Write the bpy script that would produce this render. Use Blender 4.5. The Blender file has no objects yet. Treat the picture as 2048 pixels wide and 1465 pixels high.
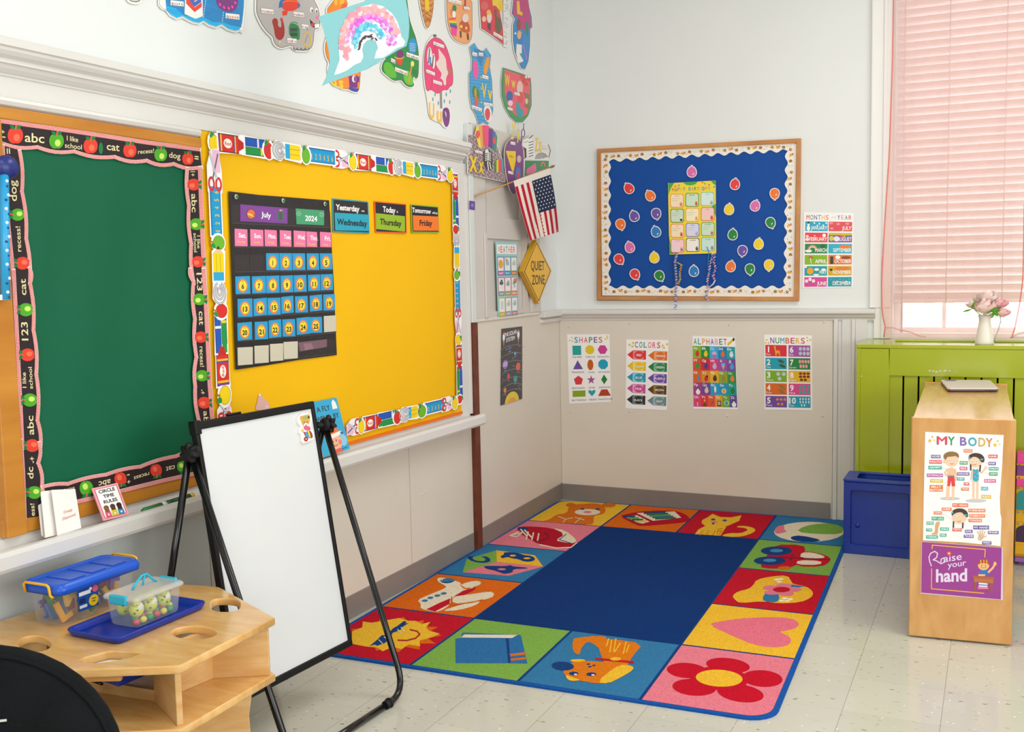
import bpy, bmesh, math, random
from mathutils import Vector, Matrix
from mathutils.geometry import tessellate_polygon

random.seed(7)
scene = bpy.context.scene
COL = scene.collection
pi = math.pi

# ------------------------------------------------------------------ camera
CAM_F = 2055.87                      # focal length in pixels of a 2048 wide frame
CAM_P = Vector((2.53665, -6.1829, 1.48205))
YAW, PITCH, ROLL = 0.442885, 0.088862, -0.020739


def cam_axes():
    cy, sy = math.cos(YAW), math.sin(YAW)
    fwd = Vector((-sy * math.cos(PITCH), cy * math.cos(PITCH), -math.sin(PITCH)))
    r0 = Vector((cy, sy, 0))
    u0 = r0.cross(fwd)
    r = r0 * math.cos(ROLL) + u0 * math.sin(ROLL)
    u = -r0 * math.sin(ROLL) + u0 * math.cos(ROLL)
    return r, u, fwd


CR, CU, CF = cam_axes()
cd = bpy.data.cameras.new('camera')
cam = bpy.data.objects.new('camera', cd)
COL.objects.link(cam)
cd.sensor_width = 36.0
cd.sensor_fit = 'HORIZONTAL'
cd.lens = 36.0 * CAM_F / 2048.0
cd.clip_start = 0.05
cam.matrix_world = Matrix(((CR.x, CU.x, -CF.x, CAM_P.x), (CR.y, CU.y, -CF.y, CAM_P.y), (CR.z, CU.z, -CF.z, CAM_P.z), (0, 0, 0, 1)))
scene.camera = cam

# ------------------------------------------------------------------ world, lights, exposure
w = bpy.data.worlds.new('world')
scene.world = w
w.use_nodes = True
nt = w.node_tree
bg = nt.nodes['Background']
bg.inputs[0].default_value = (0.93, 0.97, 1.0, 1)
bg.inputs[1].default_value = 3.4


def area(name, loc, rot, sx, sy, power, col):
    l = bpy.data.lights.new(name, 'AREA')
    l.shape = 'RECTANGLE'
    l.size, l.size_y, l.energy, l.color = sx, sy, power, col
    o = bpy.data.objects.new(name, l)
    COL.objects.link(o)
    o.location = loc
    o.rotation_euler = rot
    return o


area('ceiling_lamp', (2.3, -2.3, 3.52), (0, 0, 0), 1.8, 0.8, 36, (1.0, 0.99, 0.98))
area('ceiling_lamp', (2.3, -5.4, 3.52), (0, 0, 0), 2.4, 1.0, 24, (1.0, 0.99, 0.98))
area('side_fill_light', (5.9, -4.2, 1.6), (0, math.radians(90), 0), 2.0, 4.2, 96, (0.97, 0.98, 1.0))  # added low fill from the right; that wall has no window
area('rear_fill_light', (3.2, -8.4, 1.7), (math.radians(90), 0, 0), 3.6, 1.7, 78, (1.0, 1.0, 0.99))  # added frontal fill from behind the camera; the rear wall has no window
vs = scene.view_settings
vs.view_transform = 'Standard'
vs.look = 'None'
vs.exposure = 0.10
vs.gamma = 1.0
vs.use_curve_mapping = False


# ------------------------------------------------------------------ points on real planes
def ray(px, py):
    return CF + CR * ((px - 1024) / CAM_F) - CU * ((py - 732.5) / CAM_F)


def hit(px, py, P, n):
    d = ray(px, py)
    return CAM_P + d * ((P - CAM_P).dot(n) / d.dot(n))


def onx(px, py, x=0.0):
    return hit(px, py, Vector((x, 0, 0)), Vector((1, 0, 0)))


def ony(px, py, y=0.0):
    return hit(px, py, Vector((0, y, 0)), Vector((0, 1, 0)))


def onz(px, py, z=0.0):
    return hit(px, py, Vector((0, 0, z)), Vector((0, 0, 1)))


# the left wall: straight up to y=-1.31, then it runs out by a few centimetres towards the corner
CORNER_X = -0.058
YJ = -1.31
N2 = Vector((1.31, 0.058, 0)).normalized()
P2 = Vector((0, YJ, 0))


def onleft(px, py, off=0.0):
    q = onx(px, py, off)
    if q.y > YJ:
        q = hit(px, py, P2 + N2 * off, N2)
    return q


def lin(h):
    h = h.lstrip('#')
    o = []
    for i in (0, 2, 4):
        c = int(h[i:i + 2], 16) / 255
        o.append(c / 12.92 if c < 0.04045 else ((c + 0.055) / 1.055) ** 2.4)
    return o


# ------------------------------------------------------------------ materials
MATS = {}


def mat(name, col=None, rough=0.5, spec=0.5, metal=0.0, coat=0.0, noise=0.0, nscale=20, bump=0.0, bscale=60, attr=False, sub=None, alpha=1.0, stretch=None, trans=0.0):
    if name in MATS:
        return MATS[name]
    m = bpy.data.materials.new(name)
    m.use_nodes = True
    N, L = m.node_tree.nodes, m.node_tree.links
    b = N['Principled BSDF']
    b.inputs['Roughness'].default_value = rough
    b.inputs['Specular IOR Level'].default_value = spec
    b.inputs['Metallic'].default_value = metal
    b.inputs['Coat Weight'].default_value = coat
    b.inputs['Coat Roughness'].default_value = 0.08
    if trans:
        b.inputs['Transmission Weight'].default_value = trans
    if alpha < 1:
        b.inputs['Alpha'].default_value = alpha
    tc = N.new('ShaderNodeTexCoord')
    mp = N.new('ShaderNodeMapping')
    L.new(tc.outputs['Object'], mp.inputs[0])
    if stretch:
        mp.inputs['Scale'].default_value = stretch
    src = None
    if attr:
        a = N.new('ShaderNodeAttribute')
        a.attribute_name = 'Col'
        src = a.outputs['Color']
    elif col:
        r = N.new('ShaderNodeRGB')
        r.outputs[0].default_value = (*lin(col), 1)
        src = r.outputs[0]
    if noise:
        t = N.new('ShaderNodeTexNoise')
        t.inputs['Scale'].default_value = nscale
        t.inputs['Detail'].default_value = 4
        L.new(mp.outputs[0], t.inputs[0])
        mr = N.new('ShaderNodeMapRange')
        mr.inputs[1].default_value, mr.inputs[2].default_value = 0.3, 0.7
        mr.inputs[3].default_value, mr.inputs[4].default_value = 1 - noise, 1 + noise
        L.new(t.outputs[0], mr.inputs[0])
        vm = N.new('ShaderNodeVectorMath')
        vm.operation = 'SCALE'
        L.new(src, vm.inputs[0])
        L.new(mr.outputs[0], vm.inputs['Scale'])
        src = vm.outputs[0]
    L.new(src, b.inputs['Base Color'])
    if bump:
        t2 = N.new('ShaderNodeTexNoise')
        t2.inputs['Scale'].default_value = bscale
        t2.inputs['Detail'].default_value = 3
        L.new(mp.outputs[0], t2.inputs[0])
        bp = N.new('ShaderNodeBump')
        bp.inputs['Strength'].default_value = bump
        bp.inputs['Distance'].default_value = 0.01
        L.new(t2.outputs[0], bp.inputs['Height'])
        L.new(bp.outputs[0], b.inputs['Normal'])
    MATS[name] = m
    return m


def wood(name, c1, c2, rough=0.3, scale=(1, 1, 12), coat=0.0):
    if name in MATS:
        return MATS[name]
    m = mat(name, c1, rough, coat=coat)
    N, L = m.node_tree.nodes, m.node_tree.links
    b = N['Principled BSDF']
    tc = N.new('ShaderNodeTexCoord')
    mp = N.new('ShaderNodeMapping')
    mp.inputs['Scale'].default_value = scale
    L.new(tc.outputs['Object'], mp.inputs[0])
    t = N.new('ShaderNodeTexNoise')
    t.inputs['Scale'].default_value = 3.0
    t.inputs['Detail'].default_value = 6
    t.inputs['Distortion'].default_value = 0.6
    L.new(mp.outputs[0], t.inputs[0])
    cr = N.new('ShaderNodeValToRGB')
    cr.color_ramp.elements[0].position = 0.35
    cr.color_ramp.elements[1].position = 0.68
    cr.color_ramp.elements[0].color = (*lin(c1), 1)
    cr.color_ramp.elements[1].color = (*lin(c2), 1)
    L.new(t.outputs[0], cr.inputs[0])
    L.new(cr.outputs[0], b.inputs['Base Color'])
    return m


PAPER = mat('printed_paper', rough=0.55, spec=0.3, attr=True)
GLOSS = mat('laminated_print', rough=0.28, spec=0.5, attr=True)
PLAST = mat('coloured_plastic', rough=0.3, spec=0.5, attr=True)
RUG = mat('rug_pile', rough=0.95, spec=0.1, attr=True, noise=0.16, nscale=160, bump=0.5, bscale=400)
CLOTH = mat('printed_cloth', rough=0.8, spec=0.2, attr=True)


# ------------------------------------------------------------------ object helpers
def tag(o, label=None, cat=None, group=None, kind=None):
    if label:
        o['label'] = label
    if cat:
        o['category'] = cat
    if group:
        o['group'] = group
    if kind:
        o['kind'] = kind
    return o


def thing(name, loc, label, cat, group=None):
    o = bpy.data.objects.new(name, None)
    o.empty_display_size = 0.05
    COL.objects.link(o)
    o.location = loc
    return tag(o, label, cat, group)


def world_loc(o):
    v = Vector((0, 0, 0))
    while o:
        v += Vector(o.location)
        o = o.parent
    return v


class MB:
    """collects shapes given in world coordinates; build() links them as ONE mesh object"""

    def __init__(s, col=None):
        s.v, s.f, s.c, s.sm = [], [], [], []
        s.col = lin(col) if col else [0.8, 0.8, 0.8]

    def color(s, c):
        s.col = lin(c)
        return s

    def add(s, vs, fs, smooth=False):
        n = len(s.v)
        s.v += [Vector(v) for v in vs]
        for f in fs:
            s.f.append([n + i for i in f])
            s.c.append(tuple(s.col))
            s.sm.append(smooth)
        return s

    def box(s, a, b, M=None):
        x0, y0, z0 = a
        x1, y1, z1 = b
        vs = [Vector(q) for q in ((x0, y0, z0), (x1, y0, z0), (x1, y1, z0), (x0, y1, z0), (x0, y0, z1), (x1, y0, z1), (x1, y1, z1), (x0, y1, z1))]
        if M:
            vs = [M @ q for q in vs]
        return s.add(vs, [(0, 3, 2, 1), (4, 5, 6, 7), (0, 1, 5, 4), (1, 2, 6, 5), (2, 3, 7, 6), (3, 0, 4, 7)])

    def hexa(s, lo, hi):
        """lo, hi: matching rings of points; closed solid between them"""
        n = len(lo)
        fs = [tuple(range(n - 1, -1, -1)), tuple(range(n, 2 * n))]
        fs += [(i, (i + 1) % n, n + (i + 1) % n, n + i) for i in range(n)]
        return s.add(list(lo) + list(hi), fs)

    def rings(s, rings, closed_ends=True, smooth=True, wrap=False):
        n = len(rings[0])
        vs = [p for r in rings for p in r]
        fs = []
        m = len(rings)
        for k in range(m - 1 + (1 if wrap else 0)):
            a, b = k * n, ((k + 1) % m) * n
            fs += [(a + i, a + (i + 1) % n, b + (i + 1) % n, b + i) for i in range(n)]
        s.add(vs, fs, smooth)
        if closed_ends and not wrap:
            s.add(list(rings[0]), [tuple(range(n - 1, -1, -1))])
            s.add(list(rings[-1]), [tuple(range(n))])
        return s

    def tube(s, pts, r, n=10, smooth=True):
        pts = [Vector(q) for q in pts]
        rs = r if isinstance(r, (list, tuple)) else [r] * len(pts)
        R = []
        ref = None
        for i, q in enumerate(pts):
            t = (pts[min(i + 1, len(pts) - 1)] - pts[max(i - 1, 0)])
            t = t.normalized() if t.length > 1e-9 else Vector((0, 0, 1))
            if ref is None:
                ref = Vector((0, 0, 1)) if abs(t.z) < 0.9 else Vector((1, 0, 0))
            a = (ref - t * ref.dot(t)).normalized()
            ref = a
            b = t.cross(a)
            R.append([q + (a * math.cos(2 * pi * k / n) + b * math.sin(2 * pi * k / n)) * rs[i] for k in range(n)])
        return s.rings(R, True, smooth)

    def lathe(s, c, prof, n=24, axis=(0, 0, 1), smooth=True, sx=1, sy=1):
        ax = Vector(axis).normalized()
        ref = Vector((1, 0, 0)) if abs(ax.x) < 0.9 else Vector((0, 1, 0))
        a = (ref - ax * ref.dot(ax)).normalized()
        b = ax.cross(a)
        c = Vector(c)
        R = [[c + ax * h + (a * math.cos(2 * pi * k / n) * sx + b * math.sin(2 * pi * k / n) * sy) * max(r, 1e-5) for k in range(n)] for r, h in prof]
        return s.rings(R, True, smooth)

    def ball(s, c, r, n=12, sq=(1, 1, 1)):
        c = Vector(c)
        m = max(4, n // 2)
        R = []
        for i in range(m + 1):
            th = pi * i / m
            rr = max(math.sin(th), 1e-4)
            R.append([c + Vector((r * sq[0] * rr * math.cos(2 * pi * k / n), r * sq[1] * rr * math.sin(2 * pi * k / n), -r * sq[2] * math.cos(th))) for k in range(n)])
        return s.rings(R, False, True)

    def prism(s, pts, off):
        """pts: planar outline (world), off: Vector thickness"""
        off = Vector(off)
        pts = [Vector(q) for q in pts]
        n = len(pts)
        tri = tessellate_polygon([pts])
        s.add(pts + [q + off for q in pts], [tuple(t) for t in tri] + [tuple(n + i for i in reversed(t)) for t in tri] + [(i, (i + 1) % n, n + (i + 1) % n, n + i) for i in range(n)])
        return s

    def sweep(s, prof, P, A, B):
        """prof: list of (out,z) ; extruded from point A to B ; P = outward unit vector"""
        P = Vector(P)
        A, B = Vector(A), Vector(B)
        Z = Vector((0, 0, 1))
        r1 = [A + P * o + Z * z for o, z in prof]
        r2 = [B + P * o + Z * z for o, z in prof]
        n = len(prof)
        s.add(r1 + r2, [(i, i + 1, n + i + 1, n + i) for i in range(n - 1)])
        t = tessellate_polygon([r1])
        s.add(r1, [tuple(q) for q in t])
        s.add(r2, [tuple(q) for q in t])
        return s

    def build(s, name, material, parent=None, bevel=0.0, seg=2, fix=True):
        me = bpy.data.meshes.new(name)
        if not s.v:
            return None
        if parent is not None:
            o0 = world_loc(parent)
        else:
            xs = [q.x for q in s.v]
            ys = [q.y for q in s.v]
            zs = [q.z for q in s.v]
            o0 = Vector(((min(xs) + max(xs)) / 2, (min(ys) + max(ys)) / 2, min(zs)))
        me.from_pydata([q - o0 for q in s.v], [], s.f)
        me.update()
        at = me.color_attributes.new('Col', 'FLOAT_COLOR', 'CORNER')
        buf = []
        for p in me.polygons:
            c = s.c[p.index]
            buf += [c[0], c[1], c[2], 1.0] * p.loop_total
            p.use_smooth = s.sm[p.index]
        at.data.foreach_set('color', buf)
        if fix:
            bm = bmesh.new()
            bm.from_mesh(me)
            bmesh.ops.remove_doubles(bm, verts=bm.verts, dist=1e-6)
            bmesh.ops.recalc_face_normals(bm, faces=bm.faces)
            bm.to_mesh(me)
            bm.free()
        me.materials.append(material)
        o = bpy.data.objects.new(name, me)
        COL.objects.link(o)
        if parent is not None:
            o.parent = parent
        else:
            o.location = o0
        if bevel:
            md = o.modifiers.new('edges', 'BEVEL')
            md.width = bevel
            md.segments = seg
            md.limit_method = 'ANGLE'
            md.angle_limit = math.radians(40)
        return o


# ------------------------------------------------------------------ lettering
_glyph = {}


def glyphs(txt, bold=0.0):
    k = (txt, bold)
    if k not in _glyph and bold and 'M' in txt:
        vs, fs, a, b = glyphs(txt, 0.0)
        V, F = [], []
        for q, (dx, dy) in enumerate(((bold, 0), (-bold, 0), (0, bold), (0, -bold))):
            n = len(V)
            V += [(v[0] + dx, v[1] + dy, q) for v in vs]
            F += [tuple(n + i for i in f) for f in fs]
        _glyph[k] = (V, F, a - bold, b + bold)
    if k not in _glyph:
        cu = bpy.data.curves.new('lettering', 'FONT')
        cu.body = txt
        cu.size = 1.0
        cu.offset = bold
        cu.resolution_u = 3
        ob = bpy.data.objects.new('lettering', cu)
        COL.objects.link(ob)
        dg = bpy.context.evaluated_depsgraph_get()
        ev = ob.evaluated_get(dg)
        me = ev.to_mesh()
        vs = [(v.co.x, v.co.y) for v in me.vertices]
        fs = [tuple(p.vertices) for p in me.polygons]
        ev.to_mesh_clear()
        bpy.data.objects.remove(ob)
        bpy.data.curves.remove(cu)
        xs = [v[0] for v in vs] or [0, 1]
        _glyph[k] = (vs, fs, min(xs), max(xs))
    return _glyph[k]


CAPH = 0.73


# ------------------------------------------------------------------ flat printed art on a real plane
class Art:
    """M(u,v) -> Vector on the plane; n: unit normal towards the room; layers are stacked by 0.25 mm"""

    def __init__(s, M, n, thick=0.001, dz=0.00025):
        s.M, s.n, s.t, s.dz = M, Vector(n), thick, dz
        s.mb = MB()
        s.z = 1
        s.j = 0

    def P(s, q, z=None, more=0):
        return s.M(q[0], q[1]) + s.n * (s.t + s.dz * ((s.z if z is None else z) + 0.05 * s.j + 0.015 * more))

    def step(s):
        # shapes of one layer that overlap still lie on top of each other
        s.j = (s.j + 1) % 18

    def base(s, pts, col, depth=None):
        d = s.t if depth is None else depth
        s.mb.color(col)
        w = [s.M(*q) + s.n * s.t for q in pts]
        s.mb.prism(w, s.n * -d)
        return s

    def poly(s, pts, col, z=None):
        s.step()
        w = [s.P(q, z) for q in pts]
        s.mb.color(col)
        s.mb.add(w, [tuple(t) for t in tessellate_polygon([w])])
        return s

    def rect(s, x0, y0, x1, y1, col, z=None):
        return s.poly([(x0, y0), (x1, y0), (x1, y1), (x0, y1)], col, z)

    def ell(s, cx, cy, rx, ry, col, z=None, rot=0.0, n=20, a0=0, a1=360):
        c, sn = math.cos(math.radians(rot)), math.sin(math.radians(rot))
        pts = []
        full = (a1 - a0) >= 360
        m = n if full else n + 1
        for k in range(m):
            a = math.radians(a0 + (a1 - a0) * k / n)
            x, y = rx * math.cos(a), ry * math.sin(a)
            pts.append((cx + x * c - y * sn, cy + x * sn + y * c))
        return s.poly(pts, col, z)

    def star(s, cx, cy, r1, r2, n, col, z=None, rot=-90, ry=1.0):
        pts = []
        for k in range(2 * n):
            r = r1 if k % 2 == 0 else r2
            a = math.radians(rot + 180 * k / n)
            pts.append((cx + r * math.cos(a), cy + r * math.sin(a) * ry))
        return s.poly(pts, col, z)

    def line(s, pts, wd, col, z=None, closed=False):
        if closed:
            pts = list(pts) + [pts[0]]
        s.mb.color(col)
        for a, b in zip(pts[:-1], pts[1:]):
            dx, dy = b[0] - a[0], b[1] - a[1]
            l = math.hypot(dx, dy) or 1
            ex, ey = dx / l * wd * 0.25, dy / l * wd * 0.25
            nx, ny = -dy / l * wd / 2, dx / l * wd / 2
            s.step()
            w = [s.P(q, z) for q in ((a[0] - ex + nx, a[1] - ey + ny), (b[0] + ex + nx, b[1] + ey + ny), (b[0] + ex - nx, b[1] + ey - ny), (a[0] - ex - nx, a[1] - ey - ny))]
            s.mb.add(w, [(0, 1, 2, 3)])
        return s

    def arc(s, cx, cy, rx, ry, a0, a1, wd, col, z=None, n=10):
        return s.line([(cx + rx * math.cos(math.radians(a0 + (a1 - a0) * k / n)), cy + ry * math.sin(math.radians(a0 + (a1 - a0) * k / n))) for k in range(n + 1)], wd, col, z)

    def text(s, txt, p0, p1, h, col, z=None, bold=0.0, up=None, cols=None, fit=True):
        """baseline p0->p1 (text stretched to fill it), h cap height"""
        bx, by = p1[0] - p0[0], p1[1] - p0[1]
        up = up or (0, -1)
        bold *= 0.62
        ux, uy = up[0] * h / CAPH, up[1] * h / CAPH
        parts = [(txt, col)]
        vs, fs, x0, x1 = glyphs(txt, bold)
        if not vs:
            return s
        W = (x1 - x0) or 1
        # never stretch lettering much wider than its natural shape
        lw = (s.M(*p1) - s.M(*p0)).length
        lh = (s.M(p0[0] + up[0] * h, p0[1] + up[1] * h) - s.M(*p0)).length
        nat = W * lh / CAPH
        lim = 1.0 if len(txt) == 1 and txt in '1Iil' else 1.35
        if lw > lim * nat and lw > 1e-6:
            k = lim * nat / lw
            p0 = (p0[0] + bx * (1 - k) / 2, p0[1] + by * (1 - k) / 2)
            bx, by = bx * k, by * k

        def place(vs, fs, sx, o, col):
            s.mb.color(col)
            s.step()
            w = [s.P((p0[0] + bx * (o + (v[0] - sx) / W) + ux * v[1], p0[1] + by * (o + (v[0] - sx) / W) + uy * v[1]), z, v[2] if len(v) > 2 else 0) for v in vs]
            s.mb.add(w, fs)
        if cols:
            # one colour per letter: equal advance
            n = len(txt)
            for i, ch in enumerate(txt):
                if ch == ' ':
                    continue
                g, f, a, b = glyphs(ch, bold)
                gw = (b - a) or 1
                o0 = i / n
                s.mb.color(cols[i % len(cols)])
                k = 0.82 / n
                w = []
                for v in g:
                    t = o0 + k * (v[0] - a) / gw if ch not in 'Iil1.' else o0 + 0.3 / n + k * 0.35 * (v[0] - a) / gw
                    w.append(s.P((p0[0] + bx * t + ux * v[1], p0[1] + by * t + uy * v[1]), z))
                s.mb.add(w, f)
            return s
        place(vs, fs, x0, 0, col)
        return s

    def build(s, name, material=None, parent=None, label=None, cat=None, group=None):
        o = s.mb.build(name, material or PAPER, parent, fix=False)
        if label or cat:
            tag(o, label, cat, group)
        return o


def crop(x0, y0, sc, on, off):
    """measurements taken in an enlarged part of the photograph, laid on a plane of the room"""
    def M(u, v):
        return on(x0 + u / sc, y0 + v / sc, off)
    return M


def quad(a, b, c, d):
    """unit square (v down) on four world corners: top-left, top-right, bottom-right, bottom-left"""
    a, b, c, d = [Vector(q) for q in (a, b, c, d)]

    def M(u, v):
        return (a * (1 - u) + b * u) * (1 - v) + (d * (1 - u) + c * u) * v
    return M


NL = Vector((1, 0, 0))
NB = Vector((0, -1, 0))
RNG = ['E2574C', 'F08A24', 'F2C230', '2E9E5B', '1FA3B8', '7B5AA6', 'E0609A']

# ================================================================== ROOM
WALLU = mat('wall_paint', 'E5E8E6', 0.45, 0.4, noise=0.012, nscale=2.5, bump=0.05, bscale=25)
CREAM = mat('cream_panel_paint', 'DDD5C7', 0.35, 0.45, noise=0.02, nscale=3, bump=0.04, bscale=20)
TRIM = mat('trim_paint', 'DCD9D4', 0.3, 0.5, noise=0.015, nscale=4, bump=0.05, bscale=40)
TRIMD = mat('cabinet_paint', 'D2CBC3', 0.35, 0.5, noise=0.02, nscale=4)
BASEM = mat('rubber_baseboard', '857D77', 0.45, 0.4, noise=0.05, nscale=6)
BROWN = mat('brown_painted_wood', '6B3420', 0.5, 0.4, noise=0.25, nscale=14)
CEIL = mat('ceiling_paint', 'E8E8E6', 0.8, 0.2, noise=0.01)


def struct(mb, name, m, bevel=0.0):
    o = mb.build(name, m, bevel=bevel)
    o['kind'] = 'structure'
    return o


# floor: glossy vinyl tiles, 12 inch grid with seams and flecks
TX, TY = 2.08754 % 0.3048, -1.18313 % 0.3048
fm = bpy.data.materials.new('vinyl_floor_tiles')
fm.use_nodes = True
N, L = fm.node_tree.nodes, fm.node_tree.links
B = N['Principled BSDF']
B.inputs['Roughness'].default_value = 0.16
B.inputs['Specular IOR Level'].default_value = 0.45
geo = N.new('ShaderNodeNewGeometry')


def math_node(op, a, b=None, c=None):
    n = N.new('ShaderNodeMath')
    n.operation = op
    for i, q in enumerate((a, b, c)):
        if q is None:
            continue
        if isinstance(q, (int, float)):
            n.inputs[i].default_value = q
        else:
            L.new(q, n.inputs[i])
    return n.outputs[0]


def mixc(fac, a, b):
    n = N.new('ShaderNodeMix')
    n.data_type = 'RGBA'
    if isinstance(fac, (int, float)):
        n.inputs[0].default_value = fac
    else:
        L.new(fac, n.inputs[0])
    for i, q in ((6, a), (7, b)):
        if isinstance(q, str):
            n.inputs[i].default_value = (*lin(q), 1)
        else:
            L.new(q, n.inputs[i])
    return n.outputs[2]


sep = N.new('ShaderNodeSeparateXYZ')
L.new(geo.outputs['Position'], sep.inputs[0])


def cell(axis, off):
    a = math_node('SUBTRACT', sep.outputs[axis], off)
    return math_node('DIVIDE', a, 0.3048)


cx_, cy_ = cell(0, TX), cell(1, TY)


def seamd(c):
    f = math_node('FRACT', c)
    return math_node('MINIMUM', f, math_node('SUBTRACT', 1.0, f))


lx = math_node('LESS_THAN', seamd(cx_), 0.0033)
ly = math_node('LESS_THAN', seamd(cy_), 0.0022)
comb = N.new('ShaderNodeCombineXYZ')
L.new(math_node('FLOOR', cx_), comb.inputs[0])
L.new(math_node('FLOOR', cy_), comb.inputs[1])
wn = N.new('ShaderNodeTexWhiteNoise')
L.new(comb.outputs[0], wn.inputs[0])
base = mixc(wn.outputs[0], 'C7C5B6', 'CDCBBD')
nz = N.new('ShaderNodeTexNoise')
nz.inputs['Scale'].default_value = 2.2
L.new(geo.outputs['Position'], nz.inputs[0])
base = mixc(math_node('MULTIPLY', nz.outputs[0], 0.25), base, 'BDB8A8')
# flecks: streaky voronoi cells
for sc, thr, colr, keep, seed in ((30, 0.15, '4E5C52', 0.74, 0), (40, 0.15, 'F0EFE6', 0.78, 5), (20, 0.09, '4E463E', 0.84, 9), (46, 0.18, 'A49E8A', 0.62, 3)):
    mp = N.new('ShaderNodeMapping')
    mp.inputs['Location'].default_value = (seed, seed * 1.7, 0)
    mp.inputs['Scale'].default_value = (1, 1.0, 0)
    mp.inputs['Rotation'].default_value = (0, 0, seed)
    L.new(geo.outputs['Position'], mp.inputs[0])
    nd = N.new('ShaderNodeTexNoise')
    nd.inputs['Scale'].default_value = 30
    L.new(mp.outputs[0], nd.inputs[0])
    mx = N.new('ShaderNodeVectorMath')
    mx.operation = 'MULTIPLY_ADD'
    mx.inputs[1].default_value = (0.02, 0.006, 0)
    L.new(nd.outputs['Color'], mx.inputs[0])
    L.new(mp.outputs[0], mx.inputs[2])
    m2 = N.new('ShaderNodeMapping')
    m2.inputs['Scale'].default_value = (0.55, 1.6, 1)
    L.new(mx.outputs[0], m2.inputs[0])
    vo = N.new('ShaderNodeTexVoronoi')
    vo.inputs['Scale'].default_value = sc
    vo.inputs['Randomness'].default_value = 1
    L.new(m2.outputs[0], vo.inputs[0])
    s2 = N.new('ShaderNodeSeparateColor')
    L.new(vo.outputs['Color'], s2.inputs[0])
    k = math_node('MULTIPLY', math_node('LESS_THAN', vo.outputs['Distance'], thr), math_node('GREATER_THAN', s2.outputs[0], keep))
    base = mixc(math_node('MULTIPLY', k, 0.75), base, colr)
seam = math_node('MAXIMUM', lx, math_node('MULTIPLY', ly, 0.5))
base = mixc(math_node('MULTIPLY', seam, 0.62), base, '6B6458')
L.new(base, B.inputs['Base Color'])
nr = N.new('ShaderNodeTexNoise')
nr.inputs['Scale'].default_value = 5
L.new(geo.outputs['Position'], nr.inputs[0])
L.new(math_node('MULTIPLY_ADD', nr.outputs[0], 0.12, 0.04), B.inputs['Roughness'])
nb_ = N.new('ShaderNodeTexNoise')
nb_.inputs['Scale'].default_value = 7
L.new(geo.outputs['Position'], nb_.inputs[0])
bp_ = N.new('ShaderNodeBump')
bp_.inputs['Strength'].default_value = 0.06
bp_.inputs['Distance'].default_value = 0.02
L.new(nb_.outputs[0], bp_.inputs['Height'])
L.new(bp_.outputs[0], B.inputs['Normal'])
struct(MB().box((-0.4, -8.6, -0.1), (6.2, 0.5, 0)), 'floor', fm)
struct(MB().box((-0.4, -8.7, 3.6), (6.2, 0.5, 3.7)), 'ceiling', CEIL)
struct(MB().box((6.0, -8.7, 0), (6.2, 0.5, 3.6)), 'wall_right', WALLU)
struct(MB().box((-0.4, -8.7, 0), (6.2, -8.5, 3.6)), 'wall_rear', WALLU)

# left wall
wl = MB()
wl.hexa([(-0.3, -8.5, 0), (0, -8.5, 0), (0, YJ, 0), (CORNER_X, 0.0, 0), (-0.3, 0, 0)], [(-0.3, -8.5, 3.6), (0, -8.5, 3.6), (0, YJ, 3.6), (CORNER_X, 0.0, 3.6), (-0.3, 0, 3.6)])
struct(wl, 'wall_left', WALLU)


def L2(t, off, z):
    """point on the outer stretch of the left wall: t metres past the joint"""
    d = Vector((CORNER_X, 1.31, 0)).normalized()
    q = P2 + d * t + N2 * off
    return (q.x, q.y, z)


# back wall with the window opening
WX0, WX1, WZ0, WZ1 = 1.995, 3.15, 1.085, 3.3
wb = MB()
wb.box((-0.3, 0, 0), (WX0, 0.22, 3.6))
wb.box((WX0, 0, 0), (WX1, 0.22, WZ0))
wb.box((WX0, 0, WZ1), (WX1, 0.22, 3.6))
wb.box((WX1, 0, 0), (6.2, 0.22, 3.6))
struct(wb, 'wall_back', WALLU)

# cream wainscot panels
c = MB()
c.box((0, -3.395, 0), (0.006, -2.02, 0.72)).box((0, -2.012, 0), (0.006, YJ - 0.06, 0.72))
struct(c, 'trim_1', CREAM)
struct(MB().box((0, -8.5, 0), (0.006, -3.40, 0.72)), 'trim_13', mat('pale_grey_panel_paint', 'D3DADA', 0.4, 0.4, noise=0.02, nscale=3))
c = MB()
z0, z1 = 0.0, 1.232
c.hexa([L2(0.0, 0, z0), L2(0.0, 0.014, z0), L2(1.31, 0.014, z0), L2(1.31, 0, z0)], [L2(0.0, 0, z1), L2(0.0, 0.014, z1), L2(1.31, 0.014, z1), L2(1.31, 0, z1)])
c.hexa([L2(0.0, 0, z1), L2(0.0, 0.024, z1), L2(0.93, 0.024, z1), L2(0.93, 0, z1)], [L2(0.0, 0, z1 + .018), L2(0.0, 0.02, z1 + .018), L2(0.93, 0.02, z1 + .018), L2(0.93, 0, z1 + .018)])
struct(c, 'trim_2', CREAM, 0.003)
c = MB()
c.box((CORNER_X + 0.016, -0.012, 0), (1.672, 0, 1.19))
struct(c, 'trim_3', CREAM)
# panel screws / plugs
sc_ = MB()
for (px, py) in ((1138, 655), (1259, 648), (1458, 650), (1648, 645), (1141, 826), (1259, 824), (1455, 833), (1645, 833), (1172, 700)):
    q = ony(px, py, -0.012)
    sc_.lathe(q, [(0.007, 0), (0.006, 0.002), (0.002, 0.0035)], 10, (0, -1, 0))
for (px, py) in ((845, 990), (850, 985), (716, 1052), (745, 1218)):
    q = onx(px, py, 0.006)
    sc_.lathe(q, [(0.006, 0), (0.005, 0.002), (0.002, 0.003)], 10, (1, 0, 0))
struct(sc_, 'trim_4', CREAM)

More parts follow.
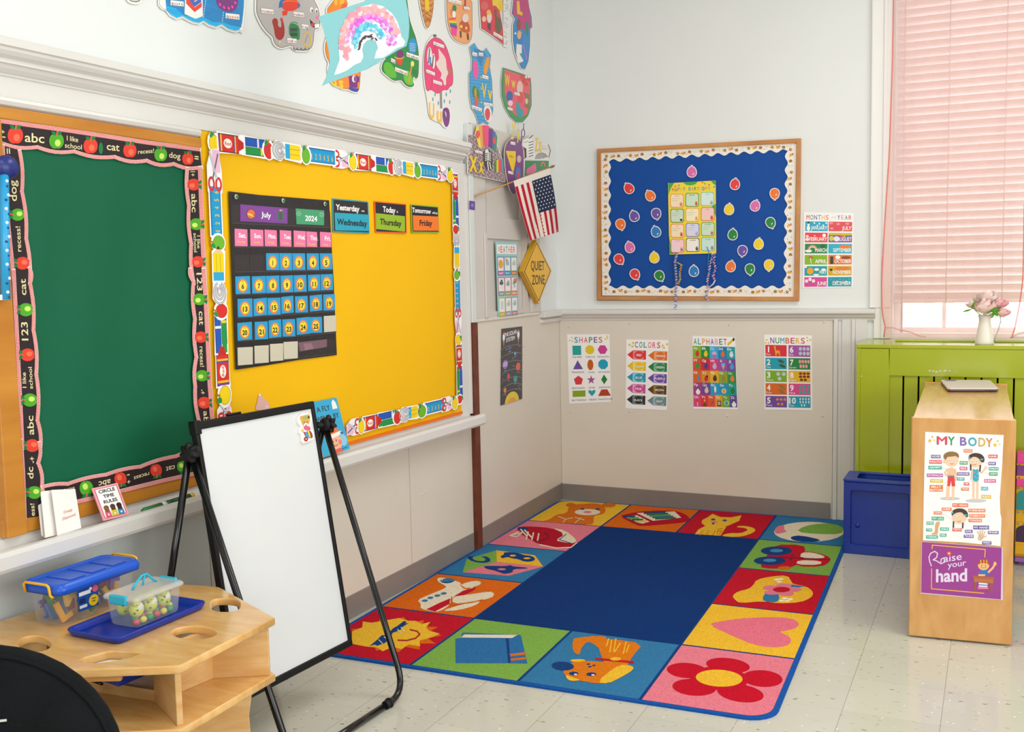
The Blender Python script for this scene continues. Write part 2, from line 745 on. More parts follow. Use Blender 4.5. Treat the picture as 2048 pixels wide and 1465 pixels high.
# vertical mouldings at the end of the back wall panelling
c = MB()
for a, b_, d_ in ((1.676, 1.700, .022), (1.700, 1.722, .012), (1.722, 1.776, .02), (1.776, 1.796, .03), (1.796, 1.86, .018)):
    c.box((a, -d_, 0), (b_, 0, 1.185))
struct(c, 'trim_5', TRIM, 0.003)

# chair rail on the back wall
prof = [(0, 1.178), (0.016, 1.178), (0.018, 1.19), (0.03, 1.2), (0.034, 1.212), (0.05, 1.216), (0.056, 1.222), (0.056, 1.238), (0.05, 1.244), (0, 1.25)]
c = MB().sweep(prof, (0, -1, 0), (CORNER_X - 0.01, 0, 0), (1.905, 0, 0))
c.hexa([L2(0.955, 0, 1.178), L2(0.955, 0.03, 1.178), L2(1.31, 0.03, 1.178), L2(1.31, 0, 1.178)], [L2(0.955, 0, 1.2), L2(0.955, 0.03, 1.2), L2(1.31, 0.03, 1.2), L2(1.31, 0, 1.2)])
c.hexa([L2(0.955, 0, 1.212), L2(0.955, 0.05, 1.212), L2(1.31, 0.05, 1.212), L2(1.31, 0, 1.212)], [L2(0.955, 0, 1.248), L2(0.955, 0.045, 1.248), L2(1.31, 0.045, 1.248), L2(1.31, 0, 1.248)])
struct(c, 'trim_6', TRIM, 0.002)

# baseboards
c = MB()
c.box((0.0, -8.5, 0), (0.012, YJ - 0.068, 0.103))
c.hexa([L2(0.012, 0.012, 0), L2(0.012, 0.022, 0), L2(1.30, 0.022, 0), L2(1.30, 0.012, 0)], [L2(0.012, 0.012, .107), L2(0.012, 0.019, .107), L2(1.30, 0.019, .107), L2(1.30, 0.012, .107)])
struct(c, 'baseboard_left', BASEM, 0.002)
struct(MB().box((CORNER_X + 0.02, -0.022, 0), (1.665, -0.01, 0.103)), 'baseboard_back', BASEM, 0.002)

# big moulding over the boards
pr = [(0, 2.168), (0.082, 2.156), (0.085, 2.150), (0.085, 2.133), (0.077, 2.130), (0.075, 2.122), (0.066, 2.112), (0.052, 2.104), (0.05, 2.099), (0.057, 2.097), (0.057, 2.092), (0.048, 2.089), (0.042, 2.080), (0.03, 2.072), (0.022, 2.069), (0.022, 2.064), (0.016, 2.061), (0.016, 2.006), (0, 2.006)]
c = MB().sweep(pr, (1, 0, 0), (0, -8.5, 0), (0, -1.44, 0))
pr = [(0, 2.0065), (0.018, 2.0065), (0.021, 2.006), (0.033, 2.001), (0.036, 1.992), (0.030, 1.982), (0.018, 1.977), (0, 1.977)]
c.sweep(pr, (1, 0, 0), (0, -8.5, 0), (0, -3.372, 0))
struct(c, 'trim_7', TRIM)
# casing beside the yellow board, gap and jamb, post below
c = MB()
c.box((0, -1.50, 0.75), (0.014, -1.385, 2.06)).box((0, -1.385, 0.75), (0.02, -1.372, 2.06))
c.box((0, -8.5, 0.76), (0.008, -1.5, 1.95))
struct(c, 'trim_8', TRIM)
c = MB().box((0, -1.368, 1.232), (0.028, -1.318, 2.27))
struct(c, 'trim_9', mat('jamb_paint', 'D5DAD6', 0.35), 0.003)
struct(MB().box((0, -1.368, 0.0), (0.03, -1.312, 1.23)), 'trim_10', BROWN, 0.002)
# chalk tray
pr = [(0, 0.722), (0.02, 0.712), (0.085, 0.696), (0.106, 0.699), (0.112, 0.71), (0.112, 0.744), (0.106, 0.756), (0.094, 0.758), (0.088, 0.744), (0.02, 0.742), (0.012, 0.768), (0, 0.768)]
struct(MB().sweep(pr, (1, 0, 0), (0, -8.5, 0), (0, -1.405, 0)), 'trim_11', TRIM, 0.002)

# cupboard doors in the wall between the boards and the corner
c = MB()


def L2box(mb, t0, t1, o0, o1, z0, z1):
    mb.hexa([L2(t0, o0, z0), L2(t0, o1, z0), L2(t1, o1, z0), L2(t1, o0, z0)], [L2(t0, o0, z1), L2(t0, o1, z1), L2(t1, o1, z1), L2(t1, o0, z1)])


L2box(c, 0.0, 0.95, 0, 0.006, 1.25, 2.28)
L2box(c, 0.0, 0.16, 0.006, 0.02, 1.25, 2.28)
L2box(c, 0.66, 0.75, 0.006, 0.02, 1.25, 2.28)
L2box(c, 0.80, 0.95, 0.006, 0.024, 1.25, 2.28)
L2box(c, 0.16, 0.66, 0.006, 0.02, 1.25, 1.28)
L2box(c, 0.16, 0.66, 0.006, 0.02, 1.68, 1.80)
L2box(c, 0.16, 0.66, 0.006, 0.02, 2.06, 2.28)
L2box(c, 0.115, 0.15, 0.02, 0.03, 1.25, 1.71)
o = struct(c, 'door_1', TRIMD, 0.003)

# window: casing, sash, panes, sill
wm = mat('window_paint', 'EFEDEA', 0.4, 0.4)
c = MB().box((1.872, -0.022, 1.25), (1.985, 0, 3.45)).box((1.935, -0.03, 1.075), (1.955, -0.02, 3.45)).box((1.895, -0.018, 1.075), (1.985, 0, 1.25))
c.box((3.16, -0.022, 1.075), (3.28, 0, 3.45)).box((1.872, -0.022, 3.32), (3.28, 0, 3.45))
struct(c, 'trim_12', wm, 0.004)
win = bpy.data.objects.new('window_1', None)
COL.objects.link(win)
win.location = (2.5, 0.1, WZ0)
win['kind'] = 'structure'
YS = 0.12


def wz(py):
    return ony(1850, py, YS).z


def wx(px, py=640):
    return ony(px, py, YS).x


gx = [wx(1804), wx(1884), wx(1892), wx(1958), wx(1966), wx(2040), wx(2048)]
step = gx[2] - gx[0]
zb, zr = wz(655), wz(675)
fr = MB()
fr.box((WX0, YS - .03, WZ0), (WX0 + .03, YS + .05, WZ1)).box((WX1 - .03, YS - .03, WZ0), (WX1, YS + .05, WZ1)).box((WX0, YS - .03, WZ1 - .03), (WX1, YS + .05, WZ1))
fr.box((WX0, YS - 0.10, WZ0), (WX1, YS + .05, WZ0 + .02))
fr.build('window_frame', wm, win)
sa = MB()
sa.box((WX0 + .03, YS, WZ0 + .02), (gx[0], YS + .035, WZ1 - .03)).box((gx[0], YS, WZ0 + .02), (WX1 - .03, YS + .035, zb))
x = gx[0]
k = 0
while x + step < WX1 - 0.05:
    x += step
    sa.box((x - (gx[2] - gx[1]), YS + .005, zb), (x, YS + .03, WZ1 - .03))
for zz in (1.55, 1.95, 2.15, 2.55, 2.95):
    sa.box((gx[0], YS + .005, zz), (WX1 - .03, YS + .03, zz + .022))
sa.build('window_sash', wm, win, 0.003)
gm = mat('window_glass', 'FFFFFF', 0.0, 0.5, trans=1.0)
gm.node_tree.nodes['Principled BSDF'].inputs['IOR'].default_value = 1.02
MB().box((gx[0], YS + .015, zb), (WX1 - .03, YS + .019, WZ1 - .03)).build('window_pane', gm, win)

# ================================================================== LEFT WALL: BOARDS
OAK = wood('oak_board_frame', 'B9741E', 'CC8A2E', 0.35, (4, 0.5, 4))
OAKR = wood('pale_oak_strip', 'D2A160', 'E0B679', 0.35, (6, 4, 0.5))
GPAPER = mat('green_backing_paper', '075F40', 0.6, 0.25, noise=0.05, nscale=1.4, bump=0.35, bscale=3.2, stretch=(1, 2.2, 0.5))
YPAPER = mat('yellow_backing_paper', 'F2BA04', 0.6, 0.25, noise=0.02, nscale=1.2, bump=0.35, bscale=3.0, stretch=(1, 1.2, 0.7))
BPAPER = mat('blue_backing_paper', '0B4A9C', 0.6, 0.25, noise=0.04, nscale=1.2, bump=0.3, bscale=3.0, stretch=(2, 1, 0.5))


def wavy(name, m, parent, corners, nx, nz_, amp, seed, n):
    """large sheet of paper that bulges a little; corners TL,TR,BR,BL"""
    rnd = random.Random(seed)
    ph = [(rnd.uniform(1, 4), rnd.uniform(1, 5), rnd.uniform(0, 6), rnd.uniform(0.3, 1)) for _ in range(6)]
    Q = quad(*corners)
    mb = MB()
    vs = []
    for j in range(nz_ + 1):
        for i in range(nx + 1):
            u, v = i / nx, j / nz_
            d = sum(a * math.sin(p * 6 * u + q * 2 * v + r) for p, q, r, a in ph) / 4
            e = min(1, 6 * min(u, 1 - u)) * min(1, 6 * min(v, 1 - v))
            vs.append(Q(u, v) + n * (amp * (1 + d) * e))
    fs = [(j * (nx + 1) + i, j * (nx + 1) + i + 1, (j + 1) * (nx + 1) + i + 1, (j + 1) * (nx + 1) + i) for j in range(nz_) for i in range(nx)]
    mb.add(vs, fs, True)
    return mb.build(name, m, parent, fix=False)


# ---- green board
ZT, ZB = 1.976, 0.772
YG0, YG1 = -4.238, -3.366
gb = thing('bulletin_board', (0, (YG0 + YG1) / 2, ZB), 'green paper bulletin board with a wide oak frame and black apple border', 'bulletin board', 'bulletin boards')
f = MB()
f.box((0.008, YG0, ZT - 0.034), (0.028, YG1, ZT))
f.box((0.008, YG0, ZB), (0.026, YG1, ZB + 0.053))
f.box((0.008, -4.235, ZB), (0.038, -4.17, ZT - 0.04))
f.build('frame', OAK, gb, 0.003)
f = MB()
f.box((0.010, -3.400, ZB), (0.024, -3.362, ZT - 0.002))
f.build('frame_strip', OAKR, gb, 0.003)
wavy('backing_paper', GPAPER, gb, [(0.016, -4.19, ZT - .05), (0.016, -3.40, ZT - .05), (0.016, -3.40, ZB + .05), (0.016, -4.19, ZB + .05)], 60, 60, 0.006, 3, NL)

BLK, CRM, RDG, APR, APG, LEAF = '2A2023', 'E8DCA8', 'C5232E', 'E2402F', '4FA829', '0E7A44'


def apple(a, x, y, r, col, ang=0, z=None, leafc=LEAF):
    z = z or 4
    c, s = math.cos(math.radians(ang)), math.sin(math.radians(ang))

    def R(u, v):
        return (x + u * c - v * s, y + u * s + v * c)
    a.ell(*R(-r * .22, 0), r * .74, r, col, z, ang)
    a.ell(*R(r * .22, 0), r * .74, r, col, z + 1, ang)
    hl = 'C9E86A' if col == APG else 'F2704F'
    a.ell(*R(r * .15, r * .25), r * .38, r * .45, hl, z + 2, ang)
    a.poly([R(-r * .75, -r * 1.25), R(-r * .2, -r * 1.25), R(0, -r * .75), R(-r * .5, -r * .8)], leafc, z + 2)
    a.poly([R(r * .75, -r * 1.25), R(r * .2, -r * 1.3), R(0, -r * .75), R(r * .5, -r * .8)], leafc, z + 2)
    a.line([R(0, -r * .7), R(r * .08, -r * 1.25)], r * .2, 'D9632B', z + 3)


def gingham(a, pts, wd, z=3, side='L'):
    """checked red and white ribbon along a polyline"""
    a.line(pts, wd, 'F6E2D8', z)
    # red edge and checks
    for p, q in zip(pts[:-1], pts[1:]):
        dx, dy = q[0] - p[0], q[1] - p[1]
        l = math.hypot(dx, dy)
        n = max(1, int(l / (wd * .30)))
        ex, ey = dx / l, dy / l
        nx, ny = -ey, ex
        for k in range(n):
            t = (k + .5) / n
            cx, cy = p[0] + dx * t, p[1] + dy * t
            hw = wd * .065
            a.poly([(cx - ex * hw + nx * wd * .46, cy - ey * hw + ny * wd * .46), (cx + ex * hw + nx * wd * .46, cy + ey * hw + ny * wd * .46),
                    (cx + ex * hw - nx * wd * .46, cy + ey * hw - ny * wd * .46), (cx - ex * hw - nx * wd * .46, cy - ey * hw - ny * wd * .46)], 'E0606A', z + 1)
        for o in (-.24, .1, .42):
            a.line([(p[0] + nx * wd * o, p[1] + ny * wd * o), (q[0] + nx * wd * o, q[1] + ny * wd * o)], wd * .1, 'D8424C', z + 1)


def scallop(cusps, bulge, n=6):
    out = []
    for (a, b) in zip(cusps[:-1], cusps[1:]):
        dx, dy = b[0] - a[0], b[1] - a[1]
        l = math.hypot(dx, dy)
        nx, ny = -dy / l, dx / l
        for k in range(n):
            t = k / n
            h = bulge * math.sin(pi * t)
            out.append((a[0] + dx * t + nx * h, a[1] + dy * t + ny * h))
    out.append(cusps[-1])
    return out


XB = 0.023
C1 = crop(0, 200, 4.069, onx, XB)
C2 = crop(0, 540, 4.069, onx, XB)
C3 = crop(0, 860, 4.069, onx, XB)


BLIFT = 0.0005


def border(base_outer, base_inner, M):
    global BLIFT
    BLIFT += 0.0007
    a = Art(M, NL, BLIFT)
    a.base(base_outer + base_inner[::-1], BLK, 0.001)
    gingham(a, base_outer, 34)
    gingham(a, base_inner, 30)
    return a


# top strip
a = border([(-140, 130), (0, 172), (600, 256), (1200, 348), (1625, 403)], scallop([(-140, 320), (0, 350), (300, 385), (600, 420), (930, 465), (1190, 495), (1410, 522), (1640, 548)], 22), C1)
a.text('+', (-5, 275), (42, 283), 40, CRM, 3, .02)
a.text('-', (10, 318), (45, 324), 60, CRM, 3, .02)
apple(a, 120, 290, 66, APR)
a.text('abc', (195, 340), (360, 352), 78, CRM, 3, .018)
apple(a, 455, 335, 62, APG)
a.text('I like', (540, 330), (632, 345), 42, CRM, 3, .014)
a.text('school', (524, 388), (662, 405), 42, CRM, 3, .014)
apple(a, 732, 375, 60, APR)
a.ell(815, 395, 18, 48, '1A7A48', 6)
a.text('cat', (862, 405), (972, 418), 62, CRM, 3, .018)
apple(a, 1052, 412, 56, APR)
a.text('recess!', (1118, 440), (1250, 430), 36, CRM, 3, .016)
apple(a, 1303, 445, 54, APG)
a.text('dog', (1370, 468), (1468, 482), 48, CRM, 3, .018)
apple(a, 1524, 480, 48, APR)
a.text('=', (1580, 498), (1612, 502), 60, CRM, 3, .03)
a.build('border_top', PAPER, gb)

# right strip (text turned clockwise)
inn = scallop([(1515, 560), (1530, 850), (1545, 1170), (1560, 1465)][::1], 14)
a = border([(1622, 548), (1632, 850), (1645, 1180), (1662, 1500)], scallop([(1518, 555), (1532, 860), (1550, 1170), (1572, 1500)], 12), C1)


def vtext(a, t, x, y0, y1, h, z=3, b=.016):
    """reads downwards"""
    a.text(t, (x, y0), (x + (y1 - y0) * .03, y1), h, CRM, z, b, up=(1, 0))


vtext(a, '1+', 1545, 582, 622, 40)
apple(a, 1570, 690, 50, APR, 90)
vtext(a, 'abc', 1552, 765, 915, 46)
apple(a, 1592, 1012, 50, APG, 90)
vtext(a, 'I like', 1598, 1105, 1210, 26)
vtext(a, 'school', 1570, 1085, 1240, 26)
apple(a, 1606, 1318, 48, APR, 90)
vtext(a, '1', 1592, 1408, 1430, 40)
a.build('border_side', PAPER, gb)
a = border([(1650, -10), (1665, 200), (1680, 500), (1700, 930), (1722, 1240), (1790, 1560)], scallop([(1540, -10), (1568, 95), (1580, 400), (1592, 710), (1582, 950), (1612, 1230), (1690, 1560)], 12), C2)
vtext(a, '123', 1595, 25, 170, 44)
apple(a, 1616, 240, 50, APG, 90)
vtext(a, 'cat', 1612, 338, 450, 44)
apple(a, 1628, 548, 48, APR, 90)
vtext(a, 'recess!', 1618, 625, 790, 34)
apple(a, 1638, 862, 48, APG, 90)
vtext(a, '-+', 1622, 975, 1012, 46)
apple(a, 1655, 1082, 50, APR, 90)
vtext(a, 'abc', 1650, 1150, 1290, 40)
apple(a, 1690, 1370, 46, APG, 90)
a.build('border_side', PAPER, gb)


# left strip (text reads upwards)
def utext(a, t, x, y0, y1, h, z=3, b=.016):
    a.text(t, (x, y0), (x - (y0 - y1) * .05, y1), h, CRM, z, b, up=(-1, 0))


a = border([(12, 370), (30, 700), (62, 1060), (108, 1500)], scallop([(150, 410), (170, 745), (205, 1130), (235, 1500)], -14), C1)
utext(a, '=', 90, 440, 395, 60)
utext(a, 'dog', 130, 825, 655, 60)
apple(a, 135, 935, 52, APG, -90)
utext(a, 'recess!', 165, 1235, 1030, 40)
apple(a, 175, 1330, 54, APR, -90)
a.build('border_side', PAPER, gb)
a = border([(100, 0), (120, 380), (140, 780), (160, 1180), (172, 1460)], scallop([(228, -20), (235, 110), (262, 490), (285, 850), (295, 1225), (318, 1460)], -14), C2)
utext(a, 'cat', 205, 215, 65, 52)
apple(a, 200, 325, 56, APG, -90)
utext(a, '123', 222, 590, 410, 56)
apple(a, 215, 692, 54, APR, -90)
utext(a, 'I like', 205, 960, 835, 32)
utext(a, 'school', 258, 970, 790, 32)
apple(a, 232, 1060, 56, APG, -90)
utext(a, 'abc', 268, 1350, 1180, 54)
apple(a, 252, 1430, 54, APR, -90)
a.build('border_side', PAPER, gb)
a = border([(158, 80), (175, 330), (190, 720)], scallop([(308, 100), (300, 270), (330, 460), (335, 700)], -14), C3)
utext(a, '-+', 275, 270, 220, 50)
utext(a, 'dc', 262, 400, 300, 50)
apple(a, 268, 510, 54, APG, -90)
utext(a, 'ess!', 272, 700, 600, 36)
a.build('border_side', PAPER, gb)

# bottom strip (upside down)
a = border([(330, 650), (600, 590), (1000, 492), (1300, 418), (1750, 320)], scallop([(330, 465), (540, 440), (850, 365), (1130, 300), (1420, 215), (1720, 130)], -10), C3)


def dtext(a, t, x0, y0, x1, y1, h):
    a.text(t, (x0, y0), (x1, y1), h, CRM, 3, .016, up=(0, 1))


dtext(a, 'school', 625, 458, 430, 500, 34)
apple(a, 690, 475, 58, APG, 175)
dtext(a, 'abc', 908, 395, 770, 428, 50)
apple(a, 968, 400, 52, APR, 170)
dtext(a, '+', 1052, 400, 1020, 408, 40)
dtext(a, '-', 1048, 345, 1018, 352, 60)
dtext(a, 'recess', 1205, 342, 1075, 382, 36)
apple(a, 1258, 330, 50, APR, 170)
dtext(a, 'cat', 1422, 285, 1328, 305, 46)
apple(a, 1470, 300, 44, APG, 170)
dtext(a, '123', 1640, 245, 1530, 272, 40)
a.build('border_bottom', PAPER, gb)

# ---- yellow board
yb = thing('bulletin_board', (0, -2.4, 0.765), 'yellow paper bulletin board with a border of crayons, rulers and pencils', 'bulletin board', 'bulletin boards')
wavy('backing_paper', YPAPER, yb, [(0.016, -3.359, 2.004), (0.016, -1.517, 2.006), (0.016, -1.492, 0.77), (0.016, -3.36, 0.77)], 90, 60, 0.006, 11, NL)
f = MB()
f.box((0.009, -3.359, 0.766), (0.0155, -1.495, 2.0))
f.build('backing_board', mat('backing_board', 'C9822C', 0.6), yb)
MB().box((0.009, -3.36, 0.764), (0.026, -1.50, 0.778)).build('orange_edge', mat('orange_paper_edge', 'E8720C', 0.5), yb)


TLIFT = 0.0005


def tool_run(name, pa, pb, hgt, seq):
    """border strip of classroom tools along the line between two points of the board;
    seq: (kind, start, end) measured along the strip"""
    A, B = onx(*pa, 0.014), onx(*pb, 0.014)
    e = (B - A)
    e.normalize()
    up = NL.cross(e)

    def M(u, v):
        return A + e * u + up * (-v) + NL * 0.012

    horiz = abs(pb[0] - pa[0]) > abs(pb[1] - pa[1])

    def pos(q):
        if horiz:
            t = (q - pa[0]) / (pb[0] - pa[0])
        else:
            t = (q - pa[1]) / (pb[1] - pa[1])
        return (onx(pa[0] + (pb[0] - pa[0]) * t, pa[1] + (pb[1] - pa[1]) * t, 0.014) - A).dot(e)
    global TLIFT
    TLIFT += 0.0012
    a = Art(M, NL, TLIFT, 0.0001)
    for it, q0, q1 in seq:
        a.t += 0.00016
        draw_tool(a, it, pos(q0), pos(q1), hgt)
    return a.build(name, PAPER, yb)


def draw_tool(a, it, x0, x1, h):
    w = x1 - x0
    m = (x0 + x1) / 2
    B_, g = '2B2540', h * .08
    if it == 'crayon':
        a.base([(x0 - g, -h * .5), (x1 + g, -h * .45), (x1 + g, h * .4), (x0 - g, h * .5)], 'FBFBF8', .0008)
        a.poly([(x0, -h * .42), (x0 + w * .78, -h * .42), (x0 + w * .78, h * .42), (x0 + g * .4, h * .42)], B_, 1)
        a.rect(x0 + g * .3, -h * .38, x0 + w * .77, h * .38, 'D9302A', 2)
        a.poly([(x0 + w * .77, -h * .3), (x1 - w * .02, -h * .13), (x1 - w * .02, h * .13), (x0 + w * .77, h * .3)], 'C22A28', 2)
        for t, c in ((.08, 'F4C21A'), (.02, '7A3FA0'), (.62, 'F4C21A'), (.57, '7A3FA0')):
            a.rect(x0 + w * t, -h * .38, x0 + w * (t + .055), h * .38, c, 3)
        a.ell(x0 + w * .36, 0, w * .16, h * .22, 'FBF6E8', 3)
        a.text('Red', (x0 + w * .24, h * .09), (x0 + w * .48, h * .09), h * .18, 'D9302A', 5, .02)
    elif it == 'markers':
        a.base([(x0 - g, -h * .5), (x1 + g, -h * .42), (x1 + g, h * .5), (x0 - g, h * .44)], 'FBFBF8', .0008)
        a.rect(x0, -h * .42, x1, h * .0, B_, 1)
        a.rect(x0, -h * .39, x1, -h * .02, '2159B8', 2)
        a.rect(x0 + w * .66, -h * .4, x0 + w * .73, -h * .01, 'EFEAF6', 3)
        a.rect(x0, h * .02, x1, h * .4, B_, 1)
        a.rect(x0, h * .04, x1, h * .37, '1E9447', 2)
        a.rect(x0 + w * .8, h * .04, x0 + w * .87, h * .37, 'F4D21A', 3)
    elif it in ('apple', 'gapple', 'lemon'):
        c = {'apple': 'D9302A', 'gapple': '6DB52C', 'lemon': 'F5D312'}[it]
        a.base([(m + w * .62 * math.cos(t * pi / 6), h * .05 + h * .5 * math.sin(t * pi / 6)) for t in range(12)], 'FBFBF8', .0008)
        a.ell(m, h * .08, w * .46, h * .4, '3A2A20', 1)
        a.ell(m, h * .08, w * .44, h * .38, c, 2)
        a.ell(m - w * .2, -h * .3, w * .14, h * .16, '1E9447', 3, 35)
        a.line([(m, -h * .28), (m + w * .06, -h * .44)], w * .12, 'B8772E', 3)
    elif it == 'clip':
        a.base([(x0 - g, -h * .1), (x0 + w * .3, -h * .5), (x1 + g, -h * .42), (x1 + g, h * .2), (x0 + w * .6, h * .52), (x0 - g, h * .4)], 'F4F4F2', .0008)
        for k, (rx, ry, a0) in enumerate(((.42, .40, 20), (.27, .26, 0), (.15, .12, 30))):
            a.arc(m + w * .03 * k, 0, w * rx, h * ry, a0, a0 + 320, h * .10, '3A3640', 3, 16)
            a.arc(m + w * .03 * k, 0, w * rx, h * ry, a0, a0 + 320, h * .055, 'DCDAE2', 5, 16)
    elif it == 'pencil':
        a.base([(x0 - g, -h * .46), (x1 - w * .1, -h * .42), (x1 + g, h * .1), (x1 - w * .1, h * .5), (x0 - g, h * .4)], 'FBFBF8', .0008)
        a.rect(x0, -h * .38, x0 + w * .26, h * .34, '2DA7D8', 2)
        a.rect(x0 + w * .26, -h * .37, x0 + w * .82, h * .37, 'F5D312', 2)
        for v in (-.14, .12):
            a.line([(x0 + w * .26, h * v), (x0 + w * .8, h * v)], h * .03, 'B8932E', 3)
        a.poly([(x0 + w * .82, -h * .37), (x1 + w * .05, h * .03), (x0 + w * .82, h * .37)], 'F0C48C', 2)
        a.poly([(x0 + w * .96, -h * .12), (x1 + w * .06, h * .03), (x0 + w * .96, h * .14)], '2B2540', 3)
    elif it == 'ruler':
        a.base([(x0 - g, -h * .46), (x1 + g, -h * .46), (x1 + g, h * .42), (x0 - g, h * .42)], 'FBFBF8', .0008)
        a.rect(x0, -h * .38, x1, h * .34, '1B4F94', 1)
        a.rect(x0 + g * .2, -h * .33, x1, h * .3, '1E9BD0', 2)
        for k in range(18):
            xx = x0 + w * (k + .5) / 18
            a.line([(xx, -h * .36), (xx, -h * (.26 if k % 3 else .2))], w * .006, '123A70', 3)
        for k in range(6):
            a.text(str(k + 1), (x0 + w * (.07 + k * .158), h * .2), (x0 + w * (.12 + k * .158), h * .2), h * .3, 'F5C21A', 3, .02)
    elif it == 'scissors':
        a.base([(x0 - g, -h * .5), (x0 + w * .6, -h * .5), (x1, -h * .2), (x1 + g, h * .3), (x0 + w * .5, h * .5), (x0 - g, h * .5)], 'F6F3F5', .0008)
        a.rect(x0 + w * .45, -h * .12, x1, h * .4, 'F0BEDC', 2)
        a.arc(x0 + w * .16, -h * .24, w * .15, h * .17, 0, 360, h * .12, 'D9302A', 3, 14)
        a.arc(x0 + w * .16, h * .24, w * .15, h * .17, 0, 360, h * .12, 'D9302A', 3, 14)
        a.line([(x0 + w * .28, -h * .14), (x0 + w * .9, h * .26)], h * .09, '6A6A74', 3)
        a.line([(x0 + w * .28, h * .14), (x0 + w * .95, -h * .3)], h * .12, '6A6A74', 4)
        a.line([(x0 + w * .3, h * .13), (x0 + w * .94, -h * .29)], h * .08, 'D8D8DC', 5)


tool_run('border_top', (415, 283), (900, 350), 0.078, [('lemon', 411, 432), ('scissors', 661, 697), ('scissors', 868, 892), ('markers', 478, 524), ('markers', 740, 776), ('crayon', 430, 482), ('crayon', 706, 745), ('ruler', 612, 664), ('ruler', 833, 870), ('apple', 520, 541), ('apple', 770, 784), ('clip', 537, 565), ('clip', 781, 801), ('pencil', 564, 599), ('pencil', 800, 824), ('gapple', 596, 614), ('gapple', 822, 836), ('lemon', 691, 707), ('lemon', 888, 901)])
tool_run('border_side', (443, 835), (419, 275), 0.076, [('scissors', 835, 806), ('markers', 706, 632), ('crayon', 772, 692), ('lemon', 812, 770), ('ruler', 472, 374), ('scissors', 382, 300), ('apple', 638, 606), ('clip', 612, 562), ('pencil', 562, 496), ('gapple', 502, 470)])
tool_run('border_side', (904, 345), (915, 832), 0.072, [('markers', 392, 452), ('crayon', 348, 402), ('ruler', 560, 625), ('scissors', 618, 670), ('apple', 450, 470), ('clip', 466, 496), ('pencil', 495, 541), ('gapple', 540, 561), ('markers', 733, 792), ('crayon', 690, 740), ('lemon', 668, 692), ('apple', 790, 808)])
tool_run('border_bottom', (686, 858), (912, 802), 0.075, [('scissors', 712, 686), ('markers', 750, 790), ('crayon', 720, 757), ('ruler', 840, 882), ('scissors', 878, 902), ('lemon', 709, 722), ('apple', 780, 796), ('clip', 790, 815), ('pencil', 810, 831), ('gapple', 828, 846), ('lemon', 897, 909)])

# ---- pocket chart
CC = crop(440, 370, 3.854, onx, 0.026)
a = Art(CC, NL, 0.002, 0.0003)
a.base([(65, 50), (300, 78), (560, 98), (838, 120), (872, 720), (898, 1312), (600, 1350), (350, 1392), (120, 1425), (92, 730)], '19171B')
a.z = 1
for (x0, y0, x1, y1, x2, y2, x3, y3) in ((78, 150, 845, 205, 850, 330, 88, 295), (92, 372, 855, 380, 857, 482, 98, 480), (105, 540, 860, 535, 862, 660, 110, 672), (115, 722, 868, 700, 872, 818, 120, 850), (122, 890, 875, 862, 882, 975, 128, 1028), (128, 1085, 885, 1020, 892, 1140, 132, 1208), (130, 1260, 890, 1185, 896, 1300, 134, 1395)):
    a.poly([(x0, y0), (x1, y1), (x2, y2), (x3, y3)], '2A2529')
    a.line([(x3, y3), (x2, y2)], 3, '5A5258', 2)
for (x0, y0) in ((222, 540), (340, 540)):
    a.line([(x0, y0), (x0 + 6, y0 + 130)], 3, '1B191C', 2)
a.poly([(600, 1215), (820, 1190), (820, 1250), (610, 1285)], '7A5A68', 2)
a.poly([(640, 1225), (700, 1222), (720, 1262), (650, 1275)], '93707F', 3)
chart = a.build('pocket_chart', mat('black_vinyl', rough=0.35, spec=0.5, attr=True, bump=0.25, bscale=18), None, 'black vinyl calendar pocket chart pinned on the yellow board', 'pocket chart')
for (x, y) in ((118, 92), (480, 122), (803, 147)):
    p = CC(x, y) + NL * .003
    m = MB('C9C4B0').lathe(p, [(0.0, 0), (0.009, 0), (0.009, 0.002), (0.0055, 0.003), (0.0, 0.003)], 14, (1, 0, 0))
    m.color('1E8A4A').lathe(p + NL * .003, [(0.0, 0), (0.005, 0), (0.004, 0.006), (0, 0.007)], 10, (1, 0, 0))
    ob = m.build('grommet', PLAST, None)
    ob.parent = chart
    ob.location = ob.location - chart.location

CARDM = lambda: Art(CC, NL, 0.004, 0.0002)


def card(name, pts, col, label, cat, group, fn=None):
    a = Art(CC, NL, 0.0035, 0.0002)
    a.base(pts, col, 0.001)
    a.z = 1
    if fn:
        fn(a)
    return a.build(name, GLOSS, None, label, cat, group)


def july(a):
    for k in range(18):
        x = 165 + k * 19
        a.line([(x, 168 + k * 1.6), (x + 14, 182 + k * 1.6), (x + 2, 262 + k * 1.4)], 4, '8A4FA0', 1)
    a.ell(232, 225, 33, 38, '3B2A2A', 2)
    a.ell(232, 225, 30, 35, 'E2703C', 3)
    a.poly([(200, 228), (236, 238), (270, 250), (262, 240), (235, 222)], '3B2A2A', 3)
    a.poly([(203, 230), (236, 242), (264, 248), (236, 224), (204, 216)], 'F0C03C', 4)
    a.text('July', (305, 245), (393, 258), 42, 'FFFFFF', 3, .03)
    a.rect(442, 205, 482, 275, '1E7A52', 2)
    a.rect(450, 215, 474, 268, '4A4A55', 3)
    a.rect(452, 192, 474, 200, 'E8C23C', 2)


def y2024(a):
    a.text('2024', (645, 275), (748, 284), 42, 'FFFFFF', 3, .04)
    for cx_, cy_ in ((600, 222), (778, 230)):
        for k in range(8):
            t = k * pi / 4
            a.line([(cx_ + 8 * math.cos(t), cy_ + 8 * math.sin(t)), (cx_ + 20 * math.cos(t), cy_ + 20 * math.sin(t))], 3, 'BFE5CC', 2)


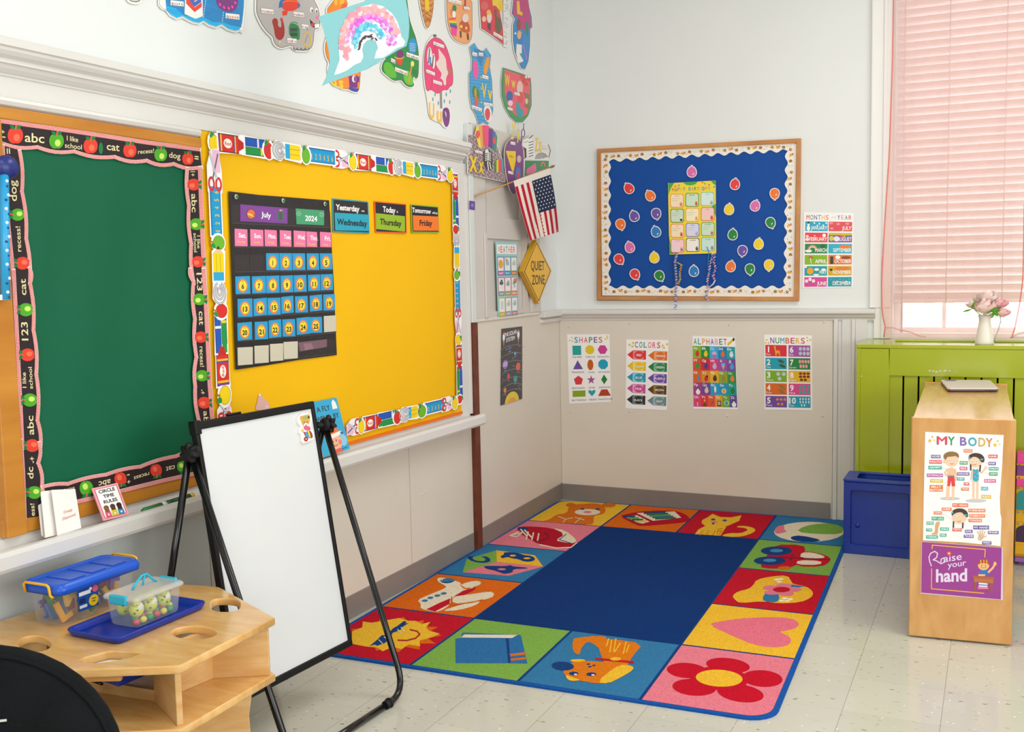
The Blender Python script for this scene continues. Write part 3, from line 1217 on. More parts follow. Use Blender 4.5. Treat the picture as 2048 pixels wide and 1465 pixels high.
card('month_card', [(150, 150), (515, 180), (515, 300), (150, 280)], '7A3C96', 'purple month card reading July in the top pocket of the chart', 'card', 'calendar cards', july)
card('year_card', [(578, 182), (797, 198), (797, 312), (585, 303)], '3E9E6E', 'green year card reading 2024 in the top pocket', 'card', 'calendar cards', y2024)
DAYS = [('Sat.', 'Saturday', 107, 205, 338, 472), ('Sun.', 'Sunday', 227, 328, 342, 472), ('Mon.', 'Monday', 338, 432, 345, 473), ('Tues.', 'Tuesday', 455, 543, 349, 475), ('Wed.', 'Wednesday', 562, 655, 352, 478), ('Thur.', 'Thursday', 660, 742, 358, 478), ('Fri.', 'Friday', 765, 850, 362, 479)]
for s_, full, x0, x1, y0, y1 in DAYS:
    def fn(a, s_=s_, full=full, x0=x0, x1=x1, y0=y0):
        a.text(s_, (x0 + 30, y0 + 66), (x0 + 30 + min(58, 15 * len(s_)), y0 + 70), 34, 'FFFFFF', 2, .04)
        a.text(full, (x0 + 14, y0 + 106), (x1 - 12, y0 + 109), 15, 'F2D25A', 2, .03)
    card('weekday_card', [(x0, y0), (x1, y0 + 6), (x1 + 2, y1 + 2), (x0 + 3, y1)], 'EE7AA8', 'pink weekday card reading %s in the weekday row of the chart' % full, 'card', 'weekday cards', fn)
NW = 'one two three four five six seven eight nine ten eleven twelve thirteen fourteen fifteen sixteen seventeen eighteen nineteen twenty twenty-one twenty-two twenty-three twenty-four twenty-five'.split()
NUM = [(350, 450, 527, 658), (453, 548, 527, 659), (552, 650, 528, 657), (663, 757, 528, 656), (765, 858, 528, 652),
       (112, 225, 707, 843), (240, 347, 706, 838), (350, 452, 703, 835), (460, 557, 701, 831), (562, 660, 698, 827), (672, 765, 695, 819), (770, 863, 691, 814),
       (130, 243, 880, 1020), (252, 355, 880, 1013), (360, 460, 873, 1004), (466, 560, 865, 995), (573, 670, 860, 987), (686, 780, 855, 978), (790, 880, 846, 970),
       (128, 240, 1066, 1202), (262, 362, 1057, 1193), (370, 466, 1046, 1182), (475, 573, 1038, 1171), (584, 685, 1028, 1158), (684, 780, 1021, 1144)]
for i, (x0, x1, y0, y1) in enumerate(NUM):
    sl = 0 if i < 5 else (-4 if i < 12 else (-10 if i % 2 else -4))

    def fn(a, i=i, x0=x0, x1=x1, y0=y0, y1=y1):
        cx_, cy_ = (x0 + x1) / 2, (y0 + y1) / 2 + 5 + sl * .5
        rx, ry = (x1 - x0) * .37, (y1 - y0) * .42
        a.star(cx_, cy_, rx, rx * .84, 20, 'F0A050', 2, ry=ry / rx)
        a.ell(cx_, cy_, rx * .86, ry * .86, 'E8622C', 3)
        a.ell(cx_, cy_, rx * .72, ry * .74, 'F7DC3C', 4)
        a.text('July', (cx_ - 8, cy_ - ry * .52), (cx_ + 8, cy_ - ry * .52), 7, '2A2A2A', 5, .03)
        s = str(i + 1)
        hw = 9 if len(s) == 1 else 19
        a.text(s, (cx_ - hw, cy_ + 24), (cx_ + hw, cy_ + 23), 38, '101010', 5, .05)
    card('date_card', [(x0, y0), (x1, y0 + sl), (x1 + 3, y1 + sl), (x0 + 3, y1)], '149BD2', 'blue date card with a yellow sun, numbered %s, in the pocket chart' % NW[i], 'card', 'date cards', fn)
for (x0, x1, y0, y1, lb) in ((795, 890, 1012, 1137, 'after date twenty-five'), (130, 247, 1255, 1392, 'first in the bottom row'), (260, 370, 1242, 1378, 'second in the bottom row'), (380, 482, 1228, 1362, 'third in the bottom row'), (485, 594, 1212, 1345, 'fourth in the bottom row')):
    card('blank_card', [(x0, y0), (x1, y0 - 6), (x1, y1 - 8), (x0 + 3, y1)], 'CFC8B4', 'blank cream card of the pocket chart, ' + lb, 'card', 'blank cards')

# ---- day signs
CD = crop(640, 380, 6.4, onx, 0.026)


def daysign(q, inner, c1, c2, head, small, word, hp, wp, lab):
    a = Art(CD, NL, 0.0025, 0.00025)
    a.base(q, c1, 0.0025)
    cx_ = sum(p[0] for p in q) / 4
    cy_ = sum(p[1] for p in q) / 4
    a.poly([(cx_ + (p[0] - cx_) * .95, cy_ + (p[1] - cy_) * .93) for p in q], '1D1B20', 1)
    a.poly(inner, c2, 2)
    a.text(head, hp[0], hp[1], hp[2], 'F6F2EE', 3, .055)
    a.text(small, hp[3], hp[4], hp[5], 'F6F2EE', 3, .04)
    a.text(word, wp[0], wp[1], wp[2], '0E0E14', 3, .045)
    a.build('day_sign', GLOSS, None, lab, 'sign', 'day signs')


daysign([(153, 108), (612, 150), (630, 560), (160, 540)], [(180, 292), (612, 318), (624, 528), (188, 518)], '169DB0', '14A3BE', 'Yesterday', 'was', 'Wednesday', ((193, 252), (498, 280), 72, (508, 278), (574, 282), 24), ((200, 442), (606, 470), 78), 'sign reading Yesterday was Wednesday with a turquoise panel')
daysign([(690, 142), (1098, 182), (1105, 558), (705, 546)], [(708, 298), (1080, 338), (1083, 538), (712, 502)], 'F0641E', '96B81C', 'Today', 'is', 'Thursday', ((796, 280), (958, 300), 74, (970, 290), (995, 296), 30), ((760, 440), (1035, 468), 76), 'sign reading Today is Thursday with a lime green panel')
daysign([(1160, 184), (1508, 215), (1522, 550), (1170, 546)], [(1180, 326), (1507, 342), (1516, 524), (1188, 522)], '86B82C', 'F57A20', 'Tomorrow', 'will be', 'Friday', ((1172, 285), (1412, 308), 62, (1420, 304), (1502, 314), 28), ((1268, 458), (1430, 462), 76), 'sign reading Tomorrow will be Friday with an orange panel')

# pink paper triangle on the yellow board
a = Art(crop(400, 560, 3.657, onx, 0.024), NL, 0.001)
a.base([(432, 832), (404, 948), (520, 975), (505, 905)], 'DDB0A8')
a.ell(434, 842, 8, 8, 'F4EEE6', 1)
a.line([(480, 930), (495, 926)], 5, 'F0F0F0', 1)
a.build('paper_triangle', PAPER, None, 'pale pink paper triangle pinned low on the yellow board', 'paper')

# ---- pointer hanging at the edge of the green board (blue knob on a patterned blue rod)
pt = thing('pointer', onx(8, 600, 0.05), 'blue patterned pointer stick with dark blue round end hanging on the green board', 'pointer')
A, Bq = onx(8, 350, 0.055), onx(11, 600, 0.055)
m = MB('2AA3DC').tube([A, Bq], 0.0125, 14)
m.color('E8F4FA')
for k in range(9):
    t = k / 9 + .05
    q = A.lerp(Bq, t) + Vector((0.0105, 0.004 * math.sin(k * 2), 0))
    m.lathe(q, [(0.0, 0), (0.006, 0), (0.004, .003), (0, .0035)], 6, (1, 0, 0))
m.color('1B3F7A')
for k in range(9):
    t = k / 9 + .09
    q = A.lerp(Bq, t) + Vector((0.0108, -0.004 * math.sin(k * 2), 0))
    m.lathe(q, [(0.0, 0), (0.004, 0), (0.003, .003), (0, .0035)], 6, (1, 0, 0))
m.build('rod', PLAST, pt)
MB('1B2A78').ball(onx(14, 334, 0.055), 0.036, 20, (.55, 1, .9)).build('knob', PLAST, pt)
MB('F0EDE4').box(tuple(onx(-8, 590, 0.045)), tuple(onx(20, 600, 0.058))).build('tape', PAPER, pt)

# ---- things on the chalk tray
def leaning(name, x0y0, x1y1, hgt, thick, xb, xt, col):
    """flat card leaning on the wall: bottom edge from px a to px b at x=xb; returns its quad map"""
    a, b = onx(*x0y0, xb), onx(*x1y1, xb)
    up = Vector((xt - xb, 0, math.sqrt(max(hgt * hgt - (xt - xb) ** 2, 0))))
    return a + up, b + up, b, a


def lean_art(q, col, thick=0.002):
    n = (q[1] - q[0]).cross(q[0] - q[3]).normalized()
    if n.x < 0:
        n = -n
    a = Art(quad(*q), n, 0.0, 0.0002)
    a.base([(0, 0), (1, 0), (1, 1), (0, 1)], col, thick)
    return a


def card_px(TL, TR, BR, BL, xb, xt):
    return [onx(*TL, xt), onx(*TR, xt), onx(*BR, xb), onx(*BL, xb)]


k3 = lambda x, y: (x / 4.069, 860 + y / 4.069)
for i, (TL, TR, BR, BL, xb) in enumerate((((300, 520), (340, 495), (372, 880), (340, 860), .060), ((330, 490), (450, 478), (500, 850), (370, 880), .072), ((420, 490), (612, 482), (662, 800), (470, 868), .086))):
    q = card_px(k3(*TL), k3(*TR), k3(*BR), k3(*BL), xb, xb - 0.045)
    a = lean_art(q, 'F3EEE8', 0.0025)
    if i == 2:
        a.text('Orange', (.34, .56), (.72, .53), .07, 'E5957A', 12, .01)
        a.text('Diamond', (.27, .70), (.82, .66), .07, 'E5957A', 12, .01)
    a.build('word_card', PAPER, None, ['white card at the back of the three leaning on the chalk tray', 'middle white card of the three leaning on the chalk tray', 'front white card on the chalk tray with faint orange writing'][i], 'card', 'cards on the chalk tray')
q = card_px(k3(748, 478), k3(955, 432), k3(1050, 690), k3(845, 742), .085, .04)
a = lean_art(q, 'F2A8AE', 0.004)
a.rect(.06, .05, .94, .95, 'C9566A', 1).rect(.09, .07, .91, .93, 'FAF8F6', 2)
for t, y in (('CIRCLE', .2), ('TIME', .36), ('RULES', .52)):
    wd = .07 * len(t)
    a.text(t, (.5 - wd, y), (.5 + wd, y), .10, '1E1E26', 3, .05)
for k, (x, hc, dc) in enumerate(((.25, '8A5A3C', 'E06080'), (.5, '5A3A2A', 'D8C83C'), (.75, '3A2A28', '3C8AC0'))):
    a.ell(x, .65, .10, .075, hc, 4)
    a.rect(x - .085, .66, x + .085, .78, hc, 4)
    a.poly([(x - .12, .93), (x - .1, .76), (x + .1, .76), (x + .12, .93)], dc, 3 if k != 1 else 5)
    a.ell(x, .86, .04, .03, 'F4E6D0', 6)
a.build('rules_sign', GLOSS, None, 'small pink sign reading circle time rules leaning on the chalk tray', 'sign')
# green marker
mk = thing('marker', onx(335, 1000, 0.07), 'green marker pen lying on the chalk tray', 'marker')
A, Bq = onx(*k3(1155, 628), 0.075), onx(*k3(1565, 508), 0.06)
A.z = Bq.z = 0.7515
d = Bq - A
MB().tube([A, A + d * .04, A + d * .36], [.006, .0105, .0105], 14).build('cap', mat('green_plastic', '14803C', 0.3), mk)
MB().tube([A + d * .36, A + d * .45], .0102, 14).build('collar', mat('white_label', 'D8E0D8', 0.4), mk)
MB().tube([A + d * .45, A + d * .96], .0105, 14).build('barrel', mat('dark_green_plastic', '0E4A2C', 0.3), mk)
m = MB().tube([A + d * .93, A + d * 1.0], .0107, 14)
m.build('end_band', mat('yellow_band', 'D8B82C', 0.3), mk)

# storybook on the tray
kb = lambda x, y: (560 + x / 8.1375, 780 + y / 8.1375)
q = card_px(kb(455, 215), kb(920, 128), kb(1140, 965), kb(690, 1108), .088, .035)
a = lean_art(q, '2AA8D4', 0.008)
a.ell(.85, .80, .13, .11, '8FCBE6', 1)
a.text('A FLY', (.22, .20), (.68, .20), .10, '1A2530', 2, .02)
a.text('WENT', (.12, .375), (.60, .375), .10, '1A2530', 2, .02)
a.text('BY', (.72, .375), (.92, .375), .10, '1A2530', 2, .02)
a.poly([(.76, .2), (.78, .07), (.85, .02), (.92, .08), (.94, .2)], 'F4F0F2', 1)
a.ell(.55, .80, .24, .16, 'F7B493', 2)
a.ell(.72, .82, .06, .05, 'F0807A', 3)
a.ell(.50, .62, .26, .09, 'F0702C', 1)
a.poly([(.28, .70), (.34, .56), (.55, .50), (.76, .58), (.80, .70)], 'F0702C', 3)
a.poly([(.27, .74), (.29, .66), (.80, .62), (.80, .69)], 'FAF4EE', 4)
a.ell(.48, .78, .018, .018, '1A1A1A', 4).ell(.60, .77, .018, .018, '1A1A1A', 4)
a.arc(.55, .83, .08, .035, 20, 160, .012, '8A3A2A', 4)
a.ell(.86, .66, .04, .016, '2A2A3A', 5).ell(.83, .635, .035, .012, 'D8E4F0', 5, 30)
a.poly([(.34, 1), (.38, .94), (.66, .92), (.76, 1)], 'E85A50', 3)
a.rect(0, 0, .035, 1, 'F0862C', 1)
a.line([(.72, .955), (.80, .952), (.92, .945)], .01, '1A2530', 2)
a.build('storybook', GLOSS, None, 'light blue picture book with a smiling red-haired boy on its cover', 'book')

# tiny purple sticker on the cupboard door frame
a = Art(crop(900, 220, 6.104, onleft, 0.0295), NL, 0.0008)
a.base([(237, 1108), (303, 1118), (303, 1225), (237, 1215)], '6A4A9A')
a.ell(270, 1165, 16, 24, '9A80C0', 1)
a.build('sticker', PAPER, None, 'small purple square sticker on the cupboard frame', 'sticker')

# ================================================================== BACK WALL
OAK2 = wood('cork_board_frame', 'B9793F', 'CC9355', 0.4, (2, 6, 2))


def onb(px, py, off=0.0):
    return ony(px, py, -off)


K = crop(1180, 260, 3.8545, onb, 0.016)
fb = [K(58, 148), K(1627, 66), K(1607, 1318), K(62, 1312)]
bb = thing('bulletin_board', (0.86, 0, 1.29), 'blue paper birthday board with oak frame and white scalloped border', 'bulletin board', 'bulletin boards')


def lerpq(Q, a, b):
    return [Q(a, a * 0 + b)]


TL, TR, BR_, BL_ = fb
cen = (TL + TR + BR_ + BL_) / 4


def inset(p, d):
    sx = 1 if p.x < cen.x else -1
    sz = -1 if p.z > cen.z else 1
    return p + Vector((sx * d, 0, sz * d))


f = MB()
out = [TL, TR, BR_, BL_]
inn = [inset(p, 0.024) for p in out]
for i in range(4):
    j = (i + 1) % 4
    f.hexa([Vector((q.x, -0.001, q.z)) for q in (out[i], out[j], inn[j], inn[i])], [Vector((q.x, -0.028, q.z)) for q in (out[i], out[j], inn[j], inn[i])])
f.build('frame', OAK2, bb, 0.003)
wavy('backing_paper', BPAPER, bb, [Vector((q.x, -0.008, q.z)) for q in (inset(TL, .02), inset(TR, .02), inset(BR_, .02), inset(BL_, .02))], 60, 50, 0.003, 5, NB)
MB().prism([Vector((q.x, -0.007, q.z)) for q in (inset(TL, .02), inset(TR, .02), inset(BR_, .02), inset(BL_, .02))], (0, 0.006, 0)).build('backing_board', mat('board_core', '8A6A48', 0.7), bb)


def scal(P0, P1, Q0, Q1, n, amp, seed):
    """strip between the outer line P0-P1 and the scalloped inner line Q0-Q1 (crop coordinates)"""
    pts = [P0, P1]
    inner = []
    for k in range(n * 6 + 1):
        t = k / (n * 6)
        dx, dy = Q1[0] - Q0[0], Q1[1] - Q0[1]
        l = math.hypot(dx, dy)
        nx, ny = -dy / l, dx / l
        s = amp * math.cos(2 * pi * t * n)
        inner.append((Q0[0] + dx * t + nx * s, Q0[1] + dy * t + ny * s))
    a = Art(crop(1180, 260, 3.8545, onb, 0.0125 + .0006 * seed), NB, 0.0008, 0.00012)
    a.base([P0] + inner + [P1], 'F0EBE2')
    rnd = random.Random(seed)
    L_ = math.hypot(P1[0] - P0[0], P1[1] - P0[1])
    m = int(L_ / 46)
    for k in range(m):
        t = (k + .5) / m
        x = P0[0] + (P1[0] - P0[0]) * t
        y = P0[1] + (P1[1] - P0[1]) * t
        x2 = Q0[0] + (Q1[0] - Q0[0]) * t
        y2 = Q0[1] + (Q1[1] - Q0[1]) * t
        w_ = rnd.uniform(.45, .62)
        cx_, cy_ = x + (x2 - x) * w_, y + (y2 - y) * w_
        kind = k % 4
        if kind == 0:
            a.star(cx_, cy_, 18, 8, 5, '9A6428', 2, rnd.uniform(0, 90))
            a.ell(cx_ + 3, cy_ - 4, 7, 7, 'D9A02C', 3)
        elif kind == 1:
            a.ell(cx_ - 6, cy_ + 4, 14, 9, 'E8B020', 2, rnd.uniform(-40, 40))
            a.ell(cx_ + 9, cy_ - 6, 6, 6, 'C8562C', 3)
            a.line([(cx_ - 14, cy_ - 10), (cx_ + 16, cy_ + 8)], 3, 'D8602C', 3)
        elif kind == 2:
            a.ell(cx_, cy_, 12, 10, 'B08040', 2)
            a.arc(cx_, cy_, 11, 10, 0, 360, 3, '5A4A38', 3, 10)
            a.line([(cx_ - 14, cy_ + 8), (cx_ + 14, cy_ + 6)], 3, 'D8923C', 3)
        else:
            for j in range(5):
                th = rnd.uniform(0, 6.3)
                a.line([(cx_ + 4 * math.cos(th), cy_ + 4 * math.sin(th)), (cx_ + 12 * math.cos(th), cy_ + 12 * math.sin(th))], 2, 'B8A898', 2)
        th = rnd.uniform(0, 3)
        ex, ey = cx_ + rnd.uniform(-26, -18), cy_ + rnd.uniform(-16, 16)
        a.line([(ex, ey), (ex + 7 * math.cos(th), ey + 7 * math.sin(th))], 3.5, rnd.choice(['2E6A5A', '4A4038', 'D8B050', 'A8A09A']), 2)
    return a


scal((82, 172), (1592, 88), (130, 240), (1540, 158), 14, 12, 1).build('border_top', PAPER, bb)
scal((1596, 96), (1574, 1290), (1515, 150), (1502, 1220), 10, -12, 2).build('border_side', PAPER, bb)
scal((1574, 1288), (92, 1278), (1510, 1212), (150, 1212), 13, 12, 3).build('border_bottom', PAPER, bb)
scal((94, 1280), (84, 180), (152, 1215), (152, 232), 9, -10, 4).build('border_side', PAPER, bb)

# balloons pinned on the blue board
BALC = {'red': 'E23B3B', 'orange': 'F2772C', 'purple': '6650A8', 'blue': '1F7CC4', 'pink': 'DE6BB0', 'yellow': 'F2D01C', 'green': '14843C'}
BAL = [('pink', 785, 328, 785, 275, 'above the birthday chart'),
       ('red', 303, 455, 272, 408, 'in the upper outer corner, tied at its top'), ('orange', 467, 512, 440, 465, 'just below the high red one of its side'), ('purple', 343, 670, 326, 622, 'tied at its top beside an orange one'),
       ('purple', 510, 642, 520, 694, 'upside down with its knot below'), ('orange', 235, 724, 250, 776, 'upside down near the scalloped side border'), ('blue', 510, 790, 495, 742, 'beside the birthday chart below a purple one'),
       ('pink', 308, 910, 294, 860, 'above a pair of red ones'), ('red', 222, 994, 255, 1040, 'upside down below the pink one by the side border'), ('yellow', 497, 990, 492, 938, 'on the side with two purple ones'),
       ('red', 345, 1110, 370, 1157, 'upside down, lowest of the red ones'), ('green', 534, 1122, 560, 1170, 'upside down beside the hanging streamers'), ('blue', 801, 1094, 800, 1042, 'between the two bunches of streamers'),
       ('red', 1117, 424, 1124, 370, 'alone in its colour on its half of the board'), ('orange', 1424, 488, 1425, 546, 'upside down high by the side border'), ('pink', 1272, 590, 1290, 535, 'between yellow and orange ones'),
       ('yellow', 1072, 618, 1077, 565, 'below the red one beside the birthday chart'), ('green', 1391, 712, 1410, 766, 'upside down below the orange one by the border'), ('green', 1100, 812, 1104, 760, 'beside the lower half of the birthday chart'),
       ('yellow', 1300, 885, 1307, 832, 'just above a purple upside down one'), ('purple', 1176, 928, 1170, 984, 'upside down between green and orange ones'), ('orange', 1084, 1058, 1097, 1004, 'tied at its top beside the streamers'),
       ('green', 1233, 1070, 1236, 1127, 'upside down at the bottom between orange and yellow'), ('yellow', 1380, 1038, 1378, 1095, 'upside down at the lower outer corner')]
for c_, x, y, kx, ky, where in BAL:
    a = Art(crop(1180, 260, 3.8545, onb, 0.0165), NB, 0.001, 0.0002)
    ang = math.degrees(math.atan2(ky - y, kx - x))
    ex, ey = math.cos(math.radians(ang)), math.sin(math.radians(ang))
    nx, ny = -ey, ex

    def shape(r, lk, wk, g):
        pts = []
        for k in range(25):
            t = math.radians(28 + k * (360 - 56) / 24)
            rr = r * (1 + .12 * math.cos(t))
            pts.append((x + ex * rr * 1.12 * math.cos(t) + nx * r * math.sin(t) * .98, y + ey * rr * 1.12 * math.cos(t) + ny * r * math.sin(t) * .98))
        pts += [(x + ex * (lk - g) - nx * wk * .5, y + ey * (lk - g) - ny * wk * .5), (x + ex * lk - nx * wk, y + ey * lk - ny * wk), (x + ex * lk + nx * wk, y + ey * lk + ny * wk), (x + ex * (lk - g) + nx * wk * .5, y + ey * (lk - g) + ny * wk * .5)]
        return pts
    a.base(shape(41, 57, 11, 7), 'E6E2E4')
    a.poly(shape(34.5, 48, 6, 5), BALC[c_], 1)
    a.ell(x + 12, y + 12, 4, 9, 'F4DCE0', 2, 30)
    a.build('balloon_cutout', GLOSS, None, '%s paper balloon %s' % (c_, where), 'balloon', 'balloon cutouts on the blue board')

# birthday chart
Kq = crop(1320, 340, 4.885, onb, 0.0185)
a = Art(Kq, NB, 0.001, 0.0002)
a.base([(78, 130), (545, 104), (550, 815), (92, 828)], 'F2DB3A')
G = '3FA548'
a.poly([(92, 128), (140, 126), (100, 190), (84, 250), (80, 140)], G, 1)
a.poly([(225, 123), (372, 114), (345, 142), (300, 152), (255, 146)], G, 1)
a.poly([(500, 108), (543, 106), (545, 150), (520, 135)], G, 1)
a.poly([(545, 330), (548, 460), (505, 360)], G, 1)
a.poly([(88, 640), (112, 760), (170, 815), (92, 826)], G, 1)
for i, ch in enumerate('HAPPY BIRTHDAY'):
    if ch != ' ':
        x = 118 + i * 27
        a.text(ch, (x, 208 - i * 1.2 + (5 if i % 2 else 0)), (x + 22, 206 - i * 1.2 + (5 if i % 2 else 0)), 34, RNG[(i * 3) % 7], 2, .04)
for (x, y, c_) in ((150, 160, 'E8622C'), (185, 152, '3A9AD0'), (440, 135, '3A9AD0'), (415, 122, 'E8622C'), (480, 145, 'E8622C'), (95, 188, '3A9AD0'), (530, 165, '3A9AD0')):
    a.star(x, y, 12, 6, 5, c_, 3)
BC = [('F0862C', 'F7E3C0'), ('14803C', 'CFE6CC'), ('66C0B4', 'D8EDE6'), ('14703C', 'CFE2CC'), ('F0A02C', 'F7EDC8'), ('E2574C', 'F7CFC8'), ('F0703C', 'F7E3C0'), ('4A5AB0', 'DCDCF0'), ('2E9E4B', 'CFE6CC'), ('E0608A', 'F7D3D8'), ('3A3A3A', 'F2EFE8'), ('4AB0A4', 'CDE8E0')]
MON = 'JANUARY FEBRUARY MARCH APRIL MAY JUNE JULY AUGUST SEPTEMBER OCTOBER NOVEMBER DECEMBER'.split()
for i in range(12):
    r, c_ = divmod(i, 3)
    x0 = 100 + c_ * 149 + r * 2
    y0 = 234 - c_ * 8 + r * 147
    e, fcol = BC[i]

    def rr(x0, y0, x1, y1, q):
        return [(x0 + q, y0), (x1 - q, y0), (x1, y0 + q), (x1, y1 - q), (x1 - q, y1), (x0 + q, y1), (x0, y1 - q), (x0, y0 + q)]
    a.poly(rr(x0, y0, x0 + 132, y0 + 134, 14), e, 2)
    a.poly(rr(x0 + 6, y0 + 6, x0 + 126, y0 + 128, 12), fcol, 3)
    wd = 7 * len(MON[i])
    a.text(MON[i], (x0 + 66 - wd / 2, y0 + 26), (x0 + 66 + wd / 2, y0 + 25), 10, e, 4, .03)
    a.ell(x0 + 106, y0 + 104, 13, 18, ['E8803C', 'D8603C', '9AA8A8', '3A3A3A', 'E8A84C', 'D84A3C', 'D8502C', 'A8B0D0', 'C8603C', 'B07080', '4A4A4A', '8A80A0'][i], 4)
    a.ell(x0 + 106, y0 + 90, 10, 9, ['E8A05C', 'E8702C', 'B8C4C4', 'EEEEEE', 'F0B85C', 'E0604C', 'E0703C', 'B8C0E0', 'E0B08C', 'C8A0A8', '8A6A5A', 'B0A0B8'][i], 5)
    if i in (0, 3, 4, 6, 7, 8):
        for k in range(2):
            a.line([(x0 + 18, y0 + 46 + k * 20), (x0 + 70 + 20 * (k == 0), y0 + 45 + k * 20)], 2.5, 'A0A098', 4)
a.build('birthday_chart', GLOSS, None, 'yellow happy birthday chart with twelve month boxes on the blue board', 'chart')


# curled ribbon streamers
def curl(mb, pts, amp, turns, r, cols, ph=0):
    n = turns * 8
    P = [Vector(p) for p in pts]
    seg = []
    for k in range(n + 1):
        t = k / n * (len(P) - 1)
        i = min(int(t), len(P) - 2)
        q = P[i].lerp(P[i + 1], t - i)
        th = 2 * pi * k / 8 + ph
        seg.append(q + Vector((amp * math.cos(th), -amp * (1 + math.sin(th)), 0)))
    for j in range(0, n, 4):
        mb.color(cols[(j // 4) % len(cols)])
        mb.tube(seg[j:j + 5], r, 5)


def kq(x, y, d=.024):
    return ony(1320 + x / 4.885, 340 + y / 4.885, -d)


st = thing('streamer', kq(165, 815), 'curled ribbon streamers with a golden strand hanging from the birthday chart past the frame', 'streamer', 'curled streamers')
m = MB()
curl(m, [kq(168, 815), kq(150, 900), kq(158, 1000), kq(165, 1100), kq(152, 1220, .034), kq(158, 1400, .036)], .007, 26, .0028, ['3A8AD0', 'EDE6EE', 'D890C0', '5A4A9A', 'EDE6EE', '4AB0D8'])
m.build('mixed_ribbon', PLAST, st)
m = MB()
curl(m, [kq(170, 905), kq(212, 930), kq(195, 1010), kq(200, 1070), kq(178, 1120)], .006, 12, .0026, ['E8B848', 'D8A838', 'E8C060'])
m.build('golden_ribbon', PLAST, st)
st = thing('streamer', kq(525, 815), 'pink, white and blue curled streamers ending with a loose curl at the lower frame', 'streamer', 'curled streamers')
m = MB()
curl(m, [kq(518, 815), kq(492, 920), kq(480, 1010), kq(465, 1080), kq(470, 1180, .034), kq(450, 1240, .036), kq(478, 1285, .036)], .006, 20, .0028, ['EDE6EE', 'D890C0', '4A90D0', 'EDE6EE', 'E0A0C8'])
m.build('mixed_ribbon', PLAST, st)
m = MB()
curl(m, [kq(540, 815), kq(525, 900), kq(545, 960), kq(520, 1040), kq(538, 1080)], .006, 10, .0028, ['D890C0', 'C070B8', 'EDE6EE'])
m.build('pink_ribbon', PLAST, st)
m = MB('E0D8E6').tube([kq(540, 1075), kq(520, 1115), kq(478, 1150)], .0045, 6)
m.color('2A88C8').tube([kq(458, 752), kq(478, 800), kq(470, 900), kq(466, 980)], .0022, 6)
m.build('loose_end', PLAST, st)


# ---- posters
def poster(cr, q, col='F7F5F4', n=NB, dz=0.0002, lift=0.0015):
    pts = [cr(*p) for p in q]
    a = Art(quad(*pts), n, lift, dz)
    a.base([(0, 0), (1, 0), (1, 1), (0, 1)], col, 0.001)
    return a


Cs = crop(980, 620, 5.12, onb, 0.0125)
# SHAPES
a = poster(Cs, [(790, 250), (1225, 250), (1240, 945), (812, 962)])
a.text('SHAPES', (.16, .125), (.85, .12), .085, 'x', 1, .02, cols=['1FA3B8', 'E0609A', 'E2574C', '2E9E5B', '7B5AA6', 'F08A24']) if False else None
for i, (ch, c_) in enumerate(zip('SHAPES', ['159FB5', 'DD5C8C', 'DC4B3C', '2A9350', '6E4E9C', 'D9632B'])):
    a.text(ch, (.17 + i * .115, .122), (.17 + i * .115 + .085, .122), .085, lin and c_, 1, .022)
for x, y in ((.06, .09), (.11, .05), (.12, .1), (.9, .07), (.94, .03), (.95, .06)):
    a.star(x, y, .028, .013, 5, 'E8C81C', 1, ry=.65)
a.rect(.12, .165, .325, .30, '12A39A', 1)
a.ell(.53, .225, .105, .066, 'E8C818', 1)
hx = lambda cx, cy, r, n, rot, ry=.63: [(cx + r * math.cos(math.radians(rot + 360 * k / n)), cy + r * ry * math.sin(math.radians(rot + 360 * k / n))) for k in range(n)]
a.poly(hx(.83, .225, .115, 6, 0), 'CE3F96', 1)
a.poly([(.12, .505), (.235, .375), (.355, .505)], '6B4AA0', 1)
a.ell(.535, .445, .07, .078, 'C45A14', 1)
a.poly(hx(.835, .44, .12, 8, 22.5, .64), '0FA2C4', 1)
a.poly(hx(.24, .67, .115, 5, -90, .62), 'DC3545', 1)
a.star(.545, .665, .105, .042, 5, 'A8508C', 1, ry=.66)
a.poly([(.85, .59), (.925, .665), (.85, .735), (.78, .665)], '14803C', 1)
a.rect(.09, .815, .40, .905, '86A80C', 1)
a.poly([(.555, .905), (.47, .845), (.475, .82), (.51, .81), (.555, .83), (.60, .81), (.635, .82), (.64, .845)], '0FA2B4', 1)
a.poly([(.78, .81), (.92, .81), (1.0, .905), (.70, .905)], 'B83A1C', 1)
for t, x, y in (('SQUARE', .22, .34), ('CIRCLE', .54, .34), ('HEXAGON', .84, .34), ('TRIANGLE', .23, .56), ('OVAL', .56, .565), ('OCTAGON', .85, .565), ('PENTAGON', .23, .79), ('STAR', .56, .79), ('DIAMOND', .86, .79), ('RECTANGLE', .24, .965), ('HEART', .58, .965), ('TRAPEZOID', .86, .965)):
    wd = .019 * len(t)
    a.text(t, (x - wd, y), (x + wd, y), .024, '4A4A4A', 1, .01)
a.build('poster', GLOSS, None, 'white poster titled SHAPES with twelve coloured shapes', 'poster', 'learning posters on the back wall')

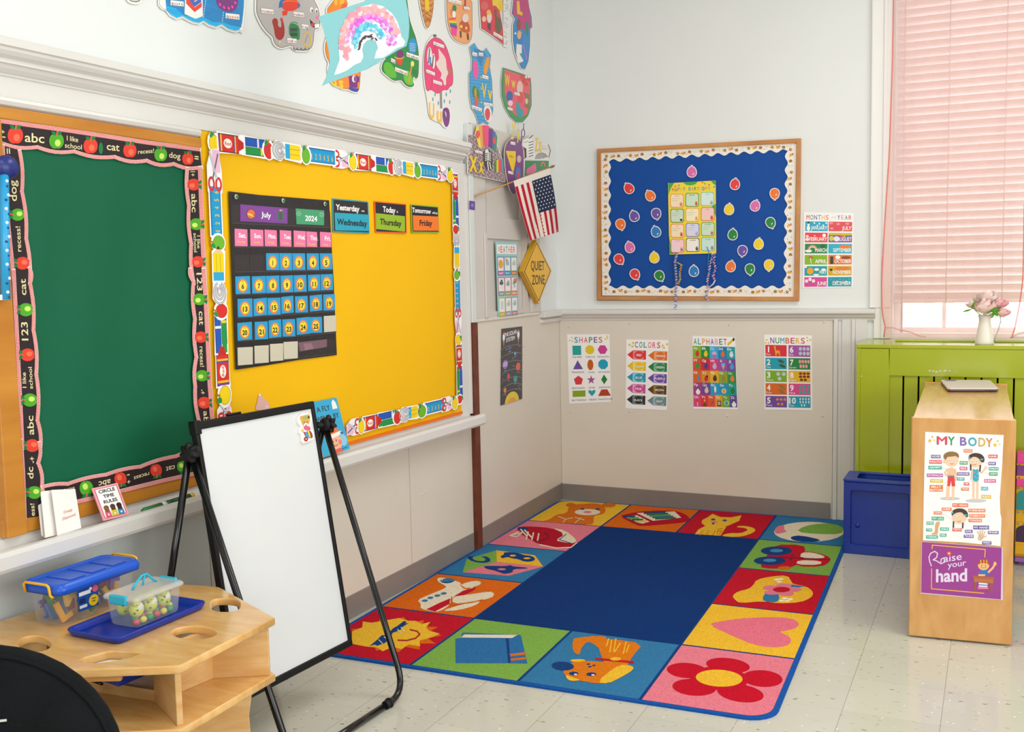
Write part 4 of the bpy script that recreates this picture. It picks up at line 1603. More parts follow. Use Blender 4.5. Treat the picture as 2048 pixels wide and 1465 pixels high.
# COLORS
a = poster(Cs, [(1395, 302), (1828, 310), (1812, 1030), (1388, 1010)])
for i, (ch, c_) in enumerate(zip('COLORS', ['7B5AA6', '2A9350', '159FB5', 'E0702B', 'DD5C8C', 'DC4B3C'])):
    a.text(ch, (.21 + i * .105, .115), (.21 + i * .105 + .078, .115), .085, c_, 1, .022)
for x, y in ((.08, .08), (.17, .05), (.15, .1), (.87, .08), (.97, .06), (.90, .11)):
    a.star(x, y, .04, .018, 5, 'E8C81C', 1, ry=.62)
CL = [('RED', 'E0303A', 'F08A88'), ('ORANGE', 'E07020', 'F2A66A'), ('YELLOW', 'E8C41C', 'F4E48A'), ('GREEN', '14804A', '7AC08C'), ('BLUE', '109AB8', '9AD8E8'), ('PURPLE', '6B4AA8', 'C0A8DC'), ('PINK', 'CC4F98', 'F0B0D0'), ('BROWN', '5A3E14', '9A8038'), ('BLACK', '222626', '6A9088'), ('GRAY', '6A8E90', 'A8C0C4')]
for i, (t, c1, c2) in enumerate(CL):
    r, cc = divmod(i, 2)
    x0 = .03 + cc * .5
    y0 = .155 + r * .162 + cc * .005
    a.poly([(x0, y0 + .065), (x0 + .14, y0), (x0 + .45, y0 + .002), (x0 + .45, y0 + .132), (x0 + .14, y0 + .13)], c1, 1)
    a.rect(x0 + .14, y0 + .008, x0 + .39, y0 + .125, c2, 2)
    a.ell(x0 + .285, y0 + .066, .115, .055, c1, 3)
    wd = .021 * len(t)
    a.text(t, (x0 + .285 - wd, y0 + .084), (x0 + .285 + wd, y0 + .084), .034, 'F8F4F0', 4, .02)
a.build('poster', GLOSS, None, 'white poster titled COLORS with ten crayon arrows', 'poster', 'learning posters on the back wall')

# ALPHABET
Ca = crop(1360, 640, 6.4, onb, 0.0125)
a = poster(Ca, [(158, 205), (705, 222), (742, 1150), (172, 1140)])
for i, (ch, c_) in enumerate(zip('ALPHABET', ['2A9350', '159FB5', 'E8A41C', 'DC6B3C', '6E4E9C', 'F0A0B0', '2A9350', 'DC3B3C'])):
    a.text(ch, (.03 + i * .1, .115 - .001 * i), (.03 + i * .1 + .075, .115 - .001 * i), .085, c_, 1, .022)
a.line([(.83, .105), (.97, .03)], .035, 'E8BC1C', 1)
a.line([(.955, .04), (.975, .025)], .04, '2A2A2A', 2)
rows = [('AaBbCcDdEe', ['86B82C', '1A8A44', '2FB0DC', '1A80B4', '18A0A8']), ('FfGgHhIiJj', ['DC4A34', 'C92A38', 'DC3A80', '9A50A8', '7A4A9C']), ('KkLlMmNnOo', ['DC6428', 'D8902C', 'E8B01C', '8AA82C', '2A9048']),
        ('PpQqRrSsTt', ['A8408C', '6E4A9C', '18A0D0', '2098C0', '149C94']), ('UuVvWwXxYyZz', ['D84A8C', 'E0343C', 'DC5A3C', 'E89C20', '6AA82C', '64489C'])]
y = .135
for r, (s_, cols) in enumerate(rows):
    n = len(cols)
    hh = .167
    for k in range(n):
        x0, x1 = .005 + k * .985 / n, .005 + (k + 1) * .985 / n
        a.rect(x0, y, x1, y + hh, cols[k], 1)
        a.text(s_[2 * k:2 * k + 2], (x0 + .02, y + .048), (x0 + .11, y + .048), .036, 'F6F2EE', 3, .02)
        cx_, cy_ = (x0 + x1) / 2 + .01, y + .11
        ic = (r * 5 + k)
        pal = [('D82A34', 'e'), ('F0C81C', 'e'), ('F0A8C0', 'cup'), ('E0702C', 'e'), ('E0E0EC', 'e'), ('2A9A3C', 'e'), ('4A3A8C', 'e'), ('B8C0CC', 'e'), ('5AC0E0', 'cone'), ('4AA0D8', 'e'), ('2A9AC0', 'kite'), ('D82A2C', 'bug'), ('4A3424', 'e'), ('A08838', 'e'), ('F07A3C', 'e'), ('F2F2F2', 'bear'), ('E8C8B0', 'e'), ('F4F4F4', 'rocket'), ('F0A01C', 'sun'), ('2A7A3C', 'e'), ('E8402C', 'mush'), ('6A4A2A', 'tri'), ('D83A3C', 'melon'), ('F4F4F4', 'xray'), ('18A8B8', 'sun'), ('F4F4F4', 'bear')][ic]
        c0, kd = pal
        if kd == 'e':
            a.ell(cx_, cy_, .045, .036, c0, 3)
            a.ell(cx_ + .005, cy_ - .03, .028, .02, c0, 4)
        elif kd == 'cup':
            a.ell(cx_, cy_ - .01, .05, .03, c0, 3).poly([(cx_ - .04, cy_ + .005), (cx_ + .04, cy_ + .005), (cx_ + .03, cy_ + .045), (cx_ - .03, cy_ + .045)], 'B070B0', 3)
        elif kd == 'cone':
            a.poly([(cx_ - .04, cy_ - .02), (cx_ + .04, cy_ - .02), (cx_, cy_ + .045)], 'F0A0A0', 3).ell(cx_, cy_ - .03, .045, .02, c0, 4)
        elif kd == 'kite':
            a.poly([(cx_ + .02, cy_ - .05), (cx_ + .05, cy_ - .01), (cx_ + .01, cy_ + .04), (cx_ - .01, cy_ - .02)], c0, 3)
        elif kd == 'bug':
            a.ell(cx_, cy_, .045, .04, c0, 3, -30).ell(cx_ + .02, cy_ - .03, .02, .014, '1A1A1A', 4).ell(cx_ - .01, cy_ + .005, .01, .01, '1A1A1A', 4)
        elif kd == 'bear':
            a.ell(cx_, cy_ + .02, .05, .035, c0, 3).ell(cx_, cy_ - .02, .03, .022, '2A2A2A', 3).ell(cx_, cy_ - .012, .02, .018, c0, 4)
        elif kd == 'rocket':
            a.ell(cx_, cy_ - .02, .022, .045, c0, 3).poly([(cx_ - .03, cy_ + .03), (cx_ + .03, cy_ + .03), (cx_, cy_ - .01)], 'D84A8C', 2)
        elif kd == 'sun':
            a.star(cx_, cy_, .06, .045, 10, 'F4F0E0', 3, ry=.65).ell(cx_, cy_, .038, .028, c0, 4)
        elif kd == 'mush':
            a.ell(cx_, cy_ - .02, .05, .025, c0, 3).rect(cx_ - .01, cy_ - .01, cx_ + .012, cy_ + .045, 'F0C0C8', 3)
        elif kd == 'tri':
            a.poly([(cx_, cy_ - .02), (cx_ + .045, cy_ + .05), (cx_ - .045, cy_ + .05)], c0, 3).ell(cx_, cy_ - .03, .02, .02, 'F0A03C', 4)
        elif kd == 'melon':
            a.poly([(cx_ - .04, cy_ + .04), (cx_ + .05, cy_ + .0), (cx_ + .03, cy_ - .04)], c0, 3)
        elif kd == 'xray':
            a.rect(cx_ - .045, cy_ - .03, cx_ + .045, cy_ + .045, '1E1E1E', 3)
            for q in range(4):
                a.rect(cx_ - .03 + q * .016, cy_ - .02, cx_ - .022 + q * .016, cy_ + .03, c0, 4)
    y += hh
a.build('poster', GLOSS, None, 'colourful poster titled ALPHABET with a pencil by its title', 'poster', 'learning posters on the back wall')

# NUMBERS
a = poster(Ca, [(1078, 190), (1688, 200), (1695, 1160), (1082, 1150)])
for i, (ch, c_) in enumerate(zip('NUMBERS', ['6E4E9C', '2A9350', '159FB5', 'DC6B3C', 'DC3B5C', 'E8B81C', 'DC5B3C'])):
    a.text(ch, (.13 + i * .107, .112), (.13 + i * .107 + .085, .112), .08, c_, 1, .022)
for x, y in ((.05, .07), (.03, .11), (.09, .11), (.90, .03), (.97, .06), (.91, .07)):
    a.star(x, y, .03, .013, 5, 'E8C81C', 1, ry=.62)
WN = 'One Two Three Four Five Six Seven Eight Nine Ten'.split()
NC = ['DC2A3A', '18A0B8', '7AB01C', 'DC6A20', '6E4AA0', 'A850A8', '148440', 'E8B41C', 'DC4A8C', '18A0BC']
IC = ['E8A828', '2A5A3C', 'C8CCD4', '1A7A34', 'F09028', 'C0C8D4', 'F0A0A0', '7A1A1A', '50A0A0', 'F0F0F0']
for i in range(10):
    cc, r = divmod(i, 5)
    x0, x1 = (.025, .475) if cc == 0 else (.512, .965)
    y0 = .135 + r * .17
    y1 = y0 + .152
    a.rect(x0, y0, x1, y1, NC[i], 1)
    s_ = str(i + 1)
    wd = .075 if len(s_) == 1 else .14
    a.text(s_, (x0 + (.03 if len(s_) == 1 else .01), y0 + .096), (x0 + (.03 if len(s_) == 1 else .01) + wd, y0 + .096), .078, 'FAF8F6', 2, .045)
    a.text(WN[i], (x0 + .012, y0 + .138), (x0 + .03 + .027 * len(WN[i]), y0 + .138), .03, 'F4EEEA', 2, .0)
    n = i + 1
    if n == 1:
        a.poly([(.22, y0 + .01), (.24, y0 + .01), (.25, y0 + .07), (.33, y0 + .075), (.34, y0 + .145), (.32, y0 + .145), (.31, y0 + .11), (.27, y0 + .11), (.26, y0 + .145), (.24, y0 + .145), (.225, y0 + .07), (.205, y0 + .03)], IC[0], 2)
    else:
        per = {2: 1, 3: 2, 4: 1, 5: 3, 6: 3, 7: 4, 8: 3, 9: 3, 10: 4}[n]
        k = 0
        rws = math.ceil(n / per)
        for q in range(rws):
            m = min(per, n - k)
            for j in range(m):
                X = x0 + .21 + (j + .5 + (per - m) * .25) * .235 / per + (.03 if (n == 2 and q) or (n == 4 and q % 2) else 0)
                Y = y0 + .014 + (q + .5) * .125 / rws
                if n == 5:
                    a.star(X, Y, .042, .018, 5, IC[i], 2, ry=.65)
                elif n in (2, 4):
                    a.ell(X, Y, .07, .12 / rws * (.33 if n == 2 else .18), IC[i], 2, 12)
                elif n == 10:
                    a.ell(X, Y, .013, .017, IC[i], 2)
                else:
                    a.ell(X, Y, min(.04, .1 / per), .05 / rws, IC[i], 2)
                k += 1
a.build('poster', GLOSS, None, 'white poster titled NUMBERS with ten coloured number boxes', 'poster', 'learning posters on the back wall')

# MONTHS
Cm = crop(1590, 400, 6.105, onb, 0.0015)
a = poster(Cm, [(108, 150), (715, 160), (705, 1070), (92, 1078)])
for i, ch in enumerate('MONTHS'):
    a.text(ch, (.055 + i * .078, .098), (.055 + i * .078 + .062, .096), .066, ['DC3B5C', '2A9350', '6E4E9C', '159FB5', 'E8B81C', 'E8882C'][i], 1, .015)
a.text('OF THE', (.56, .072), (.655, .072), .018, '9A9A9A', 1, 0)
for i, ch in enumerate('YEAR'):
    a.text(ch, (.68 + i * .075, .092), (.68 + i * .075 + .058, .09), .062, ['6E4E9C', 'F0A0B8', '2A9350', 'DC4B3C'][i], 1, .015)
MC = ['20A8C8', 'E8404A', '1E8A4A', '8AB81C', '10A0A8', 'D84A98', 'E0505A', '8A50A8', '28B0C8', 'E07828', 'D8A81C', '149CA8']
for i in range(12):
    cc, r = divmod(i, 6)
    x0, x1 = (.035, .49) if cc == 0 else (.51, .975)
    y0 = .12 + r * .1475
    y1 = y0 + .127
    a.rect(x0, y0, x1, y1, MC[i], 1)
    t = MON[i]
    wd = min(.36, .047 * len(t))
    a.text(t, (x1 - wd - .01, y1 - .02), (x1 - .01, y1 - .02), .05, 'FAF6F4', 3, .03)
    if i == 0:
        a.ell(.10, y0 + .09, .035, .035, 'F6F6F6', 2).ell(.10, y0 + .045, .024, .022, 'F6F6F6', 2).rect(.08, y0 + .005, .12, y0 + .028, '2A2A2A', 3)
        for x, y in ((.22, .02), (.32, .03), (.28, .055), (.40, .05), (.46, .02)):
            a.ell(x, y0 + y, .018, .013, 'E0F0F4', 2)
    if i == 1:
        a.ell(.08, y0 + .05, .03, .02, 'F4D8D8', 2).ell(.42, y0 + .035, .035, .022, 'FFFFFF', 2).ell(.23, y0 + .04, .015, .01, 'F4D8D8', 2).ell(.08, y0 + .09, .04, .02, 'F4E8E8', 2)
    if i == 2:
        a.arc(.19, y0 + .085, .09, .06, 180, 360, .02, 'F08A80', 2).arc(.19, y0 + .085, .065, .045, 180, 360, .015, 'F0E8C0', 2).ell(.11, y0 + .095, .07, .018, 'F6F6F6', 3)
        a.ell(.40, y0 + .03, .05, .022, '0E6A34', 2)
    if i == 3:
        a.poly([(.11, y0 + .05), (.14, y0 + .01), (.23, y0 + .04)], 'DC3A3A', 2).line([(.15, y0 + .04), (.17, y0 + .11)], .012, 'F4F4F4', 2)
    if i == 4:
        a.ell(.15, y0 + .065, .065, .045, 'F0A81C', 2).ell(.28, y0 + .045, .05, .018, 'F6F6F6', 2).ell(.42, y0 + .05, .05, .018, 'F6F6F6', 2).ell(.27, y0 + .115, .06, .012, 'F6F6F6', 2).ell(.06, y0 + .012, .025, .012, 'F6F6F6', 2)
    if i == 5:
        for x, y in ((.08, .05), (.15, .028), (.22, .05)):
            a.ell(x, y0 + y, .032, .024, 'F8E8F0', 2).line([(x, y0 + y + .02), (x + .01, y0 + .11)], .006, '8A3A70', 2)
    if i == 6:
        for x, y in ((.56, .02), (.70, .03), (.88, .025), (.57, .09)):
            a.ell(x, y0 + y, .04, .016, 'F0908C', 2)
    if i == 7:
        a.rect(x0, y0, x1, y0 + .03, 'D8C01C', 2).ell(.57, y0 + .075, .045, .035, 'C8D83C', 2).ell(.67, y0 + .08, .06, .035, 'ECE4F0', 2)
        for k in range(6):
            a.rect(.74 + k * .038, y0 + .035, .765 + k * .038, y0 + .055, RNG[k], 2)
    if i == 8:
        a.ell(.84, y0 + .04, .12, .028, 'E8822C', 2)
    if i == 9:
        a.rect(.55, y0 + .02, .61, y0 + .12, '2A3A3A', 2).ell(.70, y0 + .03, .05, .025, 'F6F6F6', 2).ell(.86, y0 + .035, .09, .02, '8A4A1C', 2)
    if i == 10:
        a.ell(.80, y0 + .035, .15, .025, 'E0802C', 2).ell(.57, y0 + .05, .03, .015, '2A2A1A', 2)
    if i == 11:
        for k in range(7):
            a.ell(.57 + k * .06, y0 + .03 + .015 * (k % 3), .016, .009, ['5AB0D8', 'E0609A', 'F0F0F0'][k % 3], 2)
a.build('poster', GLOSS, None, 'white poster titled MONTHS of the YEAR beside the window', 'poster', 'learning posters on the back wall')

# ---- left stretch: weather, solar system, quiet zone, flag
Cw = crop(920, 440, 6.66, onleft, 0.022)
a = poster(Cw, [(468, 288), (757, 298), (772, 1262), (503, 1292)], '9CD0D0', N2)
a.rect(.05, .035, .96, .165, 'F8F4F0', 1)
for i, ch in enumerate('WEATHER'):
    a.text(ch, (.10 + i * .118, .145), (.10 + i * .118 + .085, .145), .088, ['E8A81C', 'DC3B5C', '2A9350', '20A0A0', 'F08A5C', 'DC6B3C', 'DC3B7C'][i], 2, .015)
EC = ['7A50A0', '2A80C0', '2A9060', 'DC4A4A', 'E0607A', 'D0508A', 'A0C83C', 'D0506A', '2AA0A8']
LC = ['E07AB0', '2AA0C8', 'E8782C', '5AB0B4', '8AA83C', 'E8A03C', 'E8A020', '8AB8CC', 'E05A6A']
LW = ['SUNNY', 'PARTLY', 'CLOUDY', 'STORMY', 'RAINY', 'RAINBOW', 'FOGGY', 'WINDY', 'SNOWY']
for i in range(9):
    r, cc = divmod(i, 3)
    x0 = .06 + cc * .31
    y0 = .20 + r * .275
    a.rect(x0, y0, x0 + .29, y0 + .252, EC[i], 1)
    a.rect(x0 + .018, y0 + .01, x0 + .272, y0 + .19, 'F4F1EC', 2)
    a.rect(x0 + .018, y0 + .2, x0 + .272, y0 + .243, LC[i], 2)
    a.text(LW[i], (x0 + .05, y0 + .236), (x0 + .24, y0 + .236), .026, 'F8F4EE', 3, .02)
    cx_, cy_ = x0 + .145, y0 + .1
    if i == 0:
        a.star(cx_, cy_, .11, .09, 12, 'D8901C', 3, ry=.56).ell(cx_, cy_, .075, .045, 'F0B01C', 4)
    elif i in (1, 2, 4, 7, 8):
        if i == 1:
            a.ell(cx_ - .04, cy_ - .05, .05, .03, 'E8A01C', 3)
        cl = ['', 'A8B8D0', 'B0CCD4', '', '8AB0A8', '', '', 'B0CCC8', 'A0C4CC'][i]
        a.ell(cx_, cy_ - .005, .085, .026, cl, 4).ell(cx_ + .015, cy_ - .03, .045, .025, cl, 5)
    elif i == 3:
        a.ell(cx_, cy_ - .02, .09, .026, '4A6A68', 4).ell(cx_ + .01, cy_ - .045, .05, .025, '4A6A68', 5).line([(cx_, cy_), (cx_ + .02, cy_ + .05)], .015, 'E8D88C', 4)
    elif i == 5:
        for k, c_ in enumerate(('E05A4A', 'F0B03C', '4AA86A', '4A80C0')):
            a.arc(cx_ + .06, cy_, .12 - k * .024, .07 - k * .014, 180, 300, .024, c_, 3 + k, 8)
        a.ell(cx_, cy_ + .03, .06, .018, 'A8D0F0', 7)
    else:
        a.rect(cx_ - .07, cy_ - .05, cx_ + .07, cy_ + .06, 'D0D8E4', 3)
a.build('weather_poster', GLOSS, None, 'tall narrow WEATHER poster with nine picture boxes on the cupboard', 'poster')

Cv = crop(980, 620, 5.12, onleft, 0.018)
a = poster(Cv, [(120, 195), (328, 170), (328, 912), (110, 980)], '2A2B30', N2)
a.text('THE SOLAR', (.10, .115), (.72, .085), .055, 'F4F2F0', 1, .035, up=(0, -1))
a.text('SYSTEM', (.2, .185), (.62, .165), .055, 'F4F2F0', 1, .035)
for x, y, s_ in ((.09, .11, 1), (.80, .10, 1.1)):
    a.ell(x, y, .055 * s_, .06 * s_, 'F4F4F6', 1)
    a.ell(x, y - .045 * s_, .03 * s_, .02 * s_, 'DC3A4A', 2)
    a.poly([(x - .07 * s_, y + .075), (x, y + .03), (x + .07 * s_, y + .075), (x + .03, y + .05), (x - .03, y + .05)], '2AA8B8', 2)
    a.poly([(x - .03, y + .06), (x + .03, y + .06), (x, y + .13)], 'E8862C', 2)
for k, yy in enumerate((.235, .34, .445, .56, .665, .75, .83)):
    a.arc(.5, yy + .09, .62 - k * .02, .09, 200, 340, .006, '8A8C92', 1, 14)
for x, y, r, c_, t in ((.37, .27, .055, '3A6AB0', 'NEPTUNE'), (.64, .355, .05, '6AB0DC', 'URANUS'), (.17, .475, .12, '9A6AC8', 'SATURN'), (.79, .54, .11, 'E0603C', 'JUPITER'), (.33, .645, .07, 'DC3A5A', 'MARS'), (.66, .70, .09, '1AA8A0', 'EARTH'), (.17, .815, .065, 'E8862C', 'VENUS')):
    a.ell(x, y, r, r * .55 * .9, c_, 2)
    a.text(t, (x - .08, y + r * .55 + .025), (x + .08, y + r * .55 + .02), .012, 'D0D0D0', 2, .01)
for k in (-.4, 0, .4):
    a.line([(.07, .475 + k * .05), (.27, .47 + k * .05)], .012, 'E0C8F0', 3)
a.ell(.67, .69, .04, .02, '3A8A4A', 3)
a.poly([(.5 + .33 * math.cos(pi + k * pi / 12), 1.0 - .14 * math.sin(k * pi / 12)) for k in range(13)], 'E8CC1C', 2)
a.poly([(.5 + .2 * math.cos(pi + k * pi / 12), 1.0 - .06 * math.sin(k * pi / 12)) for k in range(13)], 'E8A02C', 3)
rnd = random.Random(4)
for k in range(26):
    a.ell(rnd.uniform(.04, .96), rnd.uniform(.2, .95), .012, .006, 'D8D8E0', 1, n=6)
a.build('solar_system_poster', GLOSS, None, 'tall black poster titled THE SOLAR SYSTEM on the cream panel', 'poster')

# QUIET ZONE sign: thick diamond, standing off the wall
Cz = crop(920, 440, 6.66, onleft, 0.05)
Qz = [(1010, 268), (1212, 680), (1040, 1118), (832, 688)]
a = Art(Cz, N2, 0.004, 0.0003)
a.base(Qz, 'D8A21A', 0.03)
cx_, cy_ = 1020, 690
sc2 = lambda f_: [(cx_ + (p[0] - cx_) * f_, cy_ + (p[1] - cy_) * f_) for p in Qz]
a.poly(sc2(.99), 'F0B81C', 1)
a.line(sc2(.91), 8, '2A2418', 2, True)
a.text('QUIET', (935, 668), (1115, 672), 128, '1E1A14', 3, .015)
a.text('ZONE', (948, 862), (1118, 858), 132, '1E1A14', 3, .015)
qs = a.build('diamond_sign', GLOSS, None, 'yellow diamond sign reading QUIET ZONE on the cupboard frame', 'sign')

# flag on its stick
stA, stB = onleft(950, 393, 0.035), onleft(1103, 334, 0.17)
fl = thing('flag', stA, 'small American flag hanging from a thin wooden stick near the corner', 'flag')
MB('C98A4A').tube([stA, stB], 0.0042, 8).build('stick', mat('flag_stick', 'C08A4C', 0.45), fl)
d = (stB - stA).normalized()
MB().lathe(stB - d * .01, [(0, 0), (.006, 0), (.008, .012), (.0075, .03), (.002, .055), (0, .056)], 12, tuple(d)).build('finial', mat('brass_tip', '9A7A38', 0.3, metal=0.7), fl)
Cf = lambda x, y: (900 + x / 6.104, 220 + y / 6.104)


def flagmap(u, v):
    """u across (0 = lower outer edge of the stick, 1 = tip), v down the cloth"""
    tl, tr = Cf(775, 868), Cf(1212, 712)
    bl, br = (1060, 482), (1117, 464)
    x = (tl[0] * (1 - u) + tr[0] * u) * (1 - v) + (bl[0] * (1 - u) + br[0] * u) * v
    y = (tl[1] * (1 - u) + tr[1] * u) * (1 - v) + (bl[1] * (1 - u) + br[1] * u) * v
    x += 3.5 * math.sin(v * pi) * (u - .3)
    off = (0.105 + .065 * u) * (1 - .25 * v) + 0.012 * math.sin(u * 9 + v * 1.5) * v
    return onleft(x, y, off)


a = Art(flagmap, N2, 0.0005, 0.0003)
nu, nv = 14, 18


def patch(a, u0, v0, u1, v1, col, z, n=6, m=12):
    a.mb.color(col)
    vs = []
    for j in range(m + 1):
        for i in range(n + 1):
            vs.append(a.P((u0 + (u1 - u0) * i / n, v0 + (v1 - v0) * j / m), z))
    a.mb.add(vs, [(j * (n + 1) + i, j * (n + 1) + i + 1, (j + 1) * (n + 1) + i + 1, (j + 1) * (n + 1) + i) for j in range(m) for i in range(n)], True)


patch(a, 0, 0, 1, 1, 'EFE6DA', 0, 14, 18)
patch(a, 0, 0, 1, 1, 'E4DACE', -3, 14, 18)
for k in range(7):
    u0 = k * 2 / 13
    v1_ = 1.0
    v0_ = .10 if u0 < .45 else .62
    patch(a, u0 + .004, v0_, u0 + 1 / 13, 1.0, 'C01A34', 1, 2, 14)
patch(a, .47, .10, 1.0, .62, '2A3450', 2, 8, 10)
for r in range(9):
    for q in range(6 if r % 2 == 0 else 5):
        uu = .515 + (q + (0 if r % 2 == 0 else .5)) * .088
        vv = .135 + r * .054
        if uu < .985:
            a.star(uu, vv, .020, .011, 5, 'F2F0EE', 4, ry=.75)
a.build('cloth', CLOTH, fl)

# ================================================================== LETTER CUT-OUTS HIGH ON THE LEFT WALL
RA = crop(200, 0, 4.267, onleft, 0.004)
RB = crop(620, 0, 5.634, onleft, 0.004)
RC = crop(820, 0, 5.232, onleft, 0.004)
RD = crop(900, 220, 6.104, onleft, 0.032)
GRP = 'alphabet cut-outs on the wall'


def inside(pts, x, y):
    c = False
    n = len(pts)
    for i in range(n):
        x1, y1 = pts[i]
        x2, y2 = pts[(i + 1) % n]
        if (y1 > y) != (y2 > y) and x < (x2 - x1) * (y - y1) / (y2 - y1) + x1:
            c = not c
    return c



def grow(pts, d):
    """outline pushed out by d"""
    n = len(pts)
    ar = sum(pts[i][0] * pts[(i + 1) % n][1] - pts[(i + 1) % n][0] * pts[i][1] for i in range(n))
    s = 1 if ar > 0 else -1
    out = []
    for i in range(n):
        a_, b_, c_ = pts[i - 1], pts[i], pts[(i + 1) % n]
        v1 = Vector((b_[0] - a_[0], b_[1] - a_[1])).normalized()
        v2 = Vector((c_[0] - b_[0], c_[1] - b_[1])).normalized()
        nn = Vector((v1.y + v2.y, -(v1.x + v2.x))) * s
        nn = nn.normalized() * d if nn.length > .2 else nn * 0
        out.append((b_[0] + nn.x, b_[1] + nn.y))
    return out


def smooth(pts, it=2):
    for _ in range(it):
        o = []
        n = len(pts)
        for i in range(n):
            p, q = pts[i], pts[(i + 1) % n]
            o += [(p[0] * .75 + q[0] * .25, p[1] * .75 + q[1] * .25), (p[0] * .25 + q[0] * .75, p[1] * .25 + q[1] * .75)]
        pts = o
    return pts


def cut(M, pts, col, rim=14, ink=4, n=NL, sm=2, edge='F1ECE4', thick=0.002):
    if sm:
        pts = smooth(pts, sm)
    a = Art(M, n, thick, 0.0002)
    a.base(grow(pts, rim), edge)
    a.poly(grow(pts, ink), '2B2622', 1)
    a.poly(pts, col, 2)
    return a


def label_(a, t, x, y, wd, h, ang=.12, z=6, red=None):
    a.poly([(x - 6, y + 8), (x - 6, y - h - 8), (x + wd + 6, y - h - 8 + wd * ang), (x + wd + 6, y + 8 + wd * ang)], '4A3A38', z - 1)
    a.poly([(x - 4, y + 6), (x - 4, y - h - 6), (x + wd + 4, y - h - 6 + wd * ang), (x + wd + 4, y + 6 + wd * ang)], 'F6F1EC', z)
    n = len(t)
    for i, ch in enumerate(t):
        c_ = 'DC4A4A' if (ch in 'aeiou') else '2A2624'
        x0 = x + wd * (i + .08) / n
        x1 = x + wd * (i + (.92 if ch not in 'il' else .4)) / n
        a.text(ch, (x0, y + (x0 - x) * ang), (x1, y + (x1 - x) * ang), h * (.72 if ch in 'aeounrm' else .95) * (1.0), c_, z + 1, .02) if False else a.text(ch, (x0, y + (x0 - x) * ang), (x1, y + (x1 - x) * ang), h * .9, c_, z + 1, .02)


# P (only its grey lower tip shows)
a = cut(RA, [(190, -120), (240, -20), (252, 6), (290, 16), (325, 14), (345, -10), (360, -120)], '8A8A90', 22)
a.ell(292, 2, 36, 10, 'C9C9CC', 3)
a.build('letter_cutout', GLOSS, None, 'grey tip of the cut-out hanging just before the blue quilt', 'wall decoration', GRP)

# Q quilt
a = Art(RA, NL, .002, .0002)
q = [(500, -160), (505, 40), (530, 72), (560, 80), (600, 130), (650, 158), (700, 142), (740, 165), (790, 190), (840, 200), (880, 182), (930, 215), (985, 232), (1035, 212), (1090, 250), (1150, 268), (1195, 258), (1212, 280), (1222, 230), (1240, 60), (1250, -160)]
a.base(grow(q, 12), 'EFEAE4')
a.poly(grow(q, 2), '2B2622', 1)
a.poly(q, 'F2EEEA', 2)
a.poly([(545, -150), (560, 80), (600, 126), (650, 154), (700, 138), (740, 161), (790, 186), (840, 196), (880, 178), (930, 211), (985, 228), (1035, 208), (1090, 246), (1150, 264), (1185, 255), (1208, 200), (1225, 60), (1232, -150)], '1FB0E8', 3)
a.poly([(540, -150), (560, 50), (640, 70), (720, 135), (800, 150), (880, 150), (960, 190), (1040, 190), (1110, 215), (1200, 235), (1212, 120), (1230, -150)], '2485C4', 4)
for k in range(26):
    x = 560 + k * 24
    a.line([(x, 20 + (k * 7) % 30), (x + 30, 55 + (k * 7) % 30)], 2.5, '4A9AD4', 5)
    a.line([(x + 20, 70 + (k * 5) % 40), (x - 5, 100 + (k * 5) % 40)], 2.5, '1A70B0', 5)
for k in range(7):
    a.line([(898 - k * 3, 5 + k * 22), (894 - k * 3, 17 + k * 22)], 4, 'F4F4F4', 5)
for k in range(4):
    a.line([(1050 - k * 3, 105 + k * 22), (1046 - k * 3, 117 + k * 22)], 4, 'F4F4F4', 5)
a.poly([(722, -100), (715, 120), (808, 162), (872, 140), (868, -100)], 'F2EFEA', 6)
a.poly([(730, -100), (728, 30), (800, 105), (862, 60), (862, 20), (800, 65), (745, -100)], 'E8463A', 7)
a.poly([(755, -100), (760, 10), (800, 60), (858, 18), (856, -20), (800, 20), (775, -100)], '3A6AC0', 8)
a.poly([(775, -100), (800, 12), (850, -20), (840, -100)], 'E8463A', 9)
a.poly(smooth([(975, -60), (985, 25), (1010, 70), (1060, 98), (1110, 104), (1150, 85), (1172, 40), (1175, -60)], 1), '7A3A80', 7)
for x, y in ((1018, 40), (1052, 64), (1092, 72), (1122, 60), (1148, 25)):
    a.ell(x, y, 9, 14, 'F04AA8', 8, -20)
label_(a, 'quart', 600, 38, 104, 30)
label_(a, 'queen', 1070, 150, 110, 32)
a.build('letter_cutout', GLOSS, None, 'blue quilt cut-out with the words quart and queen', 'wall decoration', GRP)

# R grey animal
rp = [(1345, -150), (1332, 60), (1338, 120), (1365, 180), (1400, 240), (1440, 285), (1475, 315), (1480, 350), (1505, 390), (1545, 408), (1600, 390), (1640, 385), (1660, 425), (1740, 430), (1790, 420), (1815, 370), (1820, 270), (1835, 240), (1868, 240), (1872, 200), (1860, 80), (1830, 20), (1780, -60), (1760, -150)]
a = cut(RA, rp, 'B9B4B2', 16, 4, sm=1)
a.poly(smooth([(1520, 20), (1545, 0), (1640, -20), (1700, 20), (1700, 60), (1640, 100), (1560, 90)], 2), 'E8402C', 3)
a.poly([(1680, 20), (1706, 45), (1690, 75)], '2A70B4', 4).poly([(1525, 20), (1545, -10), (1570, 0), (1550, 60), (1520, 70)], '2A70B4', 4).poly([(1550, 95), (1600, 85), (1590, 130), (1552, 135)], 'E8402C', 4)
a.arc(1620, 30, 70, 22, 190, 350, 5, 'F0A03C', 5)
a.poly(smooth([(1460, 175), (1490, 150), (1515, 175), (1512, 225), (1545, 240), (1540, 170), (1560, 180), (1572, 260), (1565, 320), (1530, 350), (1490, 320), (1480, 240)], 1), 'A8302A', 4)
a.poly([(1530, 165), (1545, 148), (1560, 175), (1548, 200)], 'DC3A2C', 5)
